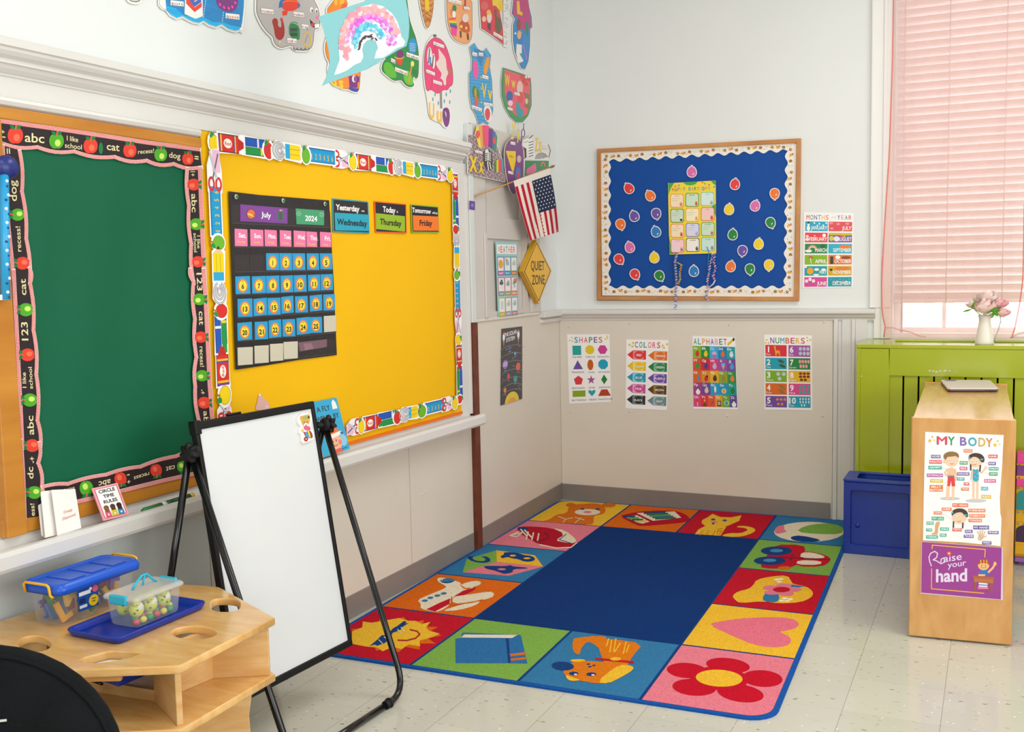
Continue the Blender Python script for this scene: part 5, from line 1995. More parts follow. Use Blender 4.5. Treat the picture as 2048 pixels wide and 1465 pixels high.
a.line([(1510, 350), (1505, 375), (1550, 380)], 5, 'D8B83C', 4).line([(1530, 350), (1528, 370)], 5, 'F4F4F4', 5)
a.poly(smooth([(1605, 215), (1640, 195), (1700, 225), (1702, 330), (1685, 345), (1610, 315)], 1), '1E8A4C', 4)
a.rect(1620, 240, 1680, 270, '3A4A40', 5).rect(1620, 280, 1680, 310, '3A4A40', 5).arc(1650, 205, 30, 15, 180, 360, 6, '1E8A4C', 5)
a.arc(1762, 340, 34, 58, 0, 360, 10, 'E8B83C', 4, 18)
a.line([(1765, 300), (1745, 370)], 3, '6A5A80', 4)
a.ell(1800, 85, 13, 24, 'F4F4F4', 5).ell(1842, 90, 12, 22, 'F4F4F4', 5).ell(1805, 92, 5, 12, '2A2A2A', 6).ell(1843, 98, 5, 12, '2A2A2A', 6)
a.ell(1852, 150, 18, 16, 'F07AA8', 5).poly([(1785, 165), (1820, 200), (1850, 205), (1825, 240), (1795, 222)], '2A1A1A', 5).ell(1808, 212, 15, 16, 'E8402C', 6)
a.rect(1826, 206, 1868, 238, 'FAFAF6', 6)
for k in range(4):
    a.arc(1660 + k * 34, 400, 18, 28, 20, 160, 4, '2B2622', 5)
label_(a, 'rooster', 1372, 105, 100, 30)
label_(a, 'rocket', 1648, 135, 84, 30)
label_(a, 'radio', 1594, 358, 74, 28)
label_(a, 'ring', 1718, 238, 52, 28, .2)
a.build('letter_cutout', GLOSS, None, 'grey animal cut-out with the words rooster, rocket, radio and ring', 'wall decoration', GRP)

# S orange cut-out mostly behind the painting
a = cut(RB, [(180, 120), (240, 40), (290, -20), (340, -60), (420, 20), (400, 100), (600, 300), (560, 840), (555, 950), (540, 1035), (480, 1030), (430, 1000), (370, 1000), (330, 980), (240, 940), (200, 800), (220, 700), (180, 640), (165, 520), (200, 400), (230, 200)], 'F08A2C', 16, 4, sm=1)
a.ell(285, 25, 18, 40, 'F5B82C', 3).ell(355, 30, 30, 40, 'F5B82C', 3)
a.star(380, 70, 50, 25, 6, 'E8622C', 4)
a.poly([(430, 860), (530, 850), (530, 990), (440, 990)], '7A2A80', 3).poly([(425, 985), (545, 1000), (530, 1040), (450, 1020)], '2A4AA8', 4)
a.poly([(520, 870), (550, 860), (550, 920), (530, 930)], '7A2A80', 4).ell(490, 890, 25, 40, 'EADCEA', 5).ell(500, 890, 12, 30, '7A2A80', 6)
a.text('S', (235, 955), (300, 975), 110, 'F2CC2C', 5, .06)
a.text('s', (305, 985), (380, 1000), 130, 'F2CC2C', 5, .06)
a.build('letter_cutout', GLOSS, None, 'orange and purple letter S cut-out mostly hidden behind the rainbow painting', 'wall decoration', GRP)

# T turtle
a = cut(RB, [(1080, -60), (1110, 200), (1145, 320), (1185, 420), (1215, 560), (1220, 700), (1215, 860), (1190, 890), (1160, 850), (1150, 920), (1170, 960), (1130, 985), (1070, 960), (1030, 900), (985, 905), (940, 910), (860, 850), (800, 790), (820, 700), (860, 660), (800, 400), (900, 100)], '1E8A3C', 14, 4, sm=1)
a.poly(smooth([(820, 705), (900, 700), (960, 800), (975, 880), (900, 880), (835, 830)], 2), '5AB82C', 3)
a.poly(smooth([(1050, 800), (1110, 790), (1150, 870), (1165, 960), (1090, 960), (1050, 900)], 2), '6AC02C', 3)
a.ell(1150, 520, 48, 90, '1E90D0', 3)
for k in range(5):
    a.line([(1120, 490 + k * 20), (1180, 496 + k * 20)], 7, 'B8DCF0', 4)
a.poly(smooth([(945, 640), (1055, 650), (1010, 765)], 1), 'E0402C', 3).ell(1010, 610, 40, 45, '7A2A70', 4).arc(1000, 640, 50, 22, 0, 180, 9, 'E8C03C', 5)
a.line([(1140, 720), (1135, 780), (1105, 930)], 14, 'E8903C', 4).ell(1148, 720, 20, 32, 'F0E060', 5)
a.poly([(1040, 750), (1200, 790), (1205, 860), (1170, 840), (1120, 770)], '1A7A38', 3)
label_(a, 'telephone', 1085, 630, 130, 36, .35)
label_(a, 'toothbrush', 955, 795, 135, 34, .4)
label_(a, 'top', 910, 690, 40, 30, .6)
a.build('letter_cutout', GLOSS, None, 'green turtle cut-out with yellow toothbrush below the rainbow painting', 'wall decoration', GRP)

# I ice cream cone (cropped by the frame)
a = cut(RC, [(95, -60), (110, 60), (140, 200), (160, 270), (178, 300), (205, 260), (235, 120), (245, -60)], 'D9924A', 12, 4, sm=1)
for k in range(5):
    a.line([(112, -10 + k * 55), (225, 70 + k * 55)] if k < 3 else [(150, 110 + k * 20), (210, 150 + k * 20)], 8, '9A5A20', 3)
    a.line([(238, -20 + k * 55), (125, 70 + k * 50)] if k < 3 else [(205, 130 + k * 20), (150, 170 + k * 15)], 8, '9A5A20', 3)
a.poly([(150, -50), (195, -50), (195, 120), (180, 122), (172, 100), (165, 110), (152, 105)], 'F2C41C', 5)
a.build('letter_cutout', GLOSS, None, 'brown waffle cone cut-out high on the wall', 'wall decoration', GRP)

# J jar, orange
a = cut(RC, [(380, -80), (385, 200), (410, 320), (450, 400), (520, 445), (590, 458), (630, 430), (648, 350), (642, -80)], 'F2A468', 12, 4, sm=1)
a.ell(460, 88, 22, 36, '1E8A4C', 5).ell(440, 130, 22, 40, 'E8803C', 4).ell(455, 150, 18, 36, 'F4F0EC', 5)
for k, c_ in enumerate(('E8402C', 'F0A02C', 'F0E02C', '3AA84C', '3A5AC0', '7A3A90')):
    a.line([(405 + k * 3, 200 + k * 15), (470 + k * 3, 195 + k * 19)], 16, c_, 5)
a.poly([(425, 290), (488, 300), (480, 385), (425, 360)], 'F0409A', 4)
a.poly(smooth([(520, 230), (560, 210), (615, 240), (625, 350), (540, 330), (512, 280)], 1), 'C8502C', 4).ell(530, 278, 14, 18, 'F2D02C', 5).ell(582, 295, 12, 16, 'F2D02C', 5)
a.ell(575, 190, 35, 45, 'E8D8CC', 5)
a.line([(525, 330), (528, 390)], 16, '4A4440', 5).line([(600, 355), (605, 415)], 16, '4A4440', 5)
a.text('J', (548, 40), (590, 48), 90, 'B03A6A', 5, .06)
label_(a, 'jacket', 400, 15, 130, 30, .25)
label_(a, 'jeep', 560, 92, 55, 22, .3)
a.build('letter_cutout', GLOSS, None, 'orange jar cut-out with a red jeep picture', 'wall decoration', GRP)

# K kite, red
a = cut(RC, [(720, -80), (735, 120), (745, 300), (770, 310), (860, 370), (975, 465), (965, 300), (930, 120), (905, -80)], 'DC3440', 12, 4, sm=0)
a.poly([(850, -60), (860, 60), (890, 60), (950, 130), (968, 110), (960, -60)], 'F2D02C', 5).text('k', (920, 90), (965, 100), 80, 'F2C41C', 6, .06)
a.ell(825, 180, 26, 60, 'E8D8D0', 4).ell(818, 130, 22, 28, 'F0C03C', 5).poly([(805, 240), (840, 250), (840, 330), (810, 300)], '5A2A6A', 5)
a.poly(smooth([(870, 120), (900, 90), (905, 180), (955, 200), (950, 330), (920, 360), (880, 290), (900, 220)], 1), '6A5A3C', 5)
a.ell(775, 60, 40, 45, 'E0605A', 3).ell(770, 200, 22, 30, 'E8C8A0', 4)
label_(a, 'kangaroo', 870, 360, 90, 24, .6)
a.build('letter_cutout', GLOSS, None, 'red kite cut-out with yellow letters', 'wall decoration', GRP)
# kite tail of confetti on white card
a = Art(RC, NL, .0018)
a.base([(975, -60), (975, 490), (1020, 500), (1030, 300), (1020, 100), (1045, -60)], 'ECE8E4')
rnd = random.Random(9)
for k in range(60):
    x, y = rnd.uniform(980, 1018), rnd.uniform(0, 480)
    a.rect(x, y, x + 7, y + 10, rnd.choice(['8AA8D0', 'B8C8E0', 'D8A0B8', '9AC0B0']), 1)
a.build('letter_cutout', GLOSS, None, 'narrow white speckled strip beside the red kite', 'wall decoration', GRP)

# L / surf-shaped blue and pink
a = cut(RC, [(1090, -80), (1065, 140), (1100, 200), (1078, 260), (1078, 420), (1095, 540), (1130, 640), (1165, 715), (1200, 720), (1232, 640), (1248, 480), (1250, 300), (1272, 285), (1265, 180), (1240, 80), (1220, -80)], '1E8AD0', 12, 4, sm=0)
a.poly([(1092, -70), (1070, 150), (1120, 180), (1140, 300), (1200, 320), (1262, 290), (1255, 160), (1215, -70)], 'C8347C', 3)
a.poly([(1112, 10), (1140, 12), (1148, 120), (1172, 128), (1172, 165), (1115, 145)], 'F2C41C', 5)
a.ell(1133, 260, 22, 60, '8A4A2C', 5).ell(1140, 380, 30, 60, 'F0A05C', 4).poly([(1100, 330), (1180, 360), (1180, 460), (1110, 440)], '1E80C8', 4).ell(1138, 370, 22, 40, 'F2B080', 5)
a.poly([(1110, 460), (1165, 470), (1165, 560), (1140, 560), (1185, 640), (1130, 665), (1105, 560)], 'F2EFEA', 5)
a.poly([(1200, 240), (1235, 220), (1230, 380), (1205, 350)], '1E8A6A', 5)
a.line([(1180, 470), (1215, 620)], 18, '9A7ACC', 5)
a.ell(1098, 350, 10, 12, 'F4F4F4', 5)
a.build('letter_cutout', GLOSS, None, 'tall pink and blue oval cut-out nearest the corner', 'wall decoration', GRP)

# U umbrella
up_ = [(240, 395), (300, 400), (355, 450), (400, 560), (435, 700), (445, 800), (440, 890), (410, 905), (385, 945), (350, 935), (310, 970), (280, 980), (240, 950), (210, 935), (172, 960), (155, 850), (145, 700), (150, 560), (175, 460)]
a = Art(RC, NL, .002, .0002)
sil = [(225, 385), (255, 355), (285, 390), (340, 420), (410, 560), (450, 720), (448, 890), (430, 920), (420, 1110), (420, 1240), (390, 1340), (350, 1330), (320, 1280), (250, 1260), (200, 1220), (185, 1060), (165, 960), (145, 850), (140, 620), (170, 460)]
a.base(grow(smooth(sil, 1), 6), 'EDE6DE')
a.poly(grow(smooth(up_, 1), 4), '2B2622', 1)
a.poly(smooth(up_, 1), 'EC3E78', 2)
a.ell(255, 375, 20, 16, '6A6A60', 2)
for k in (220, 280, 340, 400):
    a.line([(250 + (k - 300) * .1, 480), (k, 940)], 2, 'C02A60', 3)
a.line([(318, 960), (322, 1130)], 24, '8A8A88', 1)
a.poly(smooth([(340, 1140), (370, 1125), (400, 1135), (415, 1200), (405, 1300), (375, 1340), (345, 1290), (332, 1190), (350, 1120), (362, 1180), (375, 1240), (378, 1180)], 1), '7A3080', 3)
a.text('U', (195, 1230), (250, 1245), 165, 'F2BE3C', 4, .05)
a.text('u', (275, 1268), (330, 1280), 165, 'F2BE3C', 4, .05)
for x, y in ((235, 1040), (258, 990), (292, 1080), (375, 990), (355, 1060), (418, 955), (412, 1070)):
    a.ell(x, y, 6, 22, '2AA0C8', 3)
a.poly(smooth([(290, 500), (320, 545), (365, 600), (375, 660), (380, 730), (400, 760), (370, 820), (375, 890), (350, 895), (340, 840), (310, 820), (330, 770), (290, 720), (260, 660), (300, 620), (295, 560)], 1), 'EBD3CC', 4)
a.ell(408, 755, 16, 32, 'B07A4A', 5)
a.ell(200, 590, 26, 95, 'EFEAE6', 4).ell(240, 640, 18, 80, 'EFEAE6', 4).line([(200, 510), (188, 660)], 12, '5A5A5A', 5).line([(240, 580), (228, 700)], 12, '5A5A5A', 5).line([(208, 600), (206, 680)], 14, '2A80D0', 6)
label_(a, 'umbrella', 242, 460, 105, 22, .4)
label_(a, 'utensils', 168, 752, 84, 22, .45)
label_(a, 'unicorn', 240, 862, 85, 22, .35)
a.build('letter_cutout', GLOSS, None, 'pink umbrella cut-out with a unicorn and yellow letters Uu', 'wall decoration', GRP)

# V vest
vp = [(625, 495), (670, 455), (700, 510), (745, 540), (785, 530), (795, 505), (840, 580), (825, 700), (850, 840), (862, 1150), (850, 1230), (810, 1300), (770, 1270), (720, 1300), (690, 1200), (645, 1120), (625, 1000), (622, 850), (620, 770), (645, 740), (650, 620)]
a = cut(RC, vp, '3AA4DC', 8, 4, sm=0, edge='DDE4E0')
for k in range(22):
    y = 560 + k * 34
    x0 = 628 + max(0, (y - 1100) * .25)
    run = [(xx, y + 4 + (xx - x0) * .15) for xx in range(620, 860, 6) if inside(vp, xx - 3, y + 4 + (xx - x0) * .15) and inside(vp, xx + 9, y + 4 + (xx - x0) * .15)]
    if len(run) > 1:
        a.line([run[0], run[-1]], 7, '2A86C4', 3)
a.poly([(660, 500), (790, 560), (760, 620), (740, 700), (700, 620)], '1E80C0', 4)
a.poly(smooth([(655, 630), (700, 640), (715, 760), (690, 840), (660, 800), (650, 720)], 1), 'F050A0', 5)
a.poly(smooth([(800, 590), (835, 600), (805, 770), (770, 785), (760, 720)], 1), 'F0A02C', 5)
a.text('V', (745, 1020), (795, 1035), 155, 'F2D02C', 6, .05)
a.text('v', (808, 1040), (855, 1050), 145, 'F2D02C', 6, .05)
a.poly(smooth([(640, 960), (665, 880), (700, 930), (725, 960), (720, 1060), (690, 1060), (660, 1020)], 1), '2A8A3C', 5).ell(690, 1060, 20, 55, 'E8503C', 6).ell(680, 970, 10, 50, 'F0903C', 6)
a.ell(810, 1190, 42, 95, 'F0ECE8', 5, -8).poly(smooth([(785, 1140), (820, 1130), (838, 1200), (808, 1280), (775, 1210)], 1), 'E03A4A', 6)
for x, y in ((738, 810), (742, 925), (742, 1072), (752, 1195)):
    a.ell(x, y, 8, 13, 'E8C83C', 6)
label_(a, 'vase', 650, 575, 44, 24, .25)
label_(a, 'vest', 718, 578, 40, 24, .2)
label_(a, 'violin', 755, 812, 56, 24, .3)
label_(a, 'vegetables', 645, 1130, 98, 24, .35)
label_(a, 'valentine', 770, 1095, 88, 20, .2)
a.build('letter_cutout', GLOSS, None, 'blue striped vest cut-out with yellow letters Vv', 'wall decoration', GRP)

# W watermelon
wp = [(970, 710), (1180, 780), (1255, 815), (1262, 900), (1265, 1100), (1230, 1210), (1175, 1275), (1110, 1275), (1050, 1220), (990, 1120), (958, 1000), (955, 860)]
a = cut(RC, wp, '2A9A4C', 8, 4, sm=0, edge='DDE4E0')
a.poly([(985, 728), (1250, 822), (1255, 1090), (1215, 1200), (1140, 1240), (1080, 1190), (1015, 1090), (985, 960)], 'F0566A', 3)
for k, (x, y) in enumerate(((1165, 800), (1195, 830), (1240, 830), (1210, 880), (1180, 850))):
    a.ell(x, y, 20, 24, 'DC3A3C', 4)
a.ell(1238, 800, 14, 20, 'E8ECE6', 5).ell(1210, 806, 12, 16, 'E8ECE6', 5)
a.text('W', (985, 890), (1040, 905), 120, 'F2D02C', 6, .05)
a.text('w', (1055, 912), (1098, 925), 115, 'F2D02C', 6, .05)
a.ell(1145, 920, 32, 75, 'E8C8B8', 5).ell(1150, 1020, 30, 60, 'E8404C', 5)
a.ell(1037, 1010, 34, 58, '2A5AA8', 5).ell(1045, 1080, 26, 30, 'F4D0D8', 6)
a.poly(smooth([(1105, 1060), (1135, 1070), (1150, 1140), (1185, 1150), (1180, 1210), (1140, 1250), (1105, 1200)], 1), '1E9AA8', 5)
a.poly([(1185, 970), (1245, 985), (1245, 1150), (1190, 1110), (1205, 1040)], '8A7050', 5).ell(1215, 1060, 16, 30, 'D8D0A0', 6)
label_(a, 'wagon', 1090, 985, 50, 16, .3)
label_(a, 'worm', 1020, 1140, 45, 16, .4)
a.build('letter_cutout', GLOSS, None, 'red and green watermelon slice cut-out with yellow letters Ww', 'wall decoration', GRP)

# X: patterned xylophone card
xp = [(210, 300), (300, 320), (330, 200), (420, 185), (465, 200), (520, 230), (570, 330), (560, 420), (610, 560), (660, 700), (665, 880), (450, 830), (215, 775), (215, 560), (260, 500), (215, 440)]
a = Art(RD, N2, .003, .0002)
a.base(grow(xp, 8), 'EDE6DE')
a.poly(xp, '9A8A94', 1)
rnd = random.Random(31)


for i in range(24):
    for j in range(36):
        x, y = 220 + i * 18.5 + (9 if j % 2 else 0), 310 + j * 15.5
        if inside(xp, x, y):
            a.ell(x, y, 6, 5, ['E8DCC8', 'C87A8A', '4A4A78', 'D8A05A', 'F0E8E0', '6A4A6A'][(i + j * 2) % 6], 2, n=6)
a.poly([(310, 215), (345, 200), (350, 300), (385, 470), (345, 460), (310, 330)], 'F2D83C', 4).ell(330, 300, 22, 50, 'E8453C', 6)
a.poly([(345, 200), (382, 190), (400, 460), (372, 455)], 'E8A05C', 5)
a.poly([(382, 190), (420, 188), (432, 440), (400, 445)], 'E84A4C', 5).poly([(420, 188), (464, 192), (462, 430), (432, 440)], 'F03A8C', 5)
a.poly([(466, 225), (515, 240), (510, 470), (464, 450)], '6A2A80', 5).poly([(515, 250), (545, 270), (540, 500), (508, 470)], '2A6AB0', 5).poly([(545, 270), (572, 330), (555, 510), (530, 510)], '2E9A5C', 5).ell(533, 375, 20, 42, 'E8453C', 6)
a.text('X', (225, 742), (325, 756), 185, 'F2CC1C', 6, .07)
a.text('x', (342, 758), (402, 772), 200, 'F2CC1C', 6, .06)
a.poly(smooth([(400, 480), (500, 500), (515, 600), (500, 750), (425, 720), (400, 600)], 1), '3A3430', 5)
for k in range(5):
    a.line([(420, 530 + k * 22), (460, 515 + k * 22), (490, 535 + k * 22)], 9, 'EFECE6', 6)
a.line([(458, 500), (455, 640)], 9, 'EFECE6', 6).line([(450, 640), (462, 735)], 12, 'EFECE6', 6).line([(475, 640), (490, 720)], 12, 'EFECE6', 6).ell(438, 505, 18, 22, 'EFECE6', 6)
for k, c_ in enumerate(('1E9A4C', 'F2D02C', 'E8602C', 'E04A7A', '4AA8B8')):
    a.poly([(538 + k * 22, 620 - k * 6), (560 + k * 22, 615 - k * 6), (560 + k * 22, 765 - k * 4), (538 + k * 22, 765 - k * 3)], c_, 5)
label_(a, 'xylophone', 300, 515, 85, 20, .25)
a.build('letter_cutout', GLOSS, None, 'speckled card cut-out with rainbow bars and yellow letters Xx', 'wall decoration', GRP)

# Y yo-yo
yp = [(760, 345), (830, 350), (870, 420), (885, 520), (890, 650), (885, 800), (860, 900), (800, 1010), (760, 1030), (720, 950), (690, 820), (668, 650), (662, 500), (690, 400)]
RY = crop(900, 220, 6.104, onleft, 0.04)
a = cut(RY, yp, '7A3C84', 8, 3, N2, 1, 'E0D6CE', .003)
a.text('Y', (742, 330), (795, 335), 180, 'F2CC1C', 6, .06)
a.text('y', (805, 345), (850, 348), 150, 'F2CC1C', 6, .06)
a.poly([(735, 330), (760, 330), (770, 360), (730, 360)], 'F2CC1C', 6)
a.line([(893, 165), (890, 240)], 10, '4A3450', 3).arc(885, 285, 20, 50, 0, 360, 12, '6A3C74', 3, 16).line([(868, 320), (860, 420)], 12, '4A3450', 3)
a.poly([(672, 500), (795, 505), (795, 620), (768, 755), (745, 740)], 'F2CC1C', 5)
a.text('YIELD', (705, 575), (775, 590), 28, '6A5A1A', 6, .02)
a.ell(825, 800, 38, 100, '3A7AC8', 5).ell(828, 810, 20, 55, 'E8503C', 6)
a.ell(835, 600, 26, 45, 'D8B8B8', 5)
label_(a, 'yak', 735, 415, 50, 24, .2)
label_(a, 'yarn', 705, 770, 55, 22, .3)
a.build('letter_cutout', GLOSS, None, 'purple cut-out with a yellow triangle and letters Yy', 'wall decoration', GRP)

# Z zebra on a green panel
a = Art(RD, N2, .003, .0002)
zs = [(905, 820), (905, 610), (940, 580), (935, 470), (880, 440), (890, 370), (960, 345), (1000, 310), (1020, 370), (1180, 420), (1215, 420), (1225, 520), (1205, 600), (1210, 760)]
a.base(grow(zs, 8), 'ECE8E2')
a.poly([(908, 618), (1200, 622), (1200, 700), (905, 810)], '1E8A4C', 2)
a.poly(smooth([(885, 380), (940, 350), (985, 345), (1010, 400), (1015, 520), (1040, 560), (1110, 525), (1180, 570), (1190, 610), (940, 605), (945, 480), (890, 440)], 1), 'F6F3EE', 2)
for k in range(6):
    a.line([(955, 400 + k * 34), (1008, 385 + k * 34)], 9, '2A2826', 4)
for k in range(7):
    a.arc(1110, 600, 18 + k * 10, 15 + k * 10, 180, 340, 5, '2A2826', 4)
a.line([(900, 400), (950, 380)], 5, '2A2826', 4).line([(960, 350), (1005, 310)], 10, '3A3836', 4).line([(1195, 425), (1220, 500), (1200, 580)], 8, '2A4A3A', 4)
a.text('Z', (1030, 500), (1070, 505), 165, 'F2CC1C', 6, .06)
a.text('z', (1072, 500), (1112, 503), 170, 'F2CC1C', 6, .05)
a.poly(smooth([(925, 720), (1000, 680), (1035, 640), (1045, 700), (1050, 750), (920, 800)], 1), 'F06AA0', 4)
a.arc(1128, 690, 22, 48, 180, 360, 14, 'F0705C', 4).arc(1128, 700, 6, 25, 180, 360, 8, '2A9A5C', 5)
label_(a, 'zebra', 1122, 470, 60, 24, .1)
a.build('letter_cutout', GLOSS, None, 'zebra cut-out standing on a green panel with letters Zz', 'wall decoration', GRP)

# ---- rainbow painting hanging free in front of the wall
RBo = crop(620, 0, 5.634, onx, 0.0)
HX = 0.42


def rbmap(u, v):
    x, y = 620 + u / 5.634, v / 5.634
    t = (v - 200) / 800
    s = (u - 100) / 1000
    return hit(x, y, Vector((HX, -2.2, 2.3)), Vector((1, 0.12, -0.10)).normalized())


a = Art(rbmap, Vector((1, 0.12, -0.10)).normalized(), .0006, .0003)
sheet = [(92, 190), (350, 100), (600, 20), (720, -60), (1060, -110), (1085, 40), (1110, 160), (1118, 300), (1110, 420), (1085, 520), (1000, 560), (850, 650), (650, 780), (450, 850), (220, 930), (130, 972), (180, 870), (222, 700), (215, 600), (190, 480), (150, 330)]
a.base(sheet, '86C6CC', .0006)
arch = [(330, 680), (322, 500), (340, 380), (390, 260), (460, 160), (560, 80), (700, 45), (820, 70), (920, 150), (980, 240), (1015, 350), (1025, 410), (1070, 470), (1050, 520), (980, 540), (900, 600), (820, 650), (725, 660), (740, 590), (765, 540), (740, 470), (690, 440), (640, 455), (600, 500), (585, 560), (598, 640), (570, 700), (500, 730), (420, 790), (330, 830), (270, 845), (300, 760)]
a.poly(arch, 'F8F6F8', 1)
rnd = random.Random(12)


def blobs(cx_, cy_, rx, ry, a0, a1, n, r, cols, z):
    for k in range(n):
        t = math.radians(a0 + (a1 - a0) * (k + rnd.uniform(.2, .8)) / n)
        j = rnd.uniform(-.06, .06)
        a.ell(cx_ + rx * (1 + j) * math.cos(t), cy_ + ry * (1 + j) * math.sin(t), r * rnd.uniform(.7, 1.2), r * rnd.uniform(.8, 1.3), rnd.choice(cols), z + (k % 3), rnd.uniform(0, 90), 12)


blobs(670, 440, 315, 350, 140, 352, 36, 30, ['F8A8B0', 'F49AA8', 'FAB8BC', 'F8B0B0'], 2)
blobs(670, 440, 272, 300, 150, 350, 30, 26, ['F8B4B8', 'FAC4C8', 'F6A4B0', 'FBD4D8'], 4)
blobs(670, 440, 205, 215, 175, 375, 20, 20, ['EAA0E8', 'F2C0F0', 'E07AE0'], 5)
blobs(670, 430, 245, 250, 170, 380, 26, 24, ['E07AE0', 'EA90E4', 'D860D0', 'F0A8EC'], 5)
a.line([(520, 290), (600, 215), (700, 190), (800, 250)], 40, 'E060D8', 6)
blobs(660, 470, 165, 190, 160, 340, 22, 24, ['5AC8E0', '7AD8E8', '4AB8DC'], 8)
blobs(655, 480, 135, 150, 165, 345, 18, 16, ['8AD8EC', 'B0E6F2', '5AC0E0'], 9)
blobs(650, 560, 105, 150, 178, 300, 16, 12, ['4A3A40', '6A4A54', '3A3038'], 11)
a.line([(670, 405), (690, 385)], 12, '3A3038', 11).line([(725, 430), (745, 455)], 14, '4A2A44', 11)
blobs(945, 440, 20, 60, 0, 360, 5, 18, ['E08AE8'], 5)
a.line([(670, 750), (690, 744), (700, 738), (730, 726), (760, 715), (800, 697)], 5, '6AB4BC', 2)
pg = a.build('painting', PAPER, None, 'turquoise sheet with a dabbed pink, purple and blue rainbow hanging from above', 'painting')
m = MB('D8D8D8')
hp = rbmap(760, -75)
m.tube([hp, Vector((hp.x, hp.y, 3.6))], .0008, 5)
o = m.build('hanging_thread', PLAST, None)
o.parent = pg
o.location = o.location - pg.location

# ================================================================== RUG
RR = 0.0309
ra_, rb_ = Vector((math.cos(RR), math.sin(RR), 0)), Vector((-math.sin(RR), math.cos(RR), 0))
RUGZ = 0.008


def rl(u, v):
    q = ra_ * u + rb_ * v
    return Vector((q.x, q.y, RUGZ))


c6 = lambda u, v: onz(660 + u / 3.185, 980 + v / 3.185, RUGZ)
c7 = lambda u, v: onz(1180 + u / 3.185, 980 + v / 3.185, RUGZ)
c8 = lambda u, v: onz(1100 + u / 3.413, 1300 + v / 3.413, RUGZ)
a = Art(rl, (0, 0, 1), 0.0, 0.00035)
X0, X1, Y0, Y1 = -0.030, 1.808, -2.958, -0.068


def rrect(x0, y0, x1, y1, r, n=6):
    out = []
    for cx, cy, a0 in ((x1 - r, y1 - r, 0), (x0 + r, y1 - r, 90), (x0 + r, y0 + r, 180), (x1 - r, y0 + r, 270)):
        for k in range(n + 1):
            t = math.radians(a0 + 90 * k / n)
            out.append((cx + r * math.cos(t), cy + r * math.sin(t)))
    return out


NAVY, BLUE, RBLUE, RED, ORG, YEL, GRN, PNK, WHT = '14356F', '1B4E96', '3579A8', 'C4162C', 'DF6A16', 'F0BC34', '7FAE4C', 'E77E8E', 'EBDDC2'
a.base(rrect(X0, Y0, X1, Y1, .10), '1B57A8', 0.008)
a.poly(rrect(X0 + .018, Y0 + .018, X1 - .018, Y1 - .018, .085), '16407E', 1)
gx = [X0 + .018, .447, .893, 1.352, X1 - .018]
gy = [Y0 + .018, -2.377, -1.836, -1.244, -.668, Y1 - .018]
SQ = {(0, 0): RED, (1, 0): GRN, (2, 0): RBLUE, (3, 0): PNK, (0, 1): ORG, (0, 2): RBLUE, (0, 3): PNK, (0, 4): YEL, (1, 4): ORG, (2, 4): RED, (3, 4): RBLUE, (3, 3): GRN, (3, 2): RED, (3, 1): YEL}
for (i, j), c_ in SQ.items():
    x0, x1, y0, y1 = gx[i] + .006 * (i > 0), gx[i + 1] - .006 * (i < 3), gy[j] + .006 * (j > 0), gy[j + 1] - .006 * (j < 4)
    if (i, j) in ((0, 0), (3, 0), (0, 4), (3, 4)):
        full = rrect(X0 + .018, Y0 + .018, X1 - .018, Y1 - .018, .085)
        pts = [q for q in full if x0 - 1e-6 <= q[0] <= x1 + 1e-6 and y0 - 1e-6 <= q[1] <= y1 + 1e-6]
        ins = {(0, 0): (x1, y1), (3, 0): (x0, y1), (0, 4): (x1, y0), (3, 4): (x0, y0)}[(i, j)]
        pts += [(x0, y0), (x1, y0), (x1, y1), (x0, y1)]
        outc = {(0, 0): (x0, y0), (3, 0): (x1, y0), (0, 4): (x0, y1), (3, 4): (x1, y1)}[(i, j)]
        pts = [q for q in pts if q != outc]
        mx, my = (x0 + x1) / 2, (y0 + y1) / 2
        pts = sorted(set(pts), key=lambda q: math.atan2(q[1] - my, q[0] - mx))
        a.poly(pts, c_, 2)
    else:
        a.rect(x0, y0, x1, y1, c_, 2)
a.rect(gx[1] + .002, gy[1] + .002, gx[3] - .002, gy[4] - .002, '0B3574', 2)

# motifs traced on the floor plane
a.M = c6
# sun
a.star(415, 925, 300, 218, 13, ORG, 3, -80, .38)
a.poly([(140, 905), (205, 880), (210, 842), (262, 850), (330, 840), (440, 820), (500, 838), (545, 838), (585, 858), (640, 845), (612, 880), (630, 900), (700, 920), (640, 945), (570, 965), (575, 1000), (500, 990), (455, 1018), (400, 1005), (335, 1032), (300, 1008), (235, 1003), (140, 985)], YEL, 4)
a.poly([(248, 1002), (290, 968), (330, 930), (360, 930), (400, 888), (430, 870), (470, 840), (488, 842), (482, 855), (505, 850), (455, 882), (455, 892), (420, 908), (400, 915), (385, 945), (350, 980), (300, 998), (285, 990)], '16407E', 5)
for x in (310, 345, 372, 430, 452):
    a.line([(x, 925 + (372 - x) * .55), (x + 25, 950 + (372 - x) * .55)], 5, WHT, 6)
a.line([(510, 895), (555, 905), (572, 925), (545, 950), (490, 964), (432, 962)], 9, 'B01A30', 5)
# book
a.poly([(843, 912), (1215, 928), (1258, 1110), (1140, 1108), (800, 1108), (798, 950), (835, 948)], '2E6FA8', 3)
a.poly([(835, 945), (855, 925), (1195, 928), (1160, 948)], WHT, 4)
a.poly([(1120, 950), (1138, 950), (1150, 1108), (1135, 1108)], '16407E', 4)
a.poly([(1148, 1050), (1245, 1038), (1248, 1054), (1150, 1066)], ORG, 4).poly([(1150, 1080), (1248, 1070), (1250, 1084), (1152, 1094)], ORG, 4)
a.line([(1140, 1050), (1235, 1045)], 3, '5A9AC8', 4)
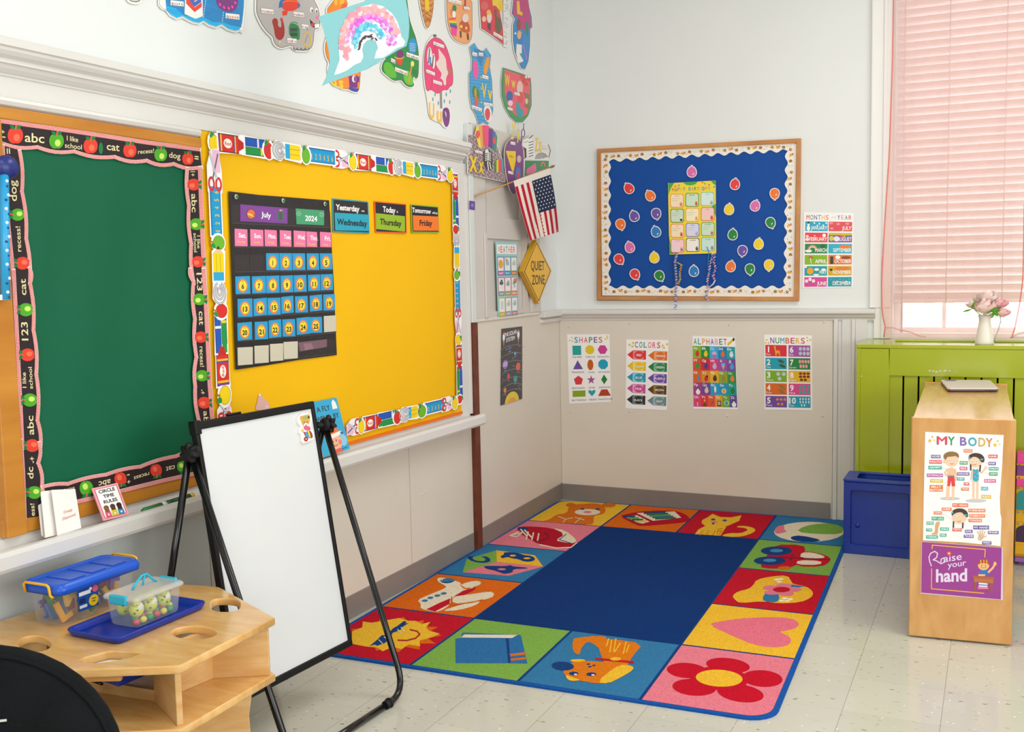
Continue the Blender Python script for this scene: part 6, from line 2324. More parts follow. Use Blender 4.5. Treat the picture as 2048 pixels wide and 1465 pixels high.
# plane
a.poly(smooth([(680, 565), (720, 560), (790, 580), (830, 592), (835, 608), (930, 620), (880, 660), (765, 690), (770, 730), (700, 780), (640, 775), (575, 760), (580, 730), (556, 705), (620, 675), (740, 628), (735, 612), (690, 590)], 1), WHT, 3)
a.poly(smooth([(840, 600), (930, 580), (965, 590), (955, 612), (870, 630), (845, 618)], 2), WHT, 4)
a.poly([(820, 600), (865, 628), (900, 625), (880, 640), (850, 632)], ORG, 3)
a.poly([(612, 765), (700, 722), (765, 695), (762, 730), (670, 778)], 'C4162C', 4)
a.poly([(790, 682), (850, 645), (935, 622), (915, 645), (850, 675)], 'C4162C', 5)
a.poly(smooth([(780, 685), (880, 672), (1020, 650), (1050, 665), (1030, 695), (900, 718), (782, 732)], 1), WHT, 6)
a.poly(smooth([(700, 778), (850, 730), (965, 708), (930, 740), (820, 772)], 1), WHT, 5)
a.line([(775, 684), (770, 738), (905, 722), (970, 705)], 6, ORG, 7)
for x, y in ((605, 710), (640, 692), (685, 678), (725, 664)):
    a.ell(x, y, 19, 7, RBLUE, 7, -4)
a.ell(755, 580, 40, 13, RBLUE, 6)
a.arc(745, 583, 38, 12, 20, 200, 6, '16407E', 7)
# block A B C
a.poly([(845, 528), (870, 445), (1060, 388), (1305, 420), (1358, 492), (1140, 550)], PNK, 3)
a.poly([(845, 528), (870, 445), (1060, 388), (1062, 462)], GRN, 4)
a.poly([(1060, 388), (1305, 420), (1358, 492), (1062, 462)], YEL, 4)
a.text('C', (1030, 470), (1000, 428), 135, '16407E', 5, .06, up=(-.98, -.02))
a.text('B', (1085, 440), (1120, 398), 190, '16407E', 5, .07, up=(1, .05)) if False else None
a.poly(smooth([(1085, 425), (1095, 442), (1130, 430), (1160, 440), (1200, 445), (1240, 462), (1290, 460), (1310, 445), (1290, 425), (1230, 418), (1210, 408), (1150, 400), (1105, 402), (1110, 415)], 1), '16407E', 5)
a.ell(1165, 423, 20, 6, YEL, 6).ell(1255, 440, 22, 6, YEL, 6)
a.poly(smooth([(975, 492), (1010, 487), (1120, 490), (1150, 482), (1165, 492), (1255, 498), (1262, 505), (1165, 508), (1165, 530), (1110, 540), (1085, 530), (1040, 515), (1000, 508)], 1), '16407E', 5)
a.ell(1095, 510, 26, 6, PNK, 6)
# shoe
a.poly(smooth([(1190, 245), (1230, 235), (1330, 238), (1400, 245), (1480, 270), (1560, 320), (1570, 350), (1530, 372), (1440, 370), (1330, 350), (1260, 310), (1200, 275)], 1), 'B8142C', 3)
a.poly(smooth([(1410, 243), (1500, 262), (1565, 315), (1568, 335), (1540, 345), (1480, 335), (1435, 325), (1500, 285)], 1), WHT, 4)
a.line([(1505, 285), (1460, 320), (1540, 345)], 5, '16407E', 5)
a.line([(1335, 352), (1440, 374), (1535, 370), (1572, 340)], 7, WHT, 5)
a.poly(smooth([(1190, 240), (1240, 240), (1270, 252), (1240, 270), (1210, 265)], 1), '16407E', 5)
for k in range(5):
    a.line([(1215 + k * 24, 255 + k * 3), (1255 + k * 28, 300 + k * 6)] if k < 2 else [(1262 + (k - 2) * 34, 262 + k * 5), (1250 + (k - 2) * 36, 310 + k * 4)], 9, WHT, 6)
a.arc(1335, 300, 58, 26, -60, 150, 5, '5A1A3A', 5)
a.line([(1205, 268), (1145, 295), (1190, 302), (1225, 275), (1160, 290)], 7, WHT, 6)
# bear
a.poly(smooth([(1345, 205), (1400, 190), (1440, 160), (1510, 150), (1520, 110), (1560, 95), (1640, 90), (1690, 88), (1740, 100), (1760, 130), (1740, 160), (1680, 165), (1680, 200), (1670, 228), (1500, 215)], 1), 'D9701C', 3)
a.ell(1535, 100, 32, 14, 'D9701C', 4).ell(1775, 100, 45, 14, 'D9701C', 4)
a.ell(1640, 145, 82, 20, WHT, 5).ell(1640, 145, 26, 7, PNK, 6).ell(1608, 125, 14, 5, '16407E', 6).ell(1705, 126, 14, 5, '16407E', 6)
a.line([(1455, 172), (1500, 190), (1485, 212)], 4, WHT, 5).line([(1600, 180), (1560, 215)], 4, WHT, 5).line([(1560, 178), (1620, 195)], 4, WHT, 5).line([(1500, 190), (1545, 180)], 4, WHT, 5)
a.M = c7
# sandwich of books
a.poly(smooth([(185, 170), (240, 155), (330, 138), (480, 132), (570, 140), (640, 178), (620, 208), (520, 218), (330, 235), (290, 225)], 1), 'B8142C', 3)
a.poly([(295, 150), (540, 140), (582, 180), (400, 200)], WHT, 4)
a.poly([(215, 168), (300, 165), (380, 205), (335, 218), (305, 212)], WHT, 4)
for k, c_ in enumerate(('16407E', '14703C', '3A9A4C', '2A5A9C', '14703C')):
    a.line([(345 + k * 18, 152 + k * 9), (480 + k * 16, 145 + k * 9)], 9, c_, 5)
for k, c_ in enumerate(('16407E', '5AA84C', '14703C', 'F0BC34')):
    a.line([(215 + k * 26, 172 + k * 11), (285 + k * 25, 172 + k * 10)], 10, c_, 5)
# cat
a.poly(smooth([(715, 195), (745, 180), (780, 155), (830, 175), (895, 178), (965, 165), (950, 200), (905, 220), (870, 235), (830, 295), (668, 285), (690, 255), (735, 232), (710, 215)], 0), YEL, 3)
a.poly(smooth([(830, 297), (930, 305), (1010, 290), (1060, 262), (1035, 240), (960, 230), (925, 240), (985, 245), (1010, 258), (960, 278), (880, 278)], 1), YEL, 3)
a.poly(smooth([(840, 235), (880, 235), (900, 275), (960, 280), (1000, 262), (960, 245), (900, 232)], 1), 'C4162C', 4)
a.ell(785, 192, 14, 6, '2A5A8C', 5).ell(858, 198, 14, 6, '2A5A8C', 5).poly([(762, 205), (815, 202), (795, 218)], PNK, 5)
a.ell(785, 218, 8, 5, '16407E', 6)
for x in (720, 760, 800, 840):
    a.line([(x, 262), (x - 20, 292)], 4, ORG, 5)
a.line([(845, 250), (815, 255), (810, 285)], 4, 'B8701C', 5).line([(812, 268), (840, 265)], 4, 'B8701C', 5)
# beach ball
a.ell(1395, 270, 224, 64, WHT, 3)
a.poly(smooth([(1172, 268), (1190, 235), (1240, 225), (1235, 255), (1260, 270), (1190, 285)], 1), PNK, 4)
a.poly(smooth([(1312, 270), (1360, 235), (1470, 215), (1570, 222), (1620, 250), (1600, 285), (1450, 285)], 1), GRN, 4)
a.poly(smooth([(1280, 300), (1340, 292), (1480, 322), (1430, 335), (1330, 332), (1280, 318)], 1), '16407E', 4)
# car
a.poly(smooth([(1165, 352), (1360, 352), (1375, 395), (1310, 505), (1100, 505), (1085, 480), (1130, 420)], 1), 'C4162C', 3)
a.poly(smooth([(1350, 395), (1440, 400), (1530, 430), (1530, 460), (1480, 492), (1310, 492), (1320, 440)], 1), 'C4162C', 3)
a.poly(smooth([(1345, 402), (1420, 402), (1495, 425), (1490, 440), (1338, 438)], 1), WHT, 4)
a.poly(smooth([(1325, 450), (1480, 456), (1465, 482), (1312, 480)], 1), WHT, 4)
a.line([(1200, 432), (1530, 448)], 5, '7A1A40', 5)
a.ell(1188, 392, 100, 28, '16407E', 5).ell(1188, 391, 42, 11, '4A90C0', 6)
a.ell(1145, 455, 102, 27, '16407E', 5).ell(1145, 453, 42, 11, '4A90C0', 6)
a.ell(1238, 500, 42, 10, ORG, 5).ell(1290, 420, 10, 5, '16407E', 5).ell(1275, 447, 12, 5, '16407E', 5)
# hat with flower
a.poly(smooth([(1040, 610), (1060, 575), (1150, 555), (1258, 546), (1285, 590), (1290, 602), (1380, 618), (1425, 655), (1410, 690), (1340, 720), (1200, 727), (1100, 712), (955, 725), (925, 705), (905, 680), (940, 650), (1010, 635)], 1), YEL, 3)
a.poly([(1228, 608), (1270, 604), (1372, 618), (1310, 628), (1260, 625)], RBLUE, 4)
a.poly(smooth([(1130, 655), (1180, 655), (1210, 680), (1195, 722), (1105, 715), (1100, 680)], 1), RBLUE, 4)
for k in range(5):
    t = math.radians(-90 + 72 * k + 12)
    a.ell(1218 + 78 * math.cos(t), 640 + 26 * math.sin(t), 50, 15, 'E77E96', 5)
a.ell(1220, 640, 55, 17, 'C4162C', 7)
for x, y in ((1190, 575), (1215, 572), (1205, 588), (1240, 695), (1275, 700), (1255, 712), (1220, 710)):
    a.ell(x, y, 18, 6, 'F7F0DC', 4)
# heart
a.poly(smooth([(748, 860), (830, 840), (960, 822), (1150, 812), (1280, 820), (1335, 850), (1320, 880), (1260, 900), (1200, 908), (1270, 935), (1285, 970), (1250, 1000), (1150, 1008), (1040, 990), (920, 940)], 1), 'E77488', 3)
# flower (front corner)
a.M = c8
for x, y, rx, ry, rt in ((935, 145, 138, 52, 4), (1215, 110, 150, 50, 6), (1450, 200, 138, 57, 4), (1300, 300, 160, 60, 8), (985, 260, 150, 57, 4), (1155, 200, 200, 80, 4)):
    a.ell(x, y, rx, ry, 'C8102A', 3 if x != 1155 else 4, rt, 28)
a.ell(1155, 199, 160, 58, 'F0BC34', 5, 3, 28)
# dog
a.poly(smooth([(165, -90), (420, -70), (640, -40), (560, 50), (520, 130), (380, 120), (345, 30), (330, -20), (230, -70), (195, 30), (170, 30), (150, -20)], 1), 'DF7A16', 3)
a.poly(smooth([(85, 150), (140, 90), (240, 78), (380, 90), (520, 100), (480, 160), (385, 235), (300, 232), (180, 210), (110, 185)], 1), 'DF7A16', 4)
a.poly(smooth([(130, 75), (185, 68), (242, 72), (238, 84), (160, 90)], 1), YEL, 5).poly(smooth([(105, 170), (140, 190), (215, 212), (150, 220), (115, 205)], 1), YEL, 5)
a.poly(smooth([(440, 125), (500, 105), (565, 115), (572, 140), (500, 185), (395, 238), (318, 225)], 1), YEL, 5)
a.ell(88, 116, 76, 30, '16407E', 6, 4)
a.ell(162, 167, 32, 13, '16407E', 6).ell(282, 172, 34, 13, '16407E', 6).ell(175, 174, 11, 5, 'F4F0E8', 7).ell(294, 178, 12, 5, 'F4F0E8', 7)
for x, y in ((262, 103), (300, 112), (272, 120)):
    a.ell(x, y, 13, 5, '16407E', 6)
a.line([(315, 66), (572, 90)], 13, 'C4162C', 6).ell(448, 68, 38, 12, YEL, 7)
for x0, y0, x1, y1 in ((400, -70, 385, -20), (420, -60, 408, 20), (480, -40, 440, 20), (520, -50, 500, 30), (450, -70, 435, 15), (540, -30, 520, 20)):
    a.line([(x0, y0), (x1, y1)], 9, YEL, 5)
a.M = c6
a.poly(smooth([(1550, 1010), (1570, 960), (1640, 935), (1760, 935), (1760, 962), (1640, 968), (1600, 1010), (1592, 1052), (1565, 1050)], 1), 'DF7A16', 3)
a.build('rug', RUG, None, 'children classroom rug with picture squares around a plain navy centre', 'rug')

# ================================================================== EASEL
BLKM = mat('black_tube_metal', '0E0E10', 0.16, 0.5)
BLKP = mat('black_plastic', '0E0E10', 0.5, 0.3)
ez = thing('easel', (0.4, -3.47, 0), 'folding black easel stand carrying a whiteboard in front of the boards', 'easel')
BB = [Vector(q) for q in ((0.295, -3.759, 1.047), (0.332, -3.195, 1.047), (0.469, -3.204, 0.171), (0.432, -3.768, 0.171))]
ew = (BB[1] - BB[0]).normalized()
eh = (BB[3] - BB[0]).normalized()
en = ew.cross(eh).normalized()
if en.x < 0:
    en = -en
Q = quad(*BB)
W_, H_ = (BB[1] - BB[0]).length, (BB[3] - BB[0]).length


def bp3(u, v, o):
    """u, v in metres on the board from its top corner, o = out of the face"""
    return BB[0] + ew * u + eh * v + en * o


def bbox(mb, u0, u1, v0, v1, o0, o1):
    return mb.hexa([bp3(u0, v0, o0), bp3(u1, v0, o0), bp3(u1, v1, o0), bp3(u0, v1, o0)], [bp3(u0, v0, o1), bp3(u1, v0, o1), bp3(u1, v1, o1), bp3(u0, v1, o1)])


bbox(MB(), .012, W_ - .012, .012, H_ - .012, -.012, -.004).build('whiteboard', mat('whiteboard_enamel', 'DDDFE0', 0.22, 0.5, noise=0.006, nscale=3), ez)
f = MB()
t_ = 0.020
bbox(f, 0, W_, 0, t_ + .006, -.022, .004)
bbox(f, 0, W_, H_ - t_ - .004, H_, -.022, .004)
bbox(f, 0, t_ * .8, t_, H_ - t_, -.022, .004)
bbox(f, W_ - t_ * .8, W_, t_, H_ - t_, -.022, .004)
f.build('frame', BLKP, ez, 0.004)
f = MB()
bbox(MB(), .15, .21, -.008, .0, -.014, -.002).build('top_catch', BLKP, ez, 0.003)
bbox(MB(), -.003, .022, -.004, .04, -.024, .006).build('corner_cap', BLKP, ez, 0.003)
bbox(MB(), -.006, .03, H_ - .04, H_ + .006, -.03, .008).build('corner_cap', BLKP, ez, 0.003)


def pl_(px, py, y):
    return ony(px, py, y)


KR = pl_(652, 850, -3.165)
KL = pl_(385, 905, -3.779)
FRt = onz(806, 1372, .02)
FRt.z = 0.016
FRt = Vector((0.645, -3.20, .016))
FLt = Vector((0.622, -3.79, .016))
r_ = .0115


def bend(P, A, B, rad, n=8):
    """rounded corner at P between directions to A and B"""
    a_ = P + (A - P).normalized() * rad
    b_ = P + (B - P).normalized() * rad
    return [a_.lerp(P, t).lerp(P.lerp(b_, t), t) for t in [k / n for k in range(n + 1)]]


top_r, top_l = KR + Vector((0, 0, -.02)), KL + Vector((0, 0, -.02))
mid_ = (FRt + FLt) / 2
cR = bend(Vector((0.668, -3.175, .0135)), top_r, mid_, .10)
cL = bend(Vector((0.640, -3.779, .0135)), top_l, mid_, .10)
MB().tube([top_r] + cR, r_, 14).build('leg', BLKM, ez)
MB().tube([top_l] + cL, r_, 14).build('leg', BLKM, ez)
MB().tube([cR[-1], cL[-1]], r_, 14).build('floor_bar', BLKM, ez)
f = MB()
d = (cL[-1] - cR[-1]).normalized()
f.lathe(cR[-1] - d * .012, [(0.0, 0), (.0155, 0), (.0155, .03), (0, .03)], 16, tuple(d))
f.lathe(cR[-1] - d * .008, [(0.0, 0), (.018, 0), (.018, .006), (0, .006)], 16, tuple(d))
f.build('floor_clip', BLKP, ez)
# rear legs
RLb = Vector((0.055, -3.79, .0135))
RRb = Vector((0.075, -3.20, .0135))
rear_top = KL + Vector((-.015, .0, -.01))
qx = pl_(343, 1145, -3.779)
dirn = (qx - rear_top)
RLb = rear_top + dirn * ((rear_top.z - .0135) / -dirn.z)
RRb = Vector((RLb.x + .03, -3.19, .0135))
MB().tube([rear_top, RLb], r_, 14).build('rear_leg', BLKM, ez)
MB().tube([KR + Vector((-.015, 0, -.01)), RRb], r_, 14).build('rear_leg', BLKM, ez)
MB().tube([RLb, RRb], r_, 14).build('floor_bar', BLKM, ez)
for K_, s_ in ((KR, 1), (KL, -1)):
    k = MB()
    ax = Vector((0.05, s_, 0)).normalized()
    k.lathe(K_ - ax * .014, [(0, 0), (.021, 0), (.023, .004), (.023, .014), (.018, .016), (0, .016)], 24, tuple(ax))
    k.build('pivot', BLKP, ez)
    k = MB()
    c0 = K_ + ax * (.004)
    pr_ = []
    n = 56
    R1 = []
    ref = Vector((0, 0, 1))
    b2 = ax.cross(ref)
    for h, rs in ((0, .8), (.004, 1), (.018, 1), (.023, .82), (.024, .3)):
        ring = []
        for i in range(n):
            th = 2 * pi * i / n
            rr = (.028 + .005 * math.cos(7 * th)) * rs
            ring.append(c0 + ax * h + (ref * math.cos(th) + b2 * math.sin(th)) * rr)
        R1.append(ring)
    k.rings(R1)
    kn = k.build('knob', BLKP, ez)
f = MB()
for s_, u in ((1, W_), (-1, 0)):
    K_ = KR if s_ > 0 else KL
    q = bp3(u, (1.047 - .96), -.012)
    f.tube([q, K_], .012, 10)
f.build('pivot_arm', BLKP, ez)

# teddy magnet stuck on the whiteboard
KM = lambda u, v: hit(560 + u / 8.1375, 780 + v / 8.1375, bp3(0, 0, .0), en)
a = Art(KM, en, 0.004, 0.0003)
sil = [(300, 420), (345, 392), (440, 388), (492, 415), (502, 470), (490, 560), (500, 640), (528, 700), (530, 800), (490, 822), (430, 850), (370, 868), (340, 840), (335, 740), (300, 700), (305, 640), (330, 600), (280, 540), (270, 470)]
a.base(grow(sil, 6), 'F4F0EC', .009)
a.poly(smooth([(305, 470), (320, 425), (350, 430), (420, 410), (450, 400), (478, 420), (475, 470), (465, 540), (440, 590), (370, 600), (340, 560), (325, 500)], 1), 'D8A850', 1)
a.ell(400, 450, 42, 34, 'A8A860', 2).ell(405, 575, 36, 30, 'F4F0E8', 3).ell(405, 578, 9, 10, '1E1A1A', 4)
a.ell(378, 535, 6, 12, '1E1A1A', 3).ell(424, 530, 6, 12, '1E1A1A', 3).ell(450, 450, 14, 22, '3A2A20', 2)
a.poly(smooth([(362, 590), (450, 590), (480, 620), (478, 670), (380, 660)], 1), 'E05A8A', 3)
a.poly(smooth([(360, 680), (400, 700), (450, 660), (500, 690), (522, 780), (490, 795), (400, 770), (380, 730)], 1), 'A02A3A', 2)
a.poly([(335, 640), (365, 650), (370, 690), (335, 695)], 'E8C03C', 3)
a.poly(smooth([(395, 700), (420, 690), (460, 760), (480, 790), (420, 780), (390, 750)], 0), '3A9AC8', 4).poly([(425, 670), (450, 665), (470, 730), (485, 785), (455, 765)], 'E8D83C', 5)
a.ell(405, 805, 34, 38, 'B0242C', 5).ell(405, 805, 12, 10, 'F0D8C8', 6)
a.build('magnet', GLOSS, None, 'small teddy bear magnet in the upper corner of the whiteboard', 'magnet')

# ================================================================== WOODEN TABLE with holes
MAPLE = wood('maple_plywood', 'DCA65C', 'E8BC78', 0.25, (2.5, 10, 8), coat=0.3)
MAPLEV = wood('maple_panel', 'D9A765', 'E6BD82', 0.35, (3, 3, 12))
EDGE = wood('plywood_edge', 'B97A38', 'D79C58', 0.4, (2, 2, 90))
ZT_ = 0.55


def zc(px, py, z=ZT_):
    return onz(px / 3.657, 1080 + py / 3.657, z)


tb = thing('activity_table', (0.42, -4.12, 0), 'low light wooden activity table with cut-out holes in its angular top', 'table')


def plate(name, outline, holes, z0, z1, m, parent, bev=.004):
    """flat board with real holes cut through it"""
    o0 = world_loc(parent)
    cu = bpy.data.curves.new(name, 'CURVE')
    cu.dimensions = '2D'
    cu.fill_mode = 'BOTH'
    cu.extrude = (z1 - z0) / 2 - bev
    cu.bevel_depth = bev
    cu.bevel_resolution = 2
    for loop in [outline] + holes:
        sp = cu.splines.new('POLY')
        sp.points.add(len(loop) - 1)
        for i, q in enumerate(loop):
            sp.points[i].co = (q[0] - o0.x, q[1] - o0.y, 0, 1)
        sp.use_cyclic_u = True
    ob = bpy.data.objects.new(name, cu)
    COL.objects.link(ob)
    dg = bpy.context.evaluated_depsgraph_get()
    me = bpy.data.meshes.new_from_object(ob.evaluated_get(dg))
    bpy.data.objects.remove(ob)
    bpy.data.curves.remove(cu)
    me.materials.clear()
    me.materials.append(m)
    me.name = name
    r = bpy.data.objects.new(name, me)
    COL.objects.link(r)
    r.parent = parent
    r.location = (0, 0, (z0 + z1) / 2 - o0.z)
    return r


top_out = [(.400, -3.803), (.739, -3.968), (.748, -4.339), (.493, -4.478), (.18, -4.53), (.035, -4.40), (.05, -4.20), (.22, -3.83)]
T_ = lambda L_: [tuple(zc(*q))[:2] for q in L_]
hole = lambda cx, cy, rx, ry, n=28, sq=1: [tuple(zc(cx + rx * math.copysign(abs(math.cos(2 * pi * k / n)) ** sq, math.cos(2 * pi * k / n)), cy + ry * math.copysign(abs(math.sin(2 * pi * k / n)) ** sq, math.sin(2 * pi * k / n))))[:2] for k in range(n)]
holes = [hole(1648, 478, 115, 52, 28, .75), hole(1420, 680, 172, 52), hole(255, 760, 132, 62), T_([(560, 882), (640, 850), (800, 812), (860, 812), (1000, 822), (1028, 835), (960, 862), (800, 895), (700, 904), (600, 900)])]
plate('table_top', top_out, holes, ZT_ - .022, ZT_, MAPLE, tb)
low = [(q[0] * .985 + .004, q[1] * 1.0) for q in top_out]
plate('lower_shelf', low, [], .366, .388, MAPLE, tb)
# panels between the boards
f = MB()


def vpanel(mb, A, B, z0, z1, th=.016):
    A, B = Vector((*A, 0)), Vector((*B, 0))
    d = (B - A).normalized()
    n = Vector((-d.y, d.x, 0)) * th / 2
    r1 = [A - n, B - n, B + n, A + n]
    return mb.hexa([q + Vector((0, 0, z0)) for q in r1], [q + Vector((0, 0, z1)) for q in r1])


CT = (.42, -4.12)
for i, (A, B) in enumerate((((.728, -4.325), (.565, -4.235)), ((.590, -4.055), (.726, -3.975)), ((.47, -4.45), (.44, -4.40)), ((.06, -4.38), (.25, -4.30)), ((.24, -3.86), (.33, -3.99)))):
    m = MB()
    vpanel(m, A, B, .388, .528)
    m.build('divider', MAPLEV, tb, .002)
m = MB()
vpanel(m, (.590, -4.055), (.565, -4.235), .388, .528)
m.build('back_panel', MAPLEV, tb, .002)
m = MB()
vpanel(m, (.565, -4.235), (.33, -4.25), .388, .42)
m.build('back_panel', MAPLEV, tb, .002)
# ledge strip under the front edge
m = MB()
vpanel(m, (.62, -4.40), (.44, -4.485), .515, .528)
m.build('front_rail', EDGE, tb, .002)
# feet: curved panels under the lower shelf
for ang in (40, 130, 220, 310):
    c_, s_ = math.cos(math.radians(ang)), math.sin(math.radians(ang))
    m = MB()
    pr_ = [(.06, .366), (.33, .366), (.30, .34), (.275, .30), (.265, .24), (.27, .12), (.30, .03), (.31, 0), (.24, 0), (.20, .06), (.06, .10)]
    pts = [Vector((CT[0] + c_ * r, CT[1] + s_ * r, z)) for r, z in pr_]
    m.prism(pts, Vector((-s_, c_, 0)) * .018)
    m.build('foot', MAPLEV, tb, .002)
# white liner and clear cups seen through the holes
CLEAR = mat('clear_plastic', 'E8EEF0', 0.08, 0.5, alpha=0.22)
FROST = mat('frosted_plastic', 'E6E2DC', 0.2, 0.5, alpha=0.16)
FROSTL = mat('cloudy_lid_plastic', 'E6E2DC', 0.25, 0.5, alpha=0.42)
wt = MB('F2F0EA').prism([onz(*q, .5275) for q in ((140, 1326), (175, 1306), (285, 1303), (290, 1322), (200, 1338))], (0, 0, -.0015))
wt.build('paper_stack', PAPER, None)
o = bpy.data.objects['paper_stack']
tag(o, 'stack of white paper under the wedge shaped hole of the table', 'paper')
for (cx, cy, nm, lb) in ((.55, -3.945, 'cup', 'clear cup standing under the rounded hole by the easel'), (.27, -4.365, 'cup', 'bluish clear cup under the hole beside the blue-lidded tub')):
    m = MB()
    m.lathe((cx, cy, .389), [(0, 0), (.030, 0), (.038, .10), (.041, .10), (.041, .104), (.036, .104), (.028, .004), (0, .004)], 24)
    o = m.build(nm, CLEAR, None)
    tag(o, lb, 'cup', 'cups in the table')


# ---- trays
def rr3(x0, y0, x1, y1, r, z, n=5):
    return [Vector((q[0], q[1], z)) for q in rrect(x0, y0, x1, y1, r, n)]


BLUEP = mat('blue_plastic', '0A2FA0', 0.28, 0.5)
BLUEL = mat('bright_blue_lid_plastic', '1458CE', 0.3, 0.5)


def tray(name, C0, wx_, wy_, rot, z, h, lab, lift=0):
    m = MB()
    R_ = Matrix.Translation((C0[0], C0[1], 0)) @ Matrix.Rotation(rot, 4, 'Z')

    def ring(dx, zz, r):
        return [R_ @ q for q in rr3(-wx_ / 2 + dx, -wy_ / 2 + dx, wx_ / 2 - dx, wy_ / 2 - dx, r, zz)]
    m.rings([ring(.012, z, .018), ring(.008, z + .002, .02), ring(.0, z + h - .002, .025), ring(.001, z + h, .024), ring(.006, z + h, .02), ring(.010, z + h - .003, .018), ring(.018, z + .006, .014)], True, True)
    o = m.build(name, BLUEP, None)
    return tag(o, lab, 'tray', 'blue trays')


tray('tray', (.412, -4.135), .198, .335, math.radians(-.5), ZT_, .02, 'dark blue tray lying on the table top under the small clear box')
c0_, cR_, cL_ = onz(237, 1376, .46), onz(318, 1342, .46), onz(148, 1345, .46)
eu, ev = (cR_ - c0_).normalized(), (cL_ - c0_).normalized()
q4 = [c0_, c0_ + eu * .17, c0_ + eu * .17 + ev * .20, c0_ + ev * .20]
cq = sum(q4, Vector((0, 0, 0))) / 4


def tring(s_, z):
    return [Vector((cq.x + (q.x - cq.x) * s_, cq.y + (q.y - cq.y) * s_, z)) for q in q4]


o = MB().rings([tring(.97, .460), tring(1, .463), tring(1.03, .525), tring(1.0, .525), tring(.96, .466), tring(.5, .464)], True, False).build('tray', BLUEP, None, .003)
tag(o, 'dark blue tray held just under the table top below the wedge shaped hole', 'tray', 'blue trays')
for t0 in (0.0, 1.0):
    a_ = q4[0].lerp(q4[1], t0)
    b_ = q4[3].lerp(q4[2], t0)
    MB().tube([a_.lerp(b_, .35) + Vector((0, 0, -.006)), a_.lerp(b_, .95) + Vector((0, 0, -.006))], .004, 8).build('tray_rail', BLKM, tb)

# ---- big tub with blue lid
t1 = thing('storage_tub', (.20, -4.13, ZT_), 'clear storage tub of toy letters with a bright blue lid and yellow handles', 'box')
bx0, bx1, by0, by1 = .135, .262, -4.262, -3.99
zt = ZT_ + .118


def ringb(x0, y0, x1, y1, r, z):
    return rr3(x0, y0, x1, y1, r, z)


m = MB()
m.rings([ringb(bx0 + .012, by0 + .012, bx1 - .012, by1 - .012, .02, ZT_ + .001), ringb(bx0 + .006, by0 + .006, bx1 - .006, by1 - .006, .022, ZT_ + .01), ringb(bx0, by0, bx1, by1, .02, zt - .012)], False)
m.add(ringb(bx0 + .012, by0 + .012, bx1 - .012, by1 - .012, .02, ZT_ + .0015), [tuple(range(24))])
m.build('tub_body', FROST, t1, fix=False)
m = MB()
e = .012
m.rings([ringb(bx0 - e, by0 - e, bx1 + e, by1 + e, .022, zt - .024), ringb(bx0 - e - .002, by0 - e - .002, bx1 + e + .002, by1 + e + .002, .024, zt - .010), ringb(bx0 - e + .004, by0 - e + .004, bx1 + e - .004, by1 + e - .004, .024, zt + .004),
         ringb(bx0 - e + .010, by0 - e + .010, bx1 + e - .010, by1 + e - .010, .02, zt + .006), ringb(bx0 + .004, by0 + .006, bx1 - .004, by1 - .006, .016, zt + .001)], True)
for k in range(3):
    yk = by0 + .05 + k * .075
    m.box((bx0 + .016, yk, zt + .001), (bx1 - .016, yk + .05, zt + .0035))
m.build('lid', BLUEL, t1)
YH = mat('yellow_handle_plastic', 'F0B41C', 0.35, 0.5)
for yy, s_ in ((by0 - e - .004, -1), (by1 + e + .004, 1)):
    xm = (bx0 + bx1) / 2
    P = [Vector((xm - .05, yy, zt - .022)), Vector((xm - .05, yy + s_ * .004, zt + .002)), Vector((xm - .045, yy + s_ * .002, zt + .006)), Vector((xm + .035, yy + s_ * .002, zt + .006)), Vector((xm + .045, yy + s_ * .004, zt + .002)), Vector((xm + .045, yy, zt - .022)), Vector((xm + .054, yy, zt - .028))]
    MB().tube(P, .0038, 8).build('handle', YH, t1)
# label on the side
A1, B1 = Vector((bx1 + .0008, -4.205, 0)), Vector((bx1 + .0008, -4.135, 0))
zc0, zc1 = ZT_ + .03, zt - .028
a = Art(quad(A1 + Vector((0, 0, zc1)), B1 + Vector((0, 0, zc1)), B1 + Vector((0, 0, zc0)), A1 + Vector((0, 0, zc0))), NL, .0006, .0002)
a.base([(0, 0), (1, 0), (1, 1), (0, 1)], '1C4FA8', .0005)
a.rect(.05, .12, .62, .30, 'F2F2F0', 1).rect(.05, .42, .35, .66, '16306A', 1).rect(.05, .74, .42, .88, 'DDE4EC', 1)
a.ell(.75, .68, .24, .26, 'F0CC1C', 1).rect(.66, .58, .86, .62, '3A3A1A', 2).rect(.66, .70, .84, .74, '3A3A1A', 2)
a.ell(.62, .1, .07, .08, 'F0F0F0', 2).ell(.85, .16, .14, .16, 'E8607A', 2)
a.build('label', GLOSS, t1)
# toy letters in the tub
rnd = random.Random(5)
LT = [('I', '2F74C8', 'blue'), ('U', '2F74C8', 'blue'), ('L', 'E8A01C', 'orange'), ('S', 'D8405A', 'red'), ('A', 'E8A01C', 'orange'), ('T', '2A8A4A', 'green'), ('O', 'D8405A', 'red'), ('E', '2F74C8', 'blue'), ('H', 'E8B41C', 'yellow'), ('X', '7A4AA0', 'purple'), ('N', '2A8A4A', 'green'), ('V', 'E8B41C', 'yellow'), ('C', 'D8405A', 'red'), ('M', '2F74C8', 'blue'), ('R', 'E8A01C', 'orange'), ('K', '2A8A4A', 'green'), ('Z', 'D8405A', 'red'), ('F', '7A4AA0', 'purple')]
spots = []
for lay in range(2):
    for k in range(9):
        i_, j_ = k // 3, k % 3
        spots.append((bx0 + .028 + j_ * .035, by0 + .045 + i_ * .085, ZT_ + .008 + lay * .042))
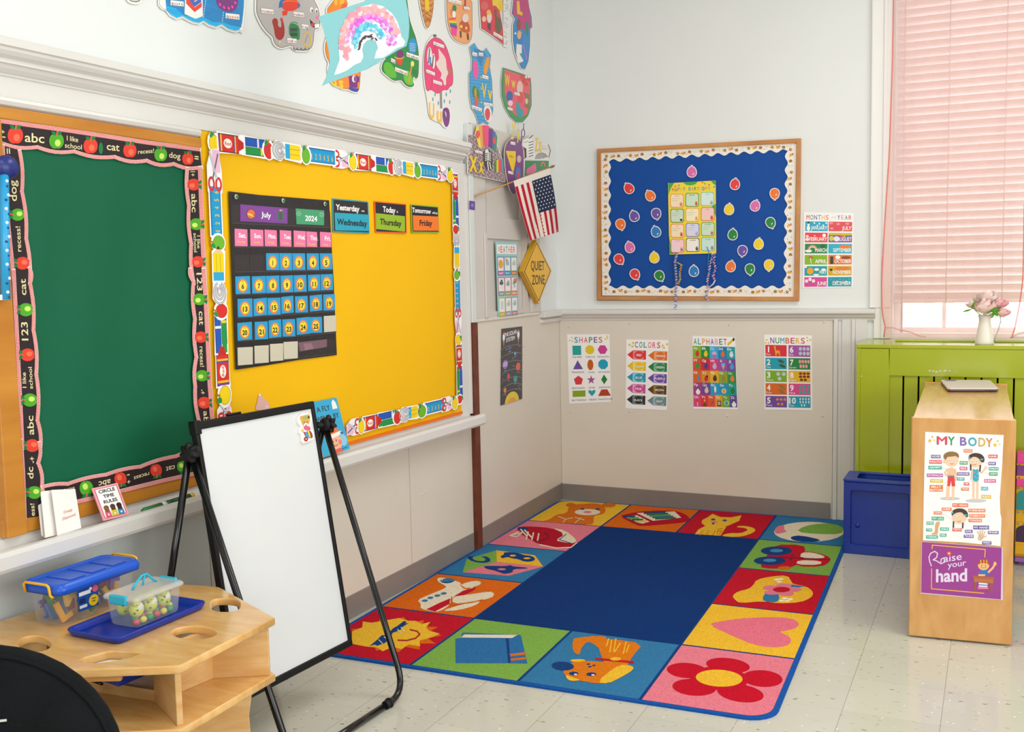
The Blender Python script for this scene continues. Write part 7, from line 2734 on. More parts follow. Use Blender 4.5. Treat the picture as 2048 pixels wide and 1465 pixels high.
for i, (ch, c_, nm) in enumerate(LT):
    gv, gf, g0, g1 = glyphs(ch, .05)
    x, y, z = spots[i]
    sc = .074
    th = rnd.uniform(-.5, .5)
    m = MB(c_)
    onface = x > bx1 - .05
    R_ = Matrix.Translation((x, y, z)) @ Matrix.Rotation(pi / 2 if True else 0, 4, 'Z') @ Matrix.Rotation(math.radians(78), 4, 'X') @ Matrix.Rotation(th, 4, 'Z')
    if ch == 'I':
        gv = [(0.05, 0), (.45, 0), (.45, .12), (.32, .12), (.32, .6), (.45, .6), (.45, .72), (.05, .72), (.05, .6), (.18, .6), (.18, .12), (.05, .12)]
        gf = None
    fr_ = [R_ @ Vector(((v[0] - .3) * sc, v[1] * sc, .004)) for v in gv]
    bk_ = [R_ @ Vector(((v[0] - .3) * sc, v[1] * sc, -.004)) for v in gv]
    if gf is None:
        m.prism(bk_, fr_[0] - bk_[0])
    else:
        m.add(fr_, gf)
        m.add(bk_, gf)
        from collections import Counter
        ec = Counter()
        for f_ in gf:
            for a1, b1 in zip(f_, f_[1:] + f_[:1]):
                ec[(min(a1, b1), max(a1, b1))] += 1
        n0 = len(fr_)
        for (a1, b1), cnt in ec.items():
            if cnt == 1:
                m.add([fr_[a1], fr_[b1], bk_[b1], bk_[a1]], [(0, 1, 2, 3)])
    o = m.build('toy_letter', PLAST, None)
    o.location.z = max(o.location.z, ZT_ + .006)
    tag(o, '%s plastic toy letter %s lying in the blue-lidded tub' % (nm, ch), 'toy', 'toy letters in the tub')

# ---- small clear box with turquoise handle
t2 = thing('carry_box', (.43, -4.13, ZT_ + .007), 'small clear carry box of little toys with a turquoise handle on the tray', 'box')
sx0, sx1, sy0, sy1 = .362, .474, -4.203, -4.03
z0, z1 = ZT_ + .0075, ZT_ + .093
m = MB()
m.rings([rr3(sx0 + .010, sy0 + .010, sx1 - .010, sy1 - .010, .012, z0), rr3(sx0 + .006, sy0 + .006, sx1 - .006, sy1 - .006, .014, z0 + .004), rr3(sx0, sy0, sx1, sy1, .014, z1 - .01)], False)
m.add(rr3(sx0 + .010, sy0 + .010, sx1 - .010, sy1 - .010, .012, z0), [tuple(range(24))])
m.build('box_body', CLEAR, t2, fix=False)
m = MB()
m.rings([rr3(sx0 - .006, sy0 - .006, sx1 + .006, sy1 + .006, .014, z1 - .012), rr3(sx0 - .008, sy0 - .008, sx1 + .008, sy1 + .008, .016, z1 - .006), rr3(sx0 - .004, sy0 - .004, sx1 + .004, sy1 + .004, .016, z1), rr3(sx0 + .006, sy0 + .006, sx1 - .006, sy1 - .006, .012, z1 + .003)], True)
m.build('lid', FROSTL, t2)
TURQ = mat('turquoise_plastic', '1FB4D2', 0.3, 0.5)
xm = (sx0 + sx1) / 2
ym = (sy0 + sy1) / 2
P = [Vector((xm, sy0 + .045, z1 + .003)), Vector((xm, sy0 + .055, z1 + .016)), Vector((xm, ym - .006, z1 + .034)), Vector((xm, ym + .012, z1 + .034)), Vector((xm, sy1 - .05, z1 + .010)), Vector((xm, sy1 - .04, z1 + .003))]
f = MB().tube(P, .0035, 8)
f.tube([Vector((xm, ym + .005, z1 + .033)), Vector((xm, ym - .004, z1 + .006))], .003, 6)
f.build('handle', TURQ, t2)
for yy, s_ in ((sy0, -1), (sy1, 1)):
    MB().box((xm - .03, yy - .012 if s_ < 0 else yy, z1 - .022), (xm + .03, yy if s_ < 0 else yy + .012, z1 + .004)).build('latch', TURQ, t2, .004)
rnd = random.Random(8)
NMs = ['bee', 'duck', 'frog', 'fish', 'snail', 'chick']
for i in range(6):
    x = sx0 + .034 + (i % 2) * .044
    y = sy0 + .034 + (i // 2) * .050
    m = MB(['DCE614', 'E8EE2C', 'D0E010'][i % 3])
    m.ball((x, y, z0 + .042), .021, 14, (.9, 1.05, 1.1))
    m.ball((x + .008, y - .008, z0 + .062), .012, 12)
    m.color('F4F4EC').ball((x + .012, y, z0 + .05), .013, 10, (.6, 1, 1))
    m.color('2A2A2A')
    for k in range(4):
        th = rnd.uniform(-1.2, 1.2)
        m.ball((x + .020 * math.cos(th), y + .021 * math.sin(th), z0 + .036 + .008 * k), .0028, 6)
    o = m.build('toy_figure', PLAST, None)
    tag(o, 'spotted yellow toy in the small clear box, %s' % ['at the near end by the wall side', 'at the near end by the room side', 'in the middle by the wall side', 'in the middle by the room side', 'at the far end by the wall side', 'at the far end by the room side'][i], 'toy', 'toy figures in the small box')
BD = [('red', 'E0383C'), ('green', '14A04C'), ('yellow', 'E8DC2C')]
for i in range(12):
    nm, c_ = BD[i % 3]
    x = sx1 - .020 - (.016 if i % 2 else 0)
    y = sy0 + .018 + i * .0125
    m = MB(c_)
    m.ball((x, y, z0 + .012 + .004 * (i % 2)), .0095, 12, (1, 1.15, 1))
    o = m.build('bead', PLAST, None)
    tag(o, 'small %s bead at the bottom of the small clear box' % nm, 'bead', '%s beads in the small box' % nm)

# ================================================================== BLACK CHAIR in the corner of the view
ch = thing('chair', (.80, -5.05, 0), 'rounded black upholstered chair back in front of the wooden table', 'chair')
BF = mat('black_velour', '101214', 0.9, 0.15, noise=0.25, nscale=9, bump=0.3, bscale=120)
Pc = Vector((.92, -5.02, .5))
nc = Vector((.62, -.78, .12)).normalized()
Cc = hit(-52, 1584, Pc, nc)
ex = Vector((nc.y, -nc.x, 0)).normalized() * -1
ey = nc.cross(ex)
if ey.z < 0:
    ey = -ey
R0 = (hit(-52, 1296, Pc, nc) - Cc).length
outl = []
n = 40
for k in range(n):
    th = 2 * pi * k / n
    x, y = math.cos(th), math.sin(th)
    outl.append((x * R0, y * R0 if y > 0 else y * R0 * .8))
rings_ = []
for o_, s_ in ((-.035, .80), (-.034, .9), (-.026, .965), (-.010, .995), (.006, 1.0), (.020, .985), (.032, .94), (.040, .86), (.045, .7), (.047, .35)):
    rings_.append([Cc + ex * (q[0] * s_) + ey * (q[1] * s_) + nc * (o_ - .02) for q in outl])
MB().rings(rings_).build('backrest', BF, ch)
pipe = [Cc + ex * q[0] * .955 + ey * q[1] * .955 + nc * .012 for q in outl]
MB().tube(pipe + [pipe[0]], .004, 6).build('piping', BF, ch)
sc0 = Cc - nc * -.26
sc0.z = .42
MB().rings([[Vector((sc0.x + .24 * math.cos(2 * pi * k / 28) * s_, sc0.y + .24 * math.sin(2 * pi * k / 28) * s_, z)) for k in range(28)] for z, s_ in ((.36, .9), (.37, 1), (.42, 1), (.44, .93), (.445, .6))]).build('seat', BF, ch)
m = MB('C8C8C4').box((-.006, -.001, -.002), (.006, .001, .002), Matrix.Translation(hit(6, 1442, Cc + nc * .028, nc)) @ Matrix.Rotation(math.atan2(ex.y, ex.x), 4, 'Z'))
m.build('cloth_tag', PLAST, ch)
for k in range(4):
    th = pi / 4 + k * pi / 2
    MB().tube([Vector((sc0.x + .15 * math.cos(th), sc0.y + .15 * math.sin(th), .36)), Vector((sc0.x + .22 * math.cos(th), sc0.y + .22 * math.sin(th), 0))], [.014, .010], 10).build('leg', BLKM, ch)
dn = Vector((Cc.x, Cc.y, .40))
MB().tube([Cc - ey * R0 * .75 - nc * .01, Vector((sc0.x, sc0.y, .39)) - nc * .18, Vector((sc0.x, sc0.y, .38))], .016, 8).build('back_support', BLKM, ch)

# ================================================================== RADIATOR COVER
LIME = mat('lime_gloss_paint', 'A0AB0A', 0.16, 0.5, noise=0.04, nscale=3, bump=0.06, bscale=12)
DARK = mat('painted_inner_shade', '14120E', 0.9, 0.1)
rc = thing('radiator_cover', (2.6, -.24, 0), 'glossy lime green radiator cover with vertical slats under the window', 'radiator cover')
FX0, FX1, FY, FZ = 1.858, 3.6, -.468, 1.074
m = MB()
m.box((FX0, FY, 0), (FX0 + .02, -.002, FZ - .02)).box((FX1 - .02, FY, 0), (FX1, -.002, FZ - .02))
m.box((FX0 + .02, FY, 0), (2.022, FY + .022, FZ - .022)).box((2.022, FY, .910), (FX1 - .02, FY + .022, FZ - .022)).box((2.022, FY, 0), (FX1 - .02, FY + .022, .10))
m.build('front_frame', LIME, rc, .002)
m = MB().box((FX0 - .004, FY - .004, FZ - .02), (FX1 + .004, -.002, FZ))
m.box((2.03, -.235, FZ), (FX1 - .02, -.215, FZ + .010))
m.build('top_board', LIME, rc, .003)
x = 2.022
i = 0
while x < FX1 - .05:
    m = MB().box((x, FY + .010, .10), (x + .066, FY + .024, .915))
    m.build('slat', LIME, rc, .0015)
    x += .0745
MB().box((2.0, FY + .08, .02), (FX1 - .03, FY + .09, 1.0)).build('shade_sheet', DARK, rc)  # near-black sheet, its colour stands in for the shade behind the slats
# chipped paint marks
g_ = lambda a_, b_: ony(1640 + a_ / 3.487, 540 + b_ / 3.487, FY - .0006)
a = Art(lambda u, v: g_(u, v), NB, .0002, .0001)
for (x, y, rx, ry) in ((558, 541, 18, 2.5), (705, 549, 3, 3), (830, 549, 3, 3), (886, 548, 6, 3), (765, 705, 9, 5), (790, 706, 8, 6), (812, 712, 9, 6), (838, 706, 12, 4), (872, 704, 12, 5), (905, 706, 8, 4), (948, 714, 8, 2), (290, 742, 6, 4), (1370, 548, 3, 3)):
    a.ell(x, y, rx, ry, 'D8D6C0', 1, -8, 10)
a.build('paint_chips', PAPER, rc)

# ================================================================== BLINDS and CURTAIN
SLATM = mat('white_slat', 'F2ECEA', 0.45, 0.4)
_b = SLATM.node_tree.nodes['Principled BSDF']
_t = SLATM.node_tree.nodes.new('ShaderNodeBsdfTranslucent')
_t.inputs[0].default_value = (0.95, 0.92, 0.9, 1)
_m = SLATM.node_tree.nodes.new('ShaderNodeMixShader')
_m.inputs[0].default_value = 0.05
SLATM.node_tree.links.new(_b.outputs[0], _m.inputs[1])
SLATM.node_tree.links.new(_t.outputs[0], _m.inputs[2])
SLATM.node_tree.links.new(_m.outputs[0], SLATM.node_tree.nodes['Material Output'].inputs[0])
bl = thing('window_blinds', (2.5, -.0, 1.3), 'white horizontal slat blinds lowered over most of the window', 'blinds')
bx_0, bx_1 = WX0 + .005, WX1 - .03
zbot = ony(1850, 606, .045).z
nsl = 44
pitch = 0.0447
tilt = math.radians(64)
for k in range(nsl):
    z = zbot + .035 + k * pitch
    if z > WZ1 - .05:
        break
    m = MB()
    c_, s_ = -math.cos(tilt), math.sin(tilt)
    pts = []
    for j in range(5):
        t = (j / 4 - .5) * .048
        bow = .0025 * (1 - (2 * j / 4 - 1) ** 2)
        pts.append((t * c_ - bow * s_, t * s_ + bow * c_))
    lo = [Vector((bx_0, .045 + p_[0], z + p_[1])) for p_ in pts] + [Vector((bx_0, .045 + p_[0] + .002, z + p_[1] - .0022)) for p_ in reversed(pts)]
    hi = [Vector((bx_1, q.y, q.z)) for q in lo]
    m.hexa(lo, hi)
    m.build('slat', SLATM, bl)
MB().box((bx_0, .03, zbot), (bx_1, .06, zbot + .022)).build('bottom_rail', SLATM, bl, .004)
MB().box((bx_0, .01, WZ1 - .06), (bx_1, .07, WZ1 - .001)).build('head_rail', SLATM, bl, .003)
for px in (1808, 1897, 2010):
    x = ony(px, 300, .03).x
    m = MB().tube([Vector((x, .018, zbot)), Vector((x, .018, WZ1 - .05))], .0022, 6)
    m.build('ladder_cord', SLATM, bl)

# sheer pink curtain
cm = bpy.data.materials.new('sheer_pink_fabric')
cm.use_nodes = True
N, L = cm.node_tree.nodes, cm.node_tree.links
N.remove(N['Principled BSDF'])
tr = N.new('ShaderNodeBsdfTransparent')
tr.inputs[0].default_value = (1.0, 0.92, 0.91, 1)
df = N.new('ShaderNodeBsdfDiffuse')
df.inputs[0].default_value = (*lin('EFC0B8'), 1)
tl = N.new('ShaderNodeBsdfTranslucent')
tl.inputs[0].default_value = (*lin('F2BDB6'), 1)
m1 = N.new('ShaderNodeMixShader')
m1.inputs[0].default_value = .5
L.new(df.outputs[0], m1.inputs[1])
L.new(tl.outputs[0], m1.inputs[2])
m2 = N.new('ShaderNodeMixShader')
nw = N.new('ShaderNodeTexWave')
nw.inputs['Scale'].default_value = 260
nw.inputs['Distortion'].default_value = 2
mr = N.new('ShaderNodeMapRange')
mr.inputs[3].default_value, mr.inputs[4].default_value = .20, .34
L.new(nw.outputs['Fac'], mr.inputs[0])
L.new(mr.outputs[0], m2.inputs[0])
L.new(tr.outputs[0], m2.inputs[1])
L.new(m1.outputs[0], m2.inputs[2])
L.new(m2.outputs[0], N['Material Output'].inputs[0])
HEM = mat('pink_hem', 'F0867A', 0.7, 0.2, alpha=.7)
cu_ = thing('curtain', (2.4, -.07, FZ), 'sheer pink curtain hanging over the blinds with a coral edge hem', 'curtain')
CY = -.06


def hem_x(z):
    """left hem: leans in towards the wall side lower down"""
    pts = [(1787, 0), (1785, 120), (1779, 300), (1768, 470), (1763, 560), (1764, 625), (1771, 656), (1767, 678)]
    tab = [ony(px, py, CY) for px, py in pts]
    if z > tab[0].z:
        return tab[0].x + (z - tab[0].z) * .01
    for a1, b1 in zip(tab[:-1], tab[1:]):
        if b1.z <= z <= a1.z:
            t = (z - b1.z) / (a1.z - b1.z)
            return b1.x + (a1.x - b1.x) * t
    return tab[-1].x


def hem_xr(z):
    pts = [(2049, 400), (2046, 560), (2040, 605), (2030, 655), (2022, 680)]
    tab = [ony(px, py, CY) for px, py in pts]
    if z > tab[0].z:
        return tab[0].x + (z - tab[0].z) * .35
    for a1, b1 in zip(tab[:-1], tab[1:]):
        if b1.z <= z <= a1.z:
            t = (z - b1.z) / (a1.z - b1.z)
            return b1.x + (a1.x - b1.x) * t
    return tab[-1].x


m = MB()
nu, nv = 90, 46
ztop, zbo = 3.45, FZ + .012
vs, fs = [], []
for j in range(nv + 1):
    z = zbo + (ztop - zbo) * (j / nv) ** 1.3
    x0, x1 = hem_x(z), hem_xr(z)
    for i in range(nu + 1):
        t = i / nu
        fold = .010 * math.sin(t * 23 + 1.5 * math.sin(z * 1.3)) + .006 * math.sin(t * 57 + z)
        vs.append(Vector((x0 + (x1 - x0) * t, CY + fold * min(1, 8 * t + .1) - .02 * max(0, 1 - (z - zbo) * 6) * (1 + math.sin(t * 9)), z)))
for j in range(nv):
    for i in range(nu):
        q = j * (nu + 1) + i
        fs.append((q, q + 1, q + nu + 2, q + nu + 1))
m.add(vs, fs, True)
m.build('sheer_panel', cm, cu_, fix=False)
zz = [zbo + (ztop - zbo) * k / 40 for k in range(41)]
MB().tube([Vector((hem_x(z), CY, z)) for z in zz], .0034, 6).build('hem', HEM, cu_)
MB().tube([Vector((hem_xr(z), CY - .003, z)) for z in zz], .0034, 6).build('hem', HEM, cu_)
# bottom hem folded up and lying along the sill
q0 = [ony(px, py, CY - .03) for px, py in ((1772, 656), (1786, 656), (1800, 660), (1822, 665), (1838, 672), (1852, 683))]
for q in q0:
    q.z = max(q.z, FZ + .018)
HEML = mat('pale_hem', 'F6B6AE', 0.8, 0.1, alpha=.5)
MB().tube(q0, .0035, 6).build('bottom_hem', HEML, cu_)
q0 = [ony(px, py, CY - .03) for px, py in ((2049, 666), (2036, 668), (2028, 672), (2020, 684), (2030, 684), (2049, 684))]
for q in q0:
    q.z = max(q.z, FZ + .018)
MB().tube(q0, .0045, 6).build('bottom_hem', HEML, cu_)

# ================================================================== PITCHER with roses
vb = Vector((2.474, -.36, FZ))
pc = thing('pitcher', vb, 'slim cream white pitcher with a thin wire handle on the lime cover', 'vase')
PORC = mat('cream_enamel', 'E9E2D6', 0.3, 0.5)
m = MB().lathe(vb, [(0, 0), (.044, 0), (.046, .003), (.044, .02), (.036, .075), (.029, .115), (.029, .130), (.033, .150), (.030, .150), (.026, .13), (.026, .115), (.033, .075), (.040, .02), (0, .01)], 32)
m.build('pitcher_body', PORC, pc)
hp_ = [vb + Vector(q) for q in ((.030, -.004, .145), (.056, -.006, .158), (.072, -.006, .145), (.074, -.006, .118), (.064, -.006, .075), (.050, -.005, .035), (.044, -.004, .012))]
MB().tube(hp_, .0028, 8).build('handle', mat('grey_wire', 'B8B8B0', 0.35, metal=.5), pc)


def rose_mb(m, c, r, cols, rnd):
    c = Vector(c)
    for ri, (n, flare) in enumerate(((4, 0.0), (5, .02), (6, .06), (7, .12))):
        span = 2 * pi / n * 1.35
        Rr = r * (.22 + .22 * ri)
        hh = r * (1.30 - .13 * ri)
        for k in range(n):
            th = 2 * pi * (k + ri * .37) / n + rnd.uniform(-.12, .12)
            dk = rnd.uniform(.9, 1.1)
            m.color(cols[(k + ri) % len(cols)])
            vs = []
            for j in range(7):
                t = j / 6
                out = Rr * math.sin(pi / 2 * min(1, t * 1.35)) + flare * r * t ** 3
                narrow = 1 - .55 * max(0, t - .72) / .28
                for i in range(7):
                    s = i / 6 - .5
                    a_ = th + s * span * narrow * (.55 + .45 * min(1, t * 2))
                    o_ = out * dk + abs(s) * .06 * r
                    vs.append(c + Vector((math.cos(a_) * o_, math.sin(a_) * o_, -.6 * r + hh * t * dk - (s * s) * r * .35 * t)))
            m.add(vs, [(j * 7 + i, j * 7 + i + 1, (j + 1) * 7 + i + 1, (j + 1) * 7 + i) for j in range(6) for i in range(6)], True)
    m.color(cols[0]).ball(c + Vector((0, 0, r * .18)), r * .26, 10, (1, 1, 1.3))


PET = mat('silk_petals', rough=0.75, spec=0.2, attr=True)
LEAFM = mat('leaf_green', '4E8A1E', 0.5, 0.3, noise=.25, nscale=30)
k_ = lambda a_, b_, y: ony(1700 + a_ / 5.885, 560 + b_ / 5.885, y)
ROS = [((1580, 320), .050, -.40, 'large pale pink rose facing forward in the middle of the pitcher'), ((1625, 215), .044, -.34, 'pale pink rose standing highest in the pitcher'), ((1760, 285), .036, -.36, 'pink rose on the handle side of the pitcher'), ((1800, 385), .034, -.40, 'deeper pink rose hanging low over the pitcher handle'), ((1440, 300), .026, -.37, 'small half-open rose at the window end of the bunch'), ((1545, 240), .034, -.32, 'blush rose tucked behind the large one in the pitcher')]
rnd = random.Random(3)
for (px_, r, y, lb) in ROS:
    c = k_(*px_, y)
    rt = thing('rose', vb + Vector((0, 0, .11)), lb, 'flower', 'roses in the pitcher')
    m = MB()
    rose_mb(m, c, r * 1.22, [['FAD8D2', 'FBE2DC', 'F8CEC8'], ['FBE8E2', 'F8DED6', 'FCEEE8'], ['F6C0C0', 'F8CCC8', 'F4B4B8']][0 if r > .045 else (2 if 'deeper' in lb or 'handle' in lb else 1)], rnd)
    m.build('bloom', PET, rt, fix=False)
    MB().tube([vb + Vector((0, 0, .02)), vb + Vector((0, 0, .13)), c - Vector((0, 0, r * .5))], .0018, 6).build('stem', LEAFM, rt)


def leaf(m, A, B, wd, bow):
    A, B = Vector(A), Vector(B)
    d = B - A
    side = d.cross(Vector((0, 1, 0))).normalized()
    vs = []
    for j in range(7):
        t = j / 6
        ww = wd * math.sin(pi * (t * .92 + .04))
        p_ = A + d * t + Vector((0, -bow * math.sin(pi * t), 0))
        vs += [p_ - side * ww, p_ + Vector((0, .002, 0)), p_ + side * ww]
    m.add(vs, [(j * 3 + i, j * 3 + i + 1, j * 3 + i + 4, j * 3 + i + 3) for j in range(6) for i in range(2)], True)


lf = thing('leaf_spray', vb + Vector((0, 0, .12)), 'green leaf spray between the roses of the pitcher', 'foliage')
m = MB()
for A, B, w_ in (((1640, 360), (1790, 385), .011), ((1650, 350), (1760, 345), .009), ((1690, 370), (1680, 440), .007), ((1700, 380), (1740, 430), .008), ((1440, 345), (1325, 378), .005), ((1430, 340), (1480, 245), .006), ((1660, 365), (1600, 408), .004), ((1700, 395), (1660, 450), .004)):
    leaf(m, k_(*A, -.425), k_(*B, -.43), w_, .004)
m.tube([k_(1600, 408, -.42), k_(1700, 350, -.42)], .0016, 6).tube([k_(1440, 345, -.42), k_(1520, 330, -.41)], .0014, 6)
m.build('leaves', LEAFM, lf, fix=False)

# ================================================================== BLUE BIN
bn = thing('play_bin', (2.0, -.6, 0), 'blue moulded plastic play bin with an open basin on the floor beside the shelf', 'bin')
BINM = mat('royal_blue_moulded_plastic', '0A359A', 0.35, 0.5, bump=.05, bscale=90)
m = MB()
x0, x1, y0, y1, zt2 = 1.832, 2.178, -.707, -.474, .392
m.box((x0, y0, 0), (x0 + .03, y1, zt2 - .012)).box((x1 - .03, y0, 0), (x1, y1, zt2 - .012)).box((x0, y1 - .02, 0), (x1, y1, zt2 - .012)).box((x0, y0 + .012, .0), (x1, y0 + .03, zt2 - .012))
m.build('bin_body', BINM, bn)
m = MB()
fo = rrect(x0 - .003, .0, x1 + .003, zt2 - .013, .008, 3)
fi = rrect(x0 + .034, .048, x1 - .034, zt2 - .058, .012, 3)
n_ = len(fo)
R4 = [[Vector((q[0], yy, q[1])) for q in L_] for L_, yy in ((fo, y0 + .012), (fo, y0 - .002), ([((q[0] - (x0 + x1) / 2) * .985 + (x0 + x1) / 2, (q[1] - .19) * .985 + .19) for q in fo], y0 - .006), ([((q[0] - (x0 + x1) / 2) * 1.02 + (x0 + x1) / 2, (q[1] - .19) * 1.02 + .19) for q in fi], y0 - .006), (fi, y0 - .002), (fi, y0 + .012))]
m.rings(R4, False, False)
m.build('front_frame', BINM, bn)
# rim with basin opening
o_ = rrect(x0 - .003, y0 - .006, x1 + .003, y1, .012, 4)
i_ = rrect(x0 + .05, y0 + .032, x1 - .02, y1 - .022, .04, 4)
plate('rim', o_, [i_], zt2 - .014, zt2, BINM, bn, .004)
m = MB()
m.rings([[Vector((q[0], q[1], zt2 - .006)) for q in rrect(x0 + .05, y0 + .032, x1 - .02, y1 - .022, .04, 4)], [Vector((q[0], q[1], zt2 - .14)) for q in rrect(x0 + .058, y0 + .042, x1 - .03, y1 - .032, .03, 4)]], False)
m.add([Vector((q[0], q[1], zt2 - .14)) for q in rrect(x0 + .058, y0 + .042, x1 - .03, y1 - .032, .03, 4)], [tuple(range(20))])
m.build('basin', BINM, bn, fix=False)
MB().lathe(ony(1715, 1052, y0 + .012), [(0, 0), (.012, 0), (.012, .003), (0, .004)], 16, (0, -1, 0)).build('plug', BINM, bn)

# ================================================================== BOOKSHELF
SA, SB = Vector((2.235, -1.891, 0)), Vector((2.607, -1.859, 0))
SC, SD = Vector((2.584, -.56, 0)), Vector((2.200, -.56, 0))
shf = thing('bookshelf', (2.4, -1.2, 0), 'long low maple bookshelf seen from its plain end panel', 'bookshelf')
fd = (SB - SA).normalized()
fn_ = Vector((fd.y, -fd.x, 0))       # towards the camera
HZ = .887
up = Vector((0, 0, 1))


def slab(mb, ring, z0, z1):
    return mb.hexa([Vector((q[0], q[1], z0)) for q in ring], [Vector((q[0], q[1], z1)) for q in ring])


MAPE = wood('maple_end_panel', 'C48B46', 'D3A05E', 0.28, (5, 5, 1.6), coat=.25)
MAPT = wood('maple_top', 'C88E48', 'D8A662', 0.22, (8, 1.2, 1), coat=.12)
tk = .019
m = MB()
slab(m, [SA, SB, SB - fn_ * tk, SA - fn_ * tk], 0.006, HZ + .004)
m.build('end_panel', MAPE, shf, .005, 3)
A2, B2 = SA - fn_ * tk, SB - fn_ * tk
m = MB()
slab(m, [A2 + fd * .006, B2 - fd * .006, SC - fd * .006, SD + fd * .006], HZ - .02, HZ)
m.build('top_board', MAPT, shf, .002)
m = MB()
slab(m, [SC, SD, SD + Vector((0, tk, 0)), SC + Vector((0, tk, 0))], 0.006, HZ + .004)
m.build('end_panel', MAPE, shf, .005, 3)
m = MB()
slab(m, [A2 + fd * .008, A2 + fd * .016, SD + fd * .016, SD + fd * .008], .03, HZ - .02)
m.build('back_panel', MAPE, shf)
for z in (.03, .31, .59):
    m = MB()
    slab(m, [A2 + fd * .016, B2 - fd * .01, SC - fd * .01, SD + fd * .016], z, z + .018)
    m.build('shelf_board', MAPT, shf, .001)
m = MB()
mA, mB_ = (A2 + SD) / 2, (B2 + SC) / 2
slab(m, [mA + fd * .016, mB_ - fd * .012, mB_ - fd * .012 + Vector((0, .018, 0)), mA + fd * .016 + Vector((0, .018, 0))], .048, HZ - .02)
m.build('divider', MAPE, shf)

# laptop
lp = [Vector(q) for q in ((2.278, -.575, 0), (2.507, -.53, 0), (2.544, -.898, 0), (2.327, -.955, 0))]
lt = thing('laptop', (2.41, -.75, HZ), 'closed silver laptop lying on the shelf top', 'laptop')
SIL = mat('silver_laptop_metal', 'DCD2CA', 0.42, 0.4, metal=.1)
cenl = sum(lp, Vector((0, 0, 0))) / 4


def lring(s_, z):
    out_ = []
    for i in range(4):
        p0, p1, p2 = lp[i - 1], lp[i], lp[(i + 1) % 4]
        for t in range(4):
            a_ = p1 + (p0 - p1).normalized() * .012 * (1 - t / 3) + (p2 - p1).normalized() * .012 * (t / 3)
            out_.append(Vector((cenl.x + (a_.x - cenl.x) * s_, cenl.y + (a_.y - cenl.y) * s_, z)))
    return out_


MB().rings([lring(.97, HZ + .002), lring(1, HZ + .005), lring(1, HZ + .010), lring(.99, HZ + .011)], True, False).build('base', mat('dark_laptop_base', '5A5250', 0.4), lt)
MB().rings([lring(.985, HZ + .0115), lring(1, HZ + .013), lring(1, HZ + .017), lring(.98, HZ + .019)], True, False).build('lid', SIL, lt)
m = MB('5A3AA0')
st_ = [lp[0].lerp(lp[1], .08).lerp(lp[3], .04), lp[0].lerp(lp[1], .32).lerp(lp[3], .04), lp[0].lerp(lp[1], .34).lerp(lp[3], .16), lp[0].lerp(lp[1], .1).lerp(lp[3], .16)]
m.prism([Vector((q.x, q.y, HZ + .0192)) for q in st_], (0, 0, .0004))
m.build('sticker', PLAST, lt)
m = MB('1A1A1C')
sdv = (lp[2] - lp[3]).normalized()
nn_ = Vector((sdv.y, -sdv.x, 0))
for t0, t1 in ((.74, .77), (.80, .87), (.88, .93)):
    A_, B_ = lp[3].lerp(lp[2], t0), lp[3].lerp(lp[2], t1)
    m.hexa([A_ + nn_ * .0005 + up * (HZ + .006), B_ + nn_ * .0005 + up * (HZ + .006), B_ + up * (HZ + .006), A_ + up * (HZ + .006)], [A_ + nn_ * .0005 + up * (HZ + .0095), B_ + nn_ * .0005 + up * (HZ + .0095), B_ + up * (HZ + .0095), A_ + up * (HZ + .0095)])
m.build('ports', PLAST, lt)

# posters on the end panel
KE = lambda u, v: hit(1820 + u / 3.855, 840 + v / 3.855, SA, fn_)
a = Art(KE, fn_, .0016, .0002)
a.base([(117, 93), (722, 118), (715, 250), (712, 330), (692, 600), (696, 720), (705, 760), (697, 975), (400, 945), (100, 930), (105, 620)], 'F4F4F2', .0008)
for i, (ch_, c_, x) in enumerate((('M', 'E2405A', 205), ('Y', '2A9A50', 290), ('B', '8A6AC0', 385), ('O', '3AB0C8', 448), ('D', 'E8BC2C', 528), ('Y', 'E8863C', 582))):
    w_ = {'M': 82, 'Y': 56, 'B': 52, 'O': 66, 'D': 52}[ch_]
    a.text(ch_, (x, 190 + i * 3.2), (x + w_, 192 + i * 3.2), 66, '5A5A60', 1, .045)
    a.text(ch_, (x + 3, 188 + i * 3.2), (x + w_ - 3, 190 + i * 3.2), 61, c_, 2, .03)
for x, y, r in ((172, 132, 13), (152, 162, 19), (187, 157, 9), (676, 165, 13), (655, 195, 20), (691, 188, 9)):
    a.star(x, y, r, r * .45, 5, 'E8B820', 1)
SK, SK2 = 'F0C8A8', 'E8BC98'


def tagl(t, x0, y0, x1, y1, c_, two=None):
    a.poly([(x0, y0), (x1, y0 + 1), (x1, y1 + 1), (x0, y1)], c_, 4)
    if two:
        h = (y1 - y0) / 2
        a.text(t, (x0 + 12, y0 + h - 4), (x1 - 14, y0 + h - 3), h * .62, 'FBF8F4', 5, .03)
        a.text(two, (x0 + 5, y1 - 5), (x1 - 5, y1 - 4), h * .62, 'FBF8F4', 5, .03)
    else:
        a.text(t, (x0 + 6, y1 - 7), (x1 - 6, y1 - 6), (y1 - y0) * .56, 'FBF8F4', 5, .03)


a.ell(308, 608, 78, 13, 'C4C6C8', 1).ell(508, 625, 82, 14, 'C4C6C8', 1)
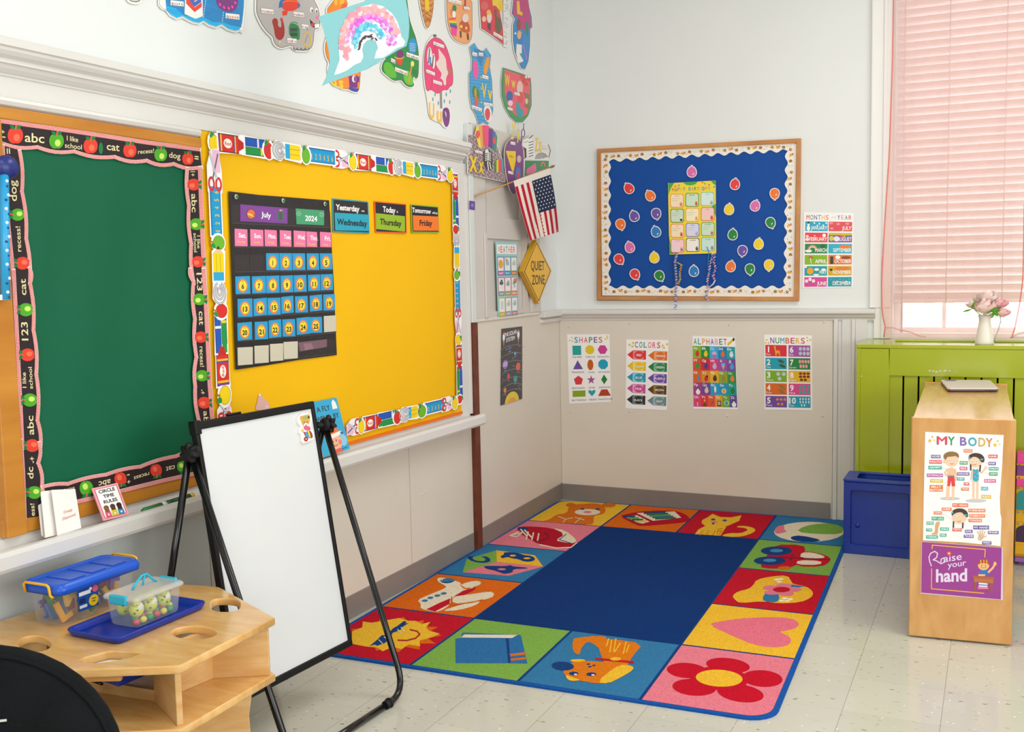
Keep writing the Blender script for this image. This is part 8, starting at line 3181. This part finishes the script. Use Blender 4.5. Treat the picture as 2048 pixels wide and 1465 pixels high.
# boy
a.poly([(283, 500), (308, 500), (303, 612), (274, 612)], SK, 2).poly([(323, 500), (345, 500), (340, 618), (322, 618)], SK, 2)
a.poly(smooth([(290, 370), (345, 370), (352, 440), (284, 440)], 1), SK2, 2)
a.line([(290, 378), (268, 408), (290, 436)], 12, SK2, 3).line([(346, 380), (358, 420), (350, 470)], 12, SK2, 3)
a.poly([(292, 430), (342, 432), (349, 512), (322, 514), (316, 470), (308, 512), (288, 510)], 'DF3B3B', 4).rect(292, 430, 342, 438, '3A8A9A', 5)
a.ell(322, 310, 52, 52, SK, 4).ell(265, 322, 10, 14, SK, 4)
a.poly(smooth([(262, 300), (256, 270), (290, 246), (340, 244), (376, 262), (378, 300), (355, 278), (320, 284), (285, 285), (278, 310)], 1), '8A6A3A', 5)
# girl
a.poly([(480, 460), (500, 470), (497, 622), (480, 622)], SK, 2).poly([(510, 470), (530, 460), (526, 622), (510, 622)], SK, 2)
a.line([(482, 385), (474, 420), (470, 462)], 11, SK2, 2).line([(522, 388), (552, 410), (580, 375)], 11, SK2, 2).ell(584, 368, 9, 14, SK, 3)
a.poly(smooth([(487, 372), (500, 385), (512, 385), (524, 372), (530, 420), (532, 462), (508, 482), (482, 462), (484, 420)], 1), '1FA8C0', 4)
for x, y in ((495, 405), (518, 418), (500, 440), (520, 450)):
    a.ell(x, y, 5, 5, 'F08AA8', 5)
a.ell(505, 318, 54, 50, SK, 4)
a.poly(smooth([(452, 310), (450, 275), (490, 254), (545, 260), (575, 290), (572, 330), (545, 325), (530, 295), (490, 282), (462, 300)], 1), '3E2A20', 5)
a.line([(468, 345), (468, 388)], 12, '3E2A20', 5).line([(542, 352), (538, 396)], 12, '3E2A20', 5).ell(553, 305, 12, 7, '2AB0C8', 6).ell(456, 292, 6, 10, '2AB0C8', 6)
# face details
for cx_, cy_ in ((322, 315), (497, 322)):
    for dx in (-17, 17):
        a.ell(cx_ + dx, cy_, 8, 10, 'F8F8F8', 5).ell(cx_ + dx, cy_, 4, 5, '4A6A8A', 6)
    a.arc(cx_, cy_ + 16, 14, 10, 20, 150, 3, 'A03A3A', 6)
# head at the bottom
a.ell(380, 755, 56, 48, SK, 4)
a.poly(smooth([(322, 745), (320, 705), (360, 682), (415, 685), (448, 715), (445, 758), (420, 740), (400, 712), (360, 715), (335, 730)], 1), '3E2A20', 5)
a.line([(336, 785), (334, 830)], 11, '3E2A20', 5).line([(408, 795), (406, 835)], 11, '3E2A20', 5).ell(428, 735, 12, 7, '2AB0C8', 6).ell(328, 715, 6, 10, '2AB0C8', 6)
for dx in (-30, 0):
    a.ell(378 + dx, 748, 8, 10, 'F8F8F8', 5).ell(378 + dx, 748, 4, 5, '4A6A8A', 6)
a.arc(376, 775, 14, 10, 10, 150, 3, 'A03A3A', 6)
# leg and hand
a.poly(smooth([(200, 790), (225, 782), (232, 800), (218, 830), (215, 880), (205, 888), (165, 886), (168, 874), (192, 868), (192, 820)], 1), 'D8A878', 2)
a.poly(smooth([(530, 880), (545, 890), (575, 895), (560, 925), (530, 935), (522, 915)], 1), 'D8B498', 2)
for x0, y0, x1, y1 in ((535, 885, 518, 862), (545, 888, 540, 852), (556, 890, 560, 852), (566, 892, 578, 862), (572, 905, 588, 895)):
    a.line([(x0, y0), (x1, y1)], 8, 'D8B498', 3)
for x0, y0, x1, y1, c_ in ((235, 290, 270, 310, 'B8A8D8'), (245, 325, 300, 335, 'F0A0A8'), (245, 370, 285, 385, '90D0D0'), (255, 430, 300, 428, 'E0A0D0'), (255, 505, 305, 460, 'E8B088'), (430, 255, 440, 275, 'E8B088'), (575, 290, 605, 278, 'F0A0A8'), (560, 330, 602, 338, 'B8A8D8'), (590, 372, 608, 378, '90D0D0'), (570, 405, 610, 418, '90C8A0'), (455, 480, 480, 470, 'F0A0A8'), (440, 700, 415, 715, 'E8A070'), (455, 735, 420, 740, 'E8A070'), (455, 770, 400, 775, 'E8A070'), (245, 718, 330, 770, 'E8B098'), (300, 705, 345, 735, 'E8B098')):
    a.line([(x0, y0), (x1, y1)], 2, c_, 3)
TG = [('NOSE', 162, 270, 235, 296, '6A55A8'), ('MOUTH', 150, 310, 245, 338, 'DF4A50'), ('ARMPIT', 142, 355, 244, 382, '1FA898'), ('STOMACH', 130, 414, 254, 441, 'B04AA0'), ('WAIST', 156, 457, 254, 484, 'E0B820'), ('FACE', 414, 226, 480, 252, 'E8702C'), ('EYES', 383, 318, 444, 345, '2E9A58'), ('NECK', 382, 362, 442, 388, 'D85098'), ('SHOULDER', 364, 404, 458, 430, '6A55A8'), ('CHEST', 362, 444, 420, 468, '20A8B8'), ('HIP', 414, 482, 456, 506, 'DF4A60'), ('THIGH', 394, 522, 455, 546, 'E07A48'),
      ('HAIR', 604, 268, 675, 296, 'E04848'), ('EAR', 604, 324, 662, 350, '6A55A8'), ('PALM', 608, 364, 682, 390, '1FA898'), ('ARM', 610, 404, 675, 430, '2E9A58'), ('ELBOW', 572, 457, 662, 484, 'D04A90'), ('LEG', 548, 517, 602, 544, '20A8C0'), ('FOOT', 549, 579, 625, 607, 'E0B820'), ('MY HEAD', 327, 644, 448, 672, 'E8602C'), ('CHEEK', 245, 677, 320, 702, 'E87040'), ('CHIN', 183, 706, 246, 730, 'E87040'), ('FOREHEAD', 450, 686, 581, 713, 'E8702C'), ('EYEBROW', 456, 727, 578, 753, 'E8702C'), ('TONGUE', 452, 763, 554, 789, 'E8702C'), ('TEETH', 327, 836, 399, 860, 'DF5040'), ('MY LEG', 167, 747, 261, 775, '1FA880'), ('KNEE', 127, 784, 182, 808, '2AB098'), ('TOE', 125, 837, 170, 860, '2AB098'), ('ANKLE', 232, 830, 300, 855, '2AB098'), ('HEEL', 230, 877, 281, 901, '2AB098'), ('TOENAIL', 124, 890, 215, 916, '2AB098'), ('MY HAND', 487, 815, 609, 845, '5A4A9A'), ('NAIL', 424, 848, 482, 873, '6A55A8'), ('FINGER', 600, 857, 683, 881, '6A55A8'), ('THUMB', 414, 886, 490, 910, '6A55A8'), ('WRIST', 556, 936, 628, 961, '6A55A8')]
for t, x0, y0, x1, y1, c_ in TG:
    tagl(t, x0, y0, x1, y1, c_)
tagl('BELLY', 152, 503, 254, 553, 'E07A38', 'BUTTON')
a.build('poster', GLOSS, None, 'white poster titled MY BODY with a boy and a girl on the bookshelf end', 'poster')

a = Art(KE, fn_, .0016, .0002)
a.base([(88, 940), (715, 985), (716, 1392), (82, 1340)], 'D8C8DC', .0008)
a.poly([(92, 942), (707, 987), (700, 1386), (86, 1333)], '96308C', 1)
a.line([(170, 995), (171, 966), (580, 1000), (576, 1060)], 7, 'EDB12C', 2)
a.line([(167, 1148), (165, 1303), (570, 1338)], 7, 'EDB12C', 2)
LAV = 'E4D4EC'
a.line([(165, 1128), (152, 1095), (146, 1060), (158, 1030), (190, 1014), (212, 1030), (205, 1062), (178, 1080), (200, 1085), (240, 1110), (270, 1095), (262, 1065), (240, 1075), (238, 1098)], 8, LAV, 3)
a.text('aise', (258, 1098), (398, 1078), 58, LAV, 3, .01)
a.text('your', (290, 1142), (432, 1122), 48, LAV, 3, .012)
a.text('hand', (200, 1250), (440, 1242), 100, LAV, 3, .045)
for k in range(6):
    t = k * pi / 3
    a.ell(301 + 12 * math.cos(t), 1030 + 11 * math.sin(t), 7, 7, 'E8503C', 4)
a.ell(301, 1030, 7, 7, 'F4E0C8', 5)
a.ell(567, 1122, 44, 38, 'EDB878', 3)
a.poly(smooth([(522, 1118), (524, 1090), (560, 1074), (600, 1080), (615, 1105), (610, 1125), (600, 1108), (545, 1105)], 1), 'A8402A', 4)
for x in (545, 568, 590):
    a.line([(x, 1080), (x + 2, 1108)], 7, 'E8B03C', 5)
a.ell(552, 1122, 3, 5, '3A2A20', 5).ell(582, 1123, 3, 5, '3A2A20', 5).arc(567, 1130, 22, 12, 10, 170, 3, '8A4A2A', 5)
a.poly(smooth([(545, 1158), (590, 1158), (612, 1180), (600, 1205), (530, 1200), (525, 1180)], 1), '2A6AC0', 2)
a.line([(605, 1175), (640, 1140), (652, 1115)], 16, 'EDB878', 3).ell(655, 1110, 12, 16, 'EDB878', 4)
a.line([(530, 1198), (575, 1198)], 14, 'EDB878', 4)
a.poly([(484, 1200), (648, 1212), (644, 1230), (486, 1220)], 'A85A2C', 5).poly([(492, 1220), (642, 1230), (642, 1262), (494, 1250)], 'B86834', 4)
a.poly([(494, 1250), (508, 1251), (506, 1320), (494, 1320)], '9A4E24', 4).poly([(618, 1262), (636, 1262), (632, 1335), (620, 1335)], '9A4E24', 4).poly([(588, 1256), (600, 1258), (598, 1322), (588, 1322)], '8A4420', 3)
a.poly([(530, 1256), (598, 1262), (596, 1290), (530, 1285)], 'F0F0F4', 3).line([(530, 1272), (597, 1276)], 8, '3A7AC0', 4).poly([(524, 1285), (602, 1292), (604, 1306), (524, 1304)], 'E87A9A', 4)
a.build('hand_sign', GLOSS, None, 'purple laminated sign reading Raise your hand on the bookshelf end', 'sign')

# ================================================================== TOY CASTLE behind the shelf
dh = thing('dollhouse', (2.8, -.56, 0), 'pink, purple and yellow plastic dollhouse just visible behind the bookshelf', 'toy')
DY = -.62
zq = lambda py: ony(2040, py, DY).z
PK, PU, YE = mat('hot_pink_plastic', 'F0409A', .35), mat('purple_plastic', '8A3A8C', .35), mat('sunny_yellow_plastic', 'E8AE10', .35)
TE, LI, DP = mat('teal_plastic', '149090', .35), mat('lilac_plastic', '9A62B8', .35), mat('deep_purple_plastic', '3A1440', .4)
X0d, X1d = 2.632, 3.0


def dbox(z0, z1, m_, nm, dy=0, x0=X0d, x1=X1d):
    return MB().box((x0, DY - dy, z0), (x1, -.49, z1)).build(nm, m_, dh, .003)


dbox(zq(926), zq(908), PK, 'roof', .02)
dbox(zq(958), zq(926), PU, 'upper_storey')
dbox(zq(973), zq(958), PK, 'floor_band', .012)
dbox(zq(1045), zq(973), YE, 'middle_storey')
dbox(zq(1114), zq(1045), YE, 'lower_storey', .004)
dbox(zq(1090) - .045, zq(1090), YE, 'step', .02)
dbox(max(.002, zq(1122)), zq(1114), LI, 'base', .03)
m = MB()
m.box((X0d + .02, DY + .02, 0), (X0d + .05, -.50, zq(1122))).box((X1d - .05, DY + .02, 0), (X1d - .02, -.50, zq(1122)))
m.build('feet', LI, dh)
for py0, py1, m_ in ((980, 1020, TE), (1050, 1084, DP)):
    for k in range(2):
        xc = X0d + .045 + k * .11
        z0, z1 = zq(py1), zq(py0)
        pts = [Vector((xc - .042, DY - .0055, z0)), Vector((xc + .042, DY - .0055, z0))] + [Vector((xc + .042 * math.cos(pi * j / 8), DY - .0055, z1 - .03 + .03 * math.sin(pi * j / 8))) for j in range(9)]
        MB().prism(pts, (0, .003, 0)).build('arch_window', m_, dh)
m = MB('1FA0A8')
for k in range(14):
    x = X0d + .006 + k * .026
    for py in (976, 1024, 1047):
        z = zq(py)
        m.prism([Vector((x, DY - .006, z - .006)), Vector((x + .012, DY - .006, z - .006)), Vector((x + .006, DY - .006, z + .004))], (0, .0015, 0))
m.color('8A3A8C')
for k in range(14):
    x = X0d + .006 + k * .026
    for py in (930, 955):
        z = zq(py)
        m.prism([Vector((x, DY - .002, z - .006)), Vector((x + .012, DY - .002, z - .006)), Vector((x + .006, DY - .002, z + .004))], (0, .0015, 0))
m.build('trim_pattern', PLAST, dh)
for py in (928, 955):
    z = zq(py)
    MB().box((X0d, DY - .0015, z - .008), (X1d, DY, z + .007)).build('yellow_band', YE, dh)

# ================================================================== foliage beyond the window
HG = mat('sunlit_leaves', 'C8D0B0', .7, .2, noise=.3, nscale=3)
rnd = random.Random(2)
m = MB()
for k in range(1500):
    x, y, z = rnd.uniform(1.0, 6.5), rnd.uniform(3.2, 4.6), rnd.uniform(-.5, 1.5)
    s_ = rnd.uniform(.05, .11)
    t, p_ = rnd.uniform(0, 6.3), rnd.uniform(-1, 1)
    d1 = Vector((math.cos(t), math.sin(t) * .5, p_)).normalized() * s_
    d2 = Vector((-math.sin(t), .4, math.cos(t))).normalized() * s_ * .5
    c = Vector((x, y, z))
    m.add([c - d1, c + d2, c + d1, c - d2], [(0, 1, 2, 3)])
o = m.build('bush_foliage', HG, None, fix=False)
tag(o, 'pale sunlit leaves outside beyond the window', 'foliage', None, 'stuff')
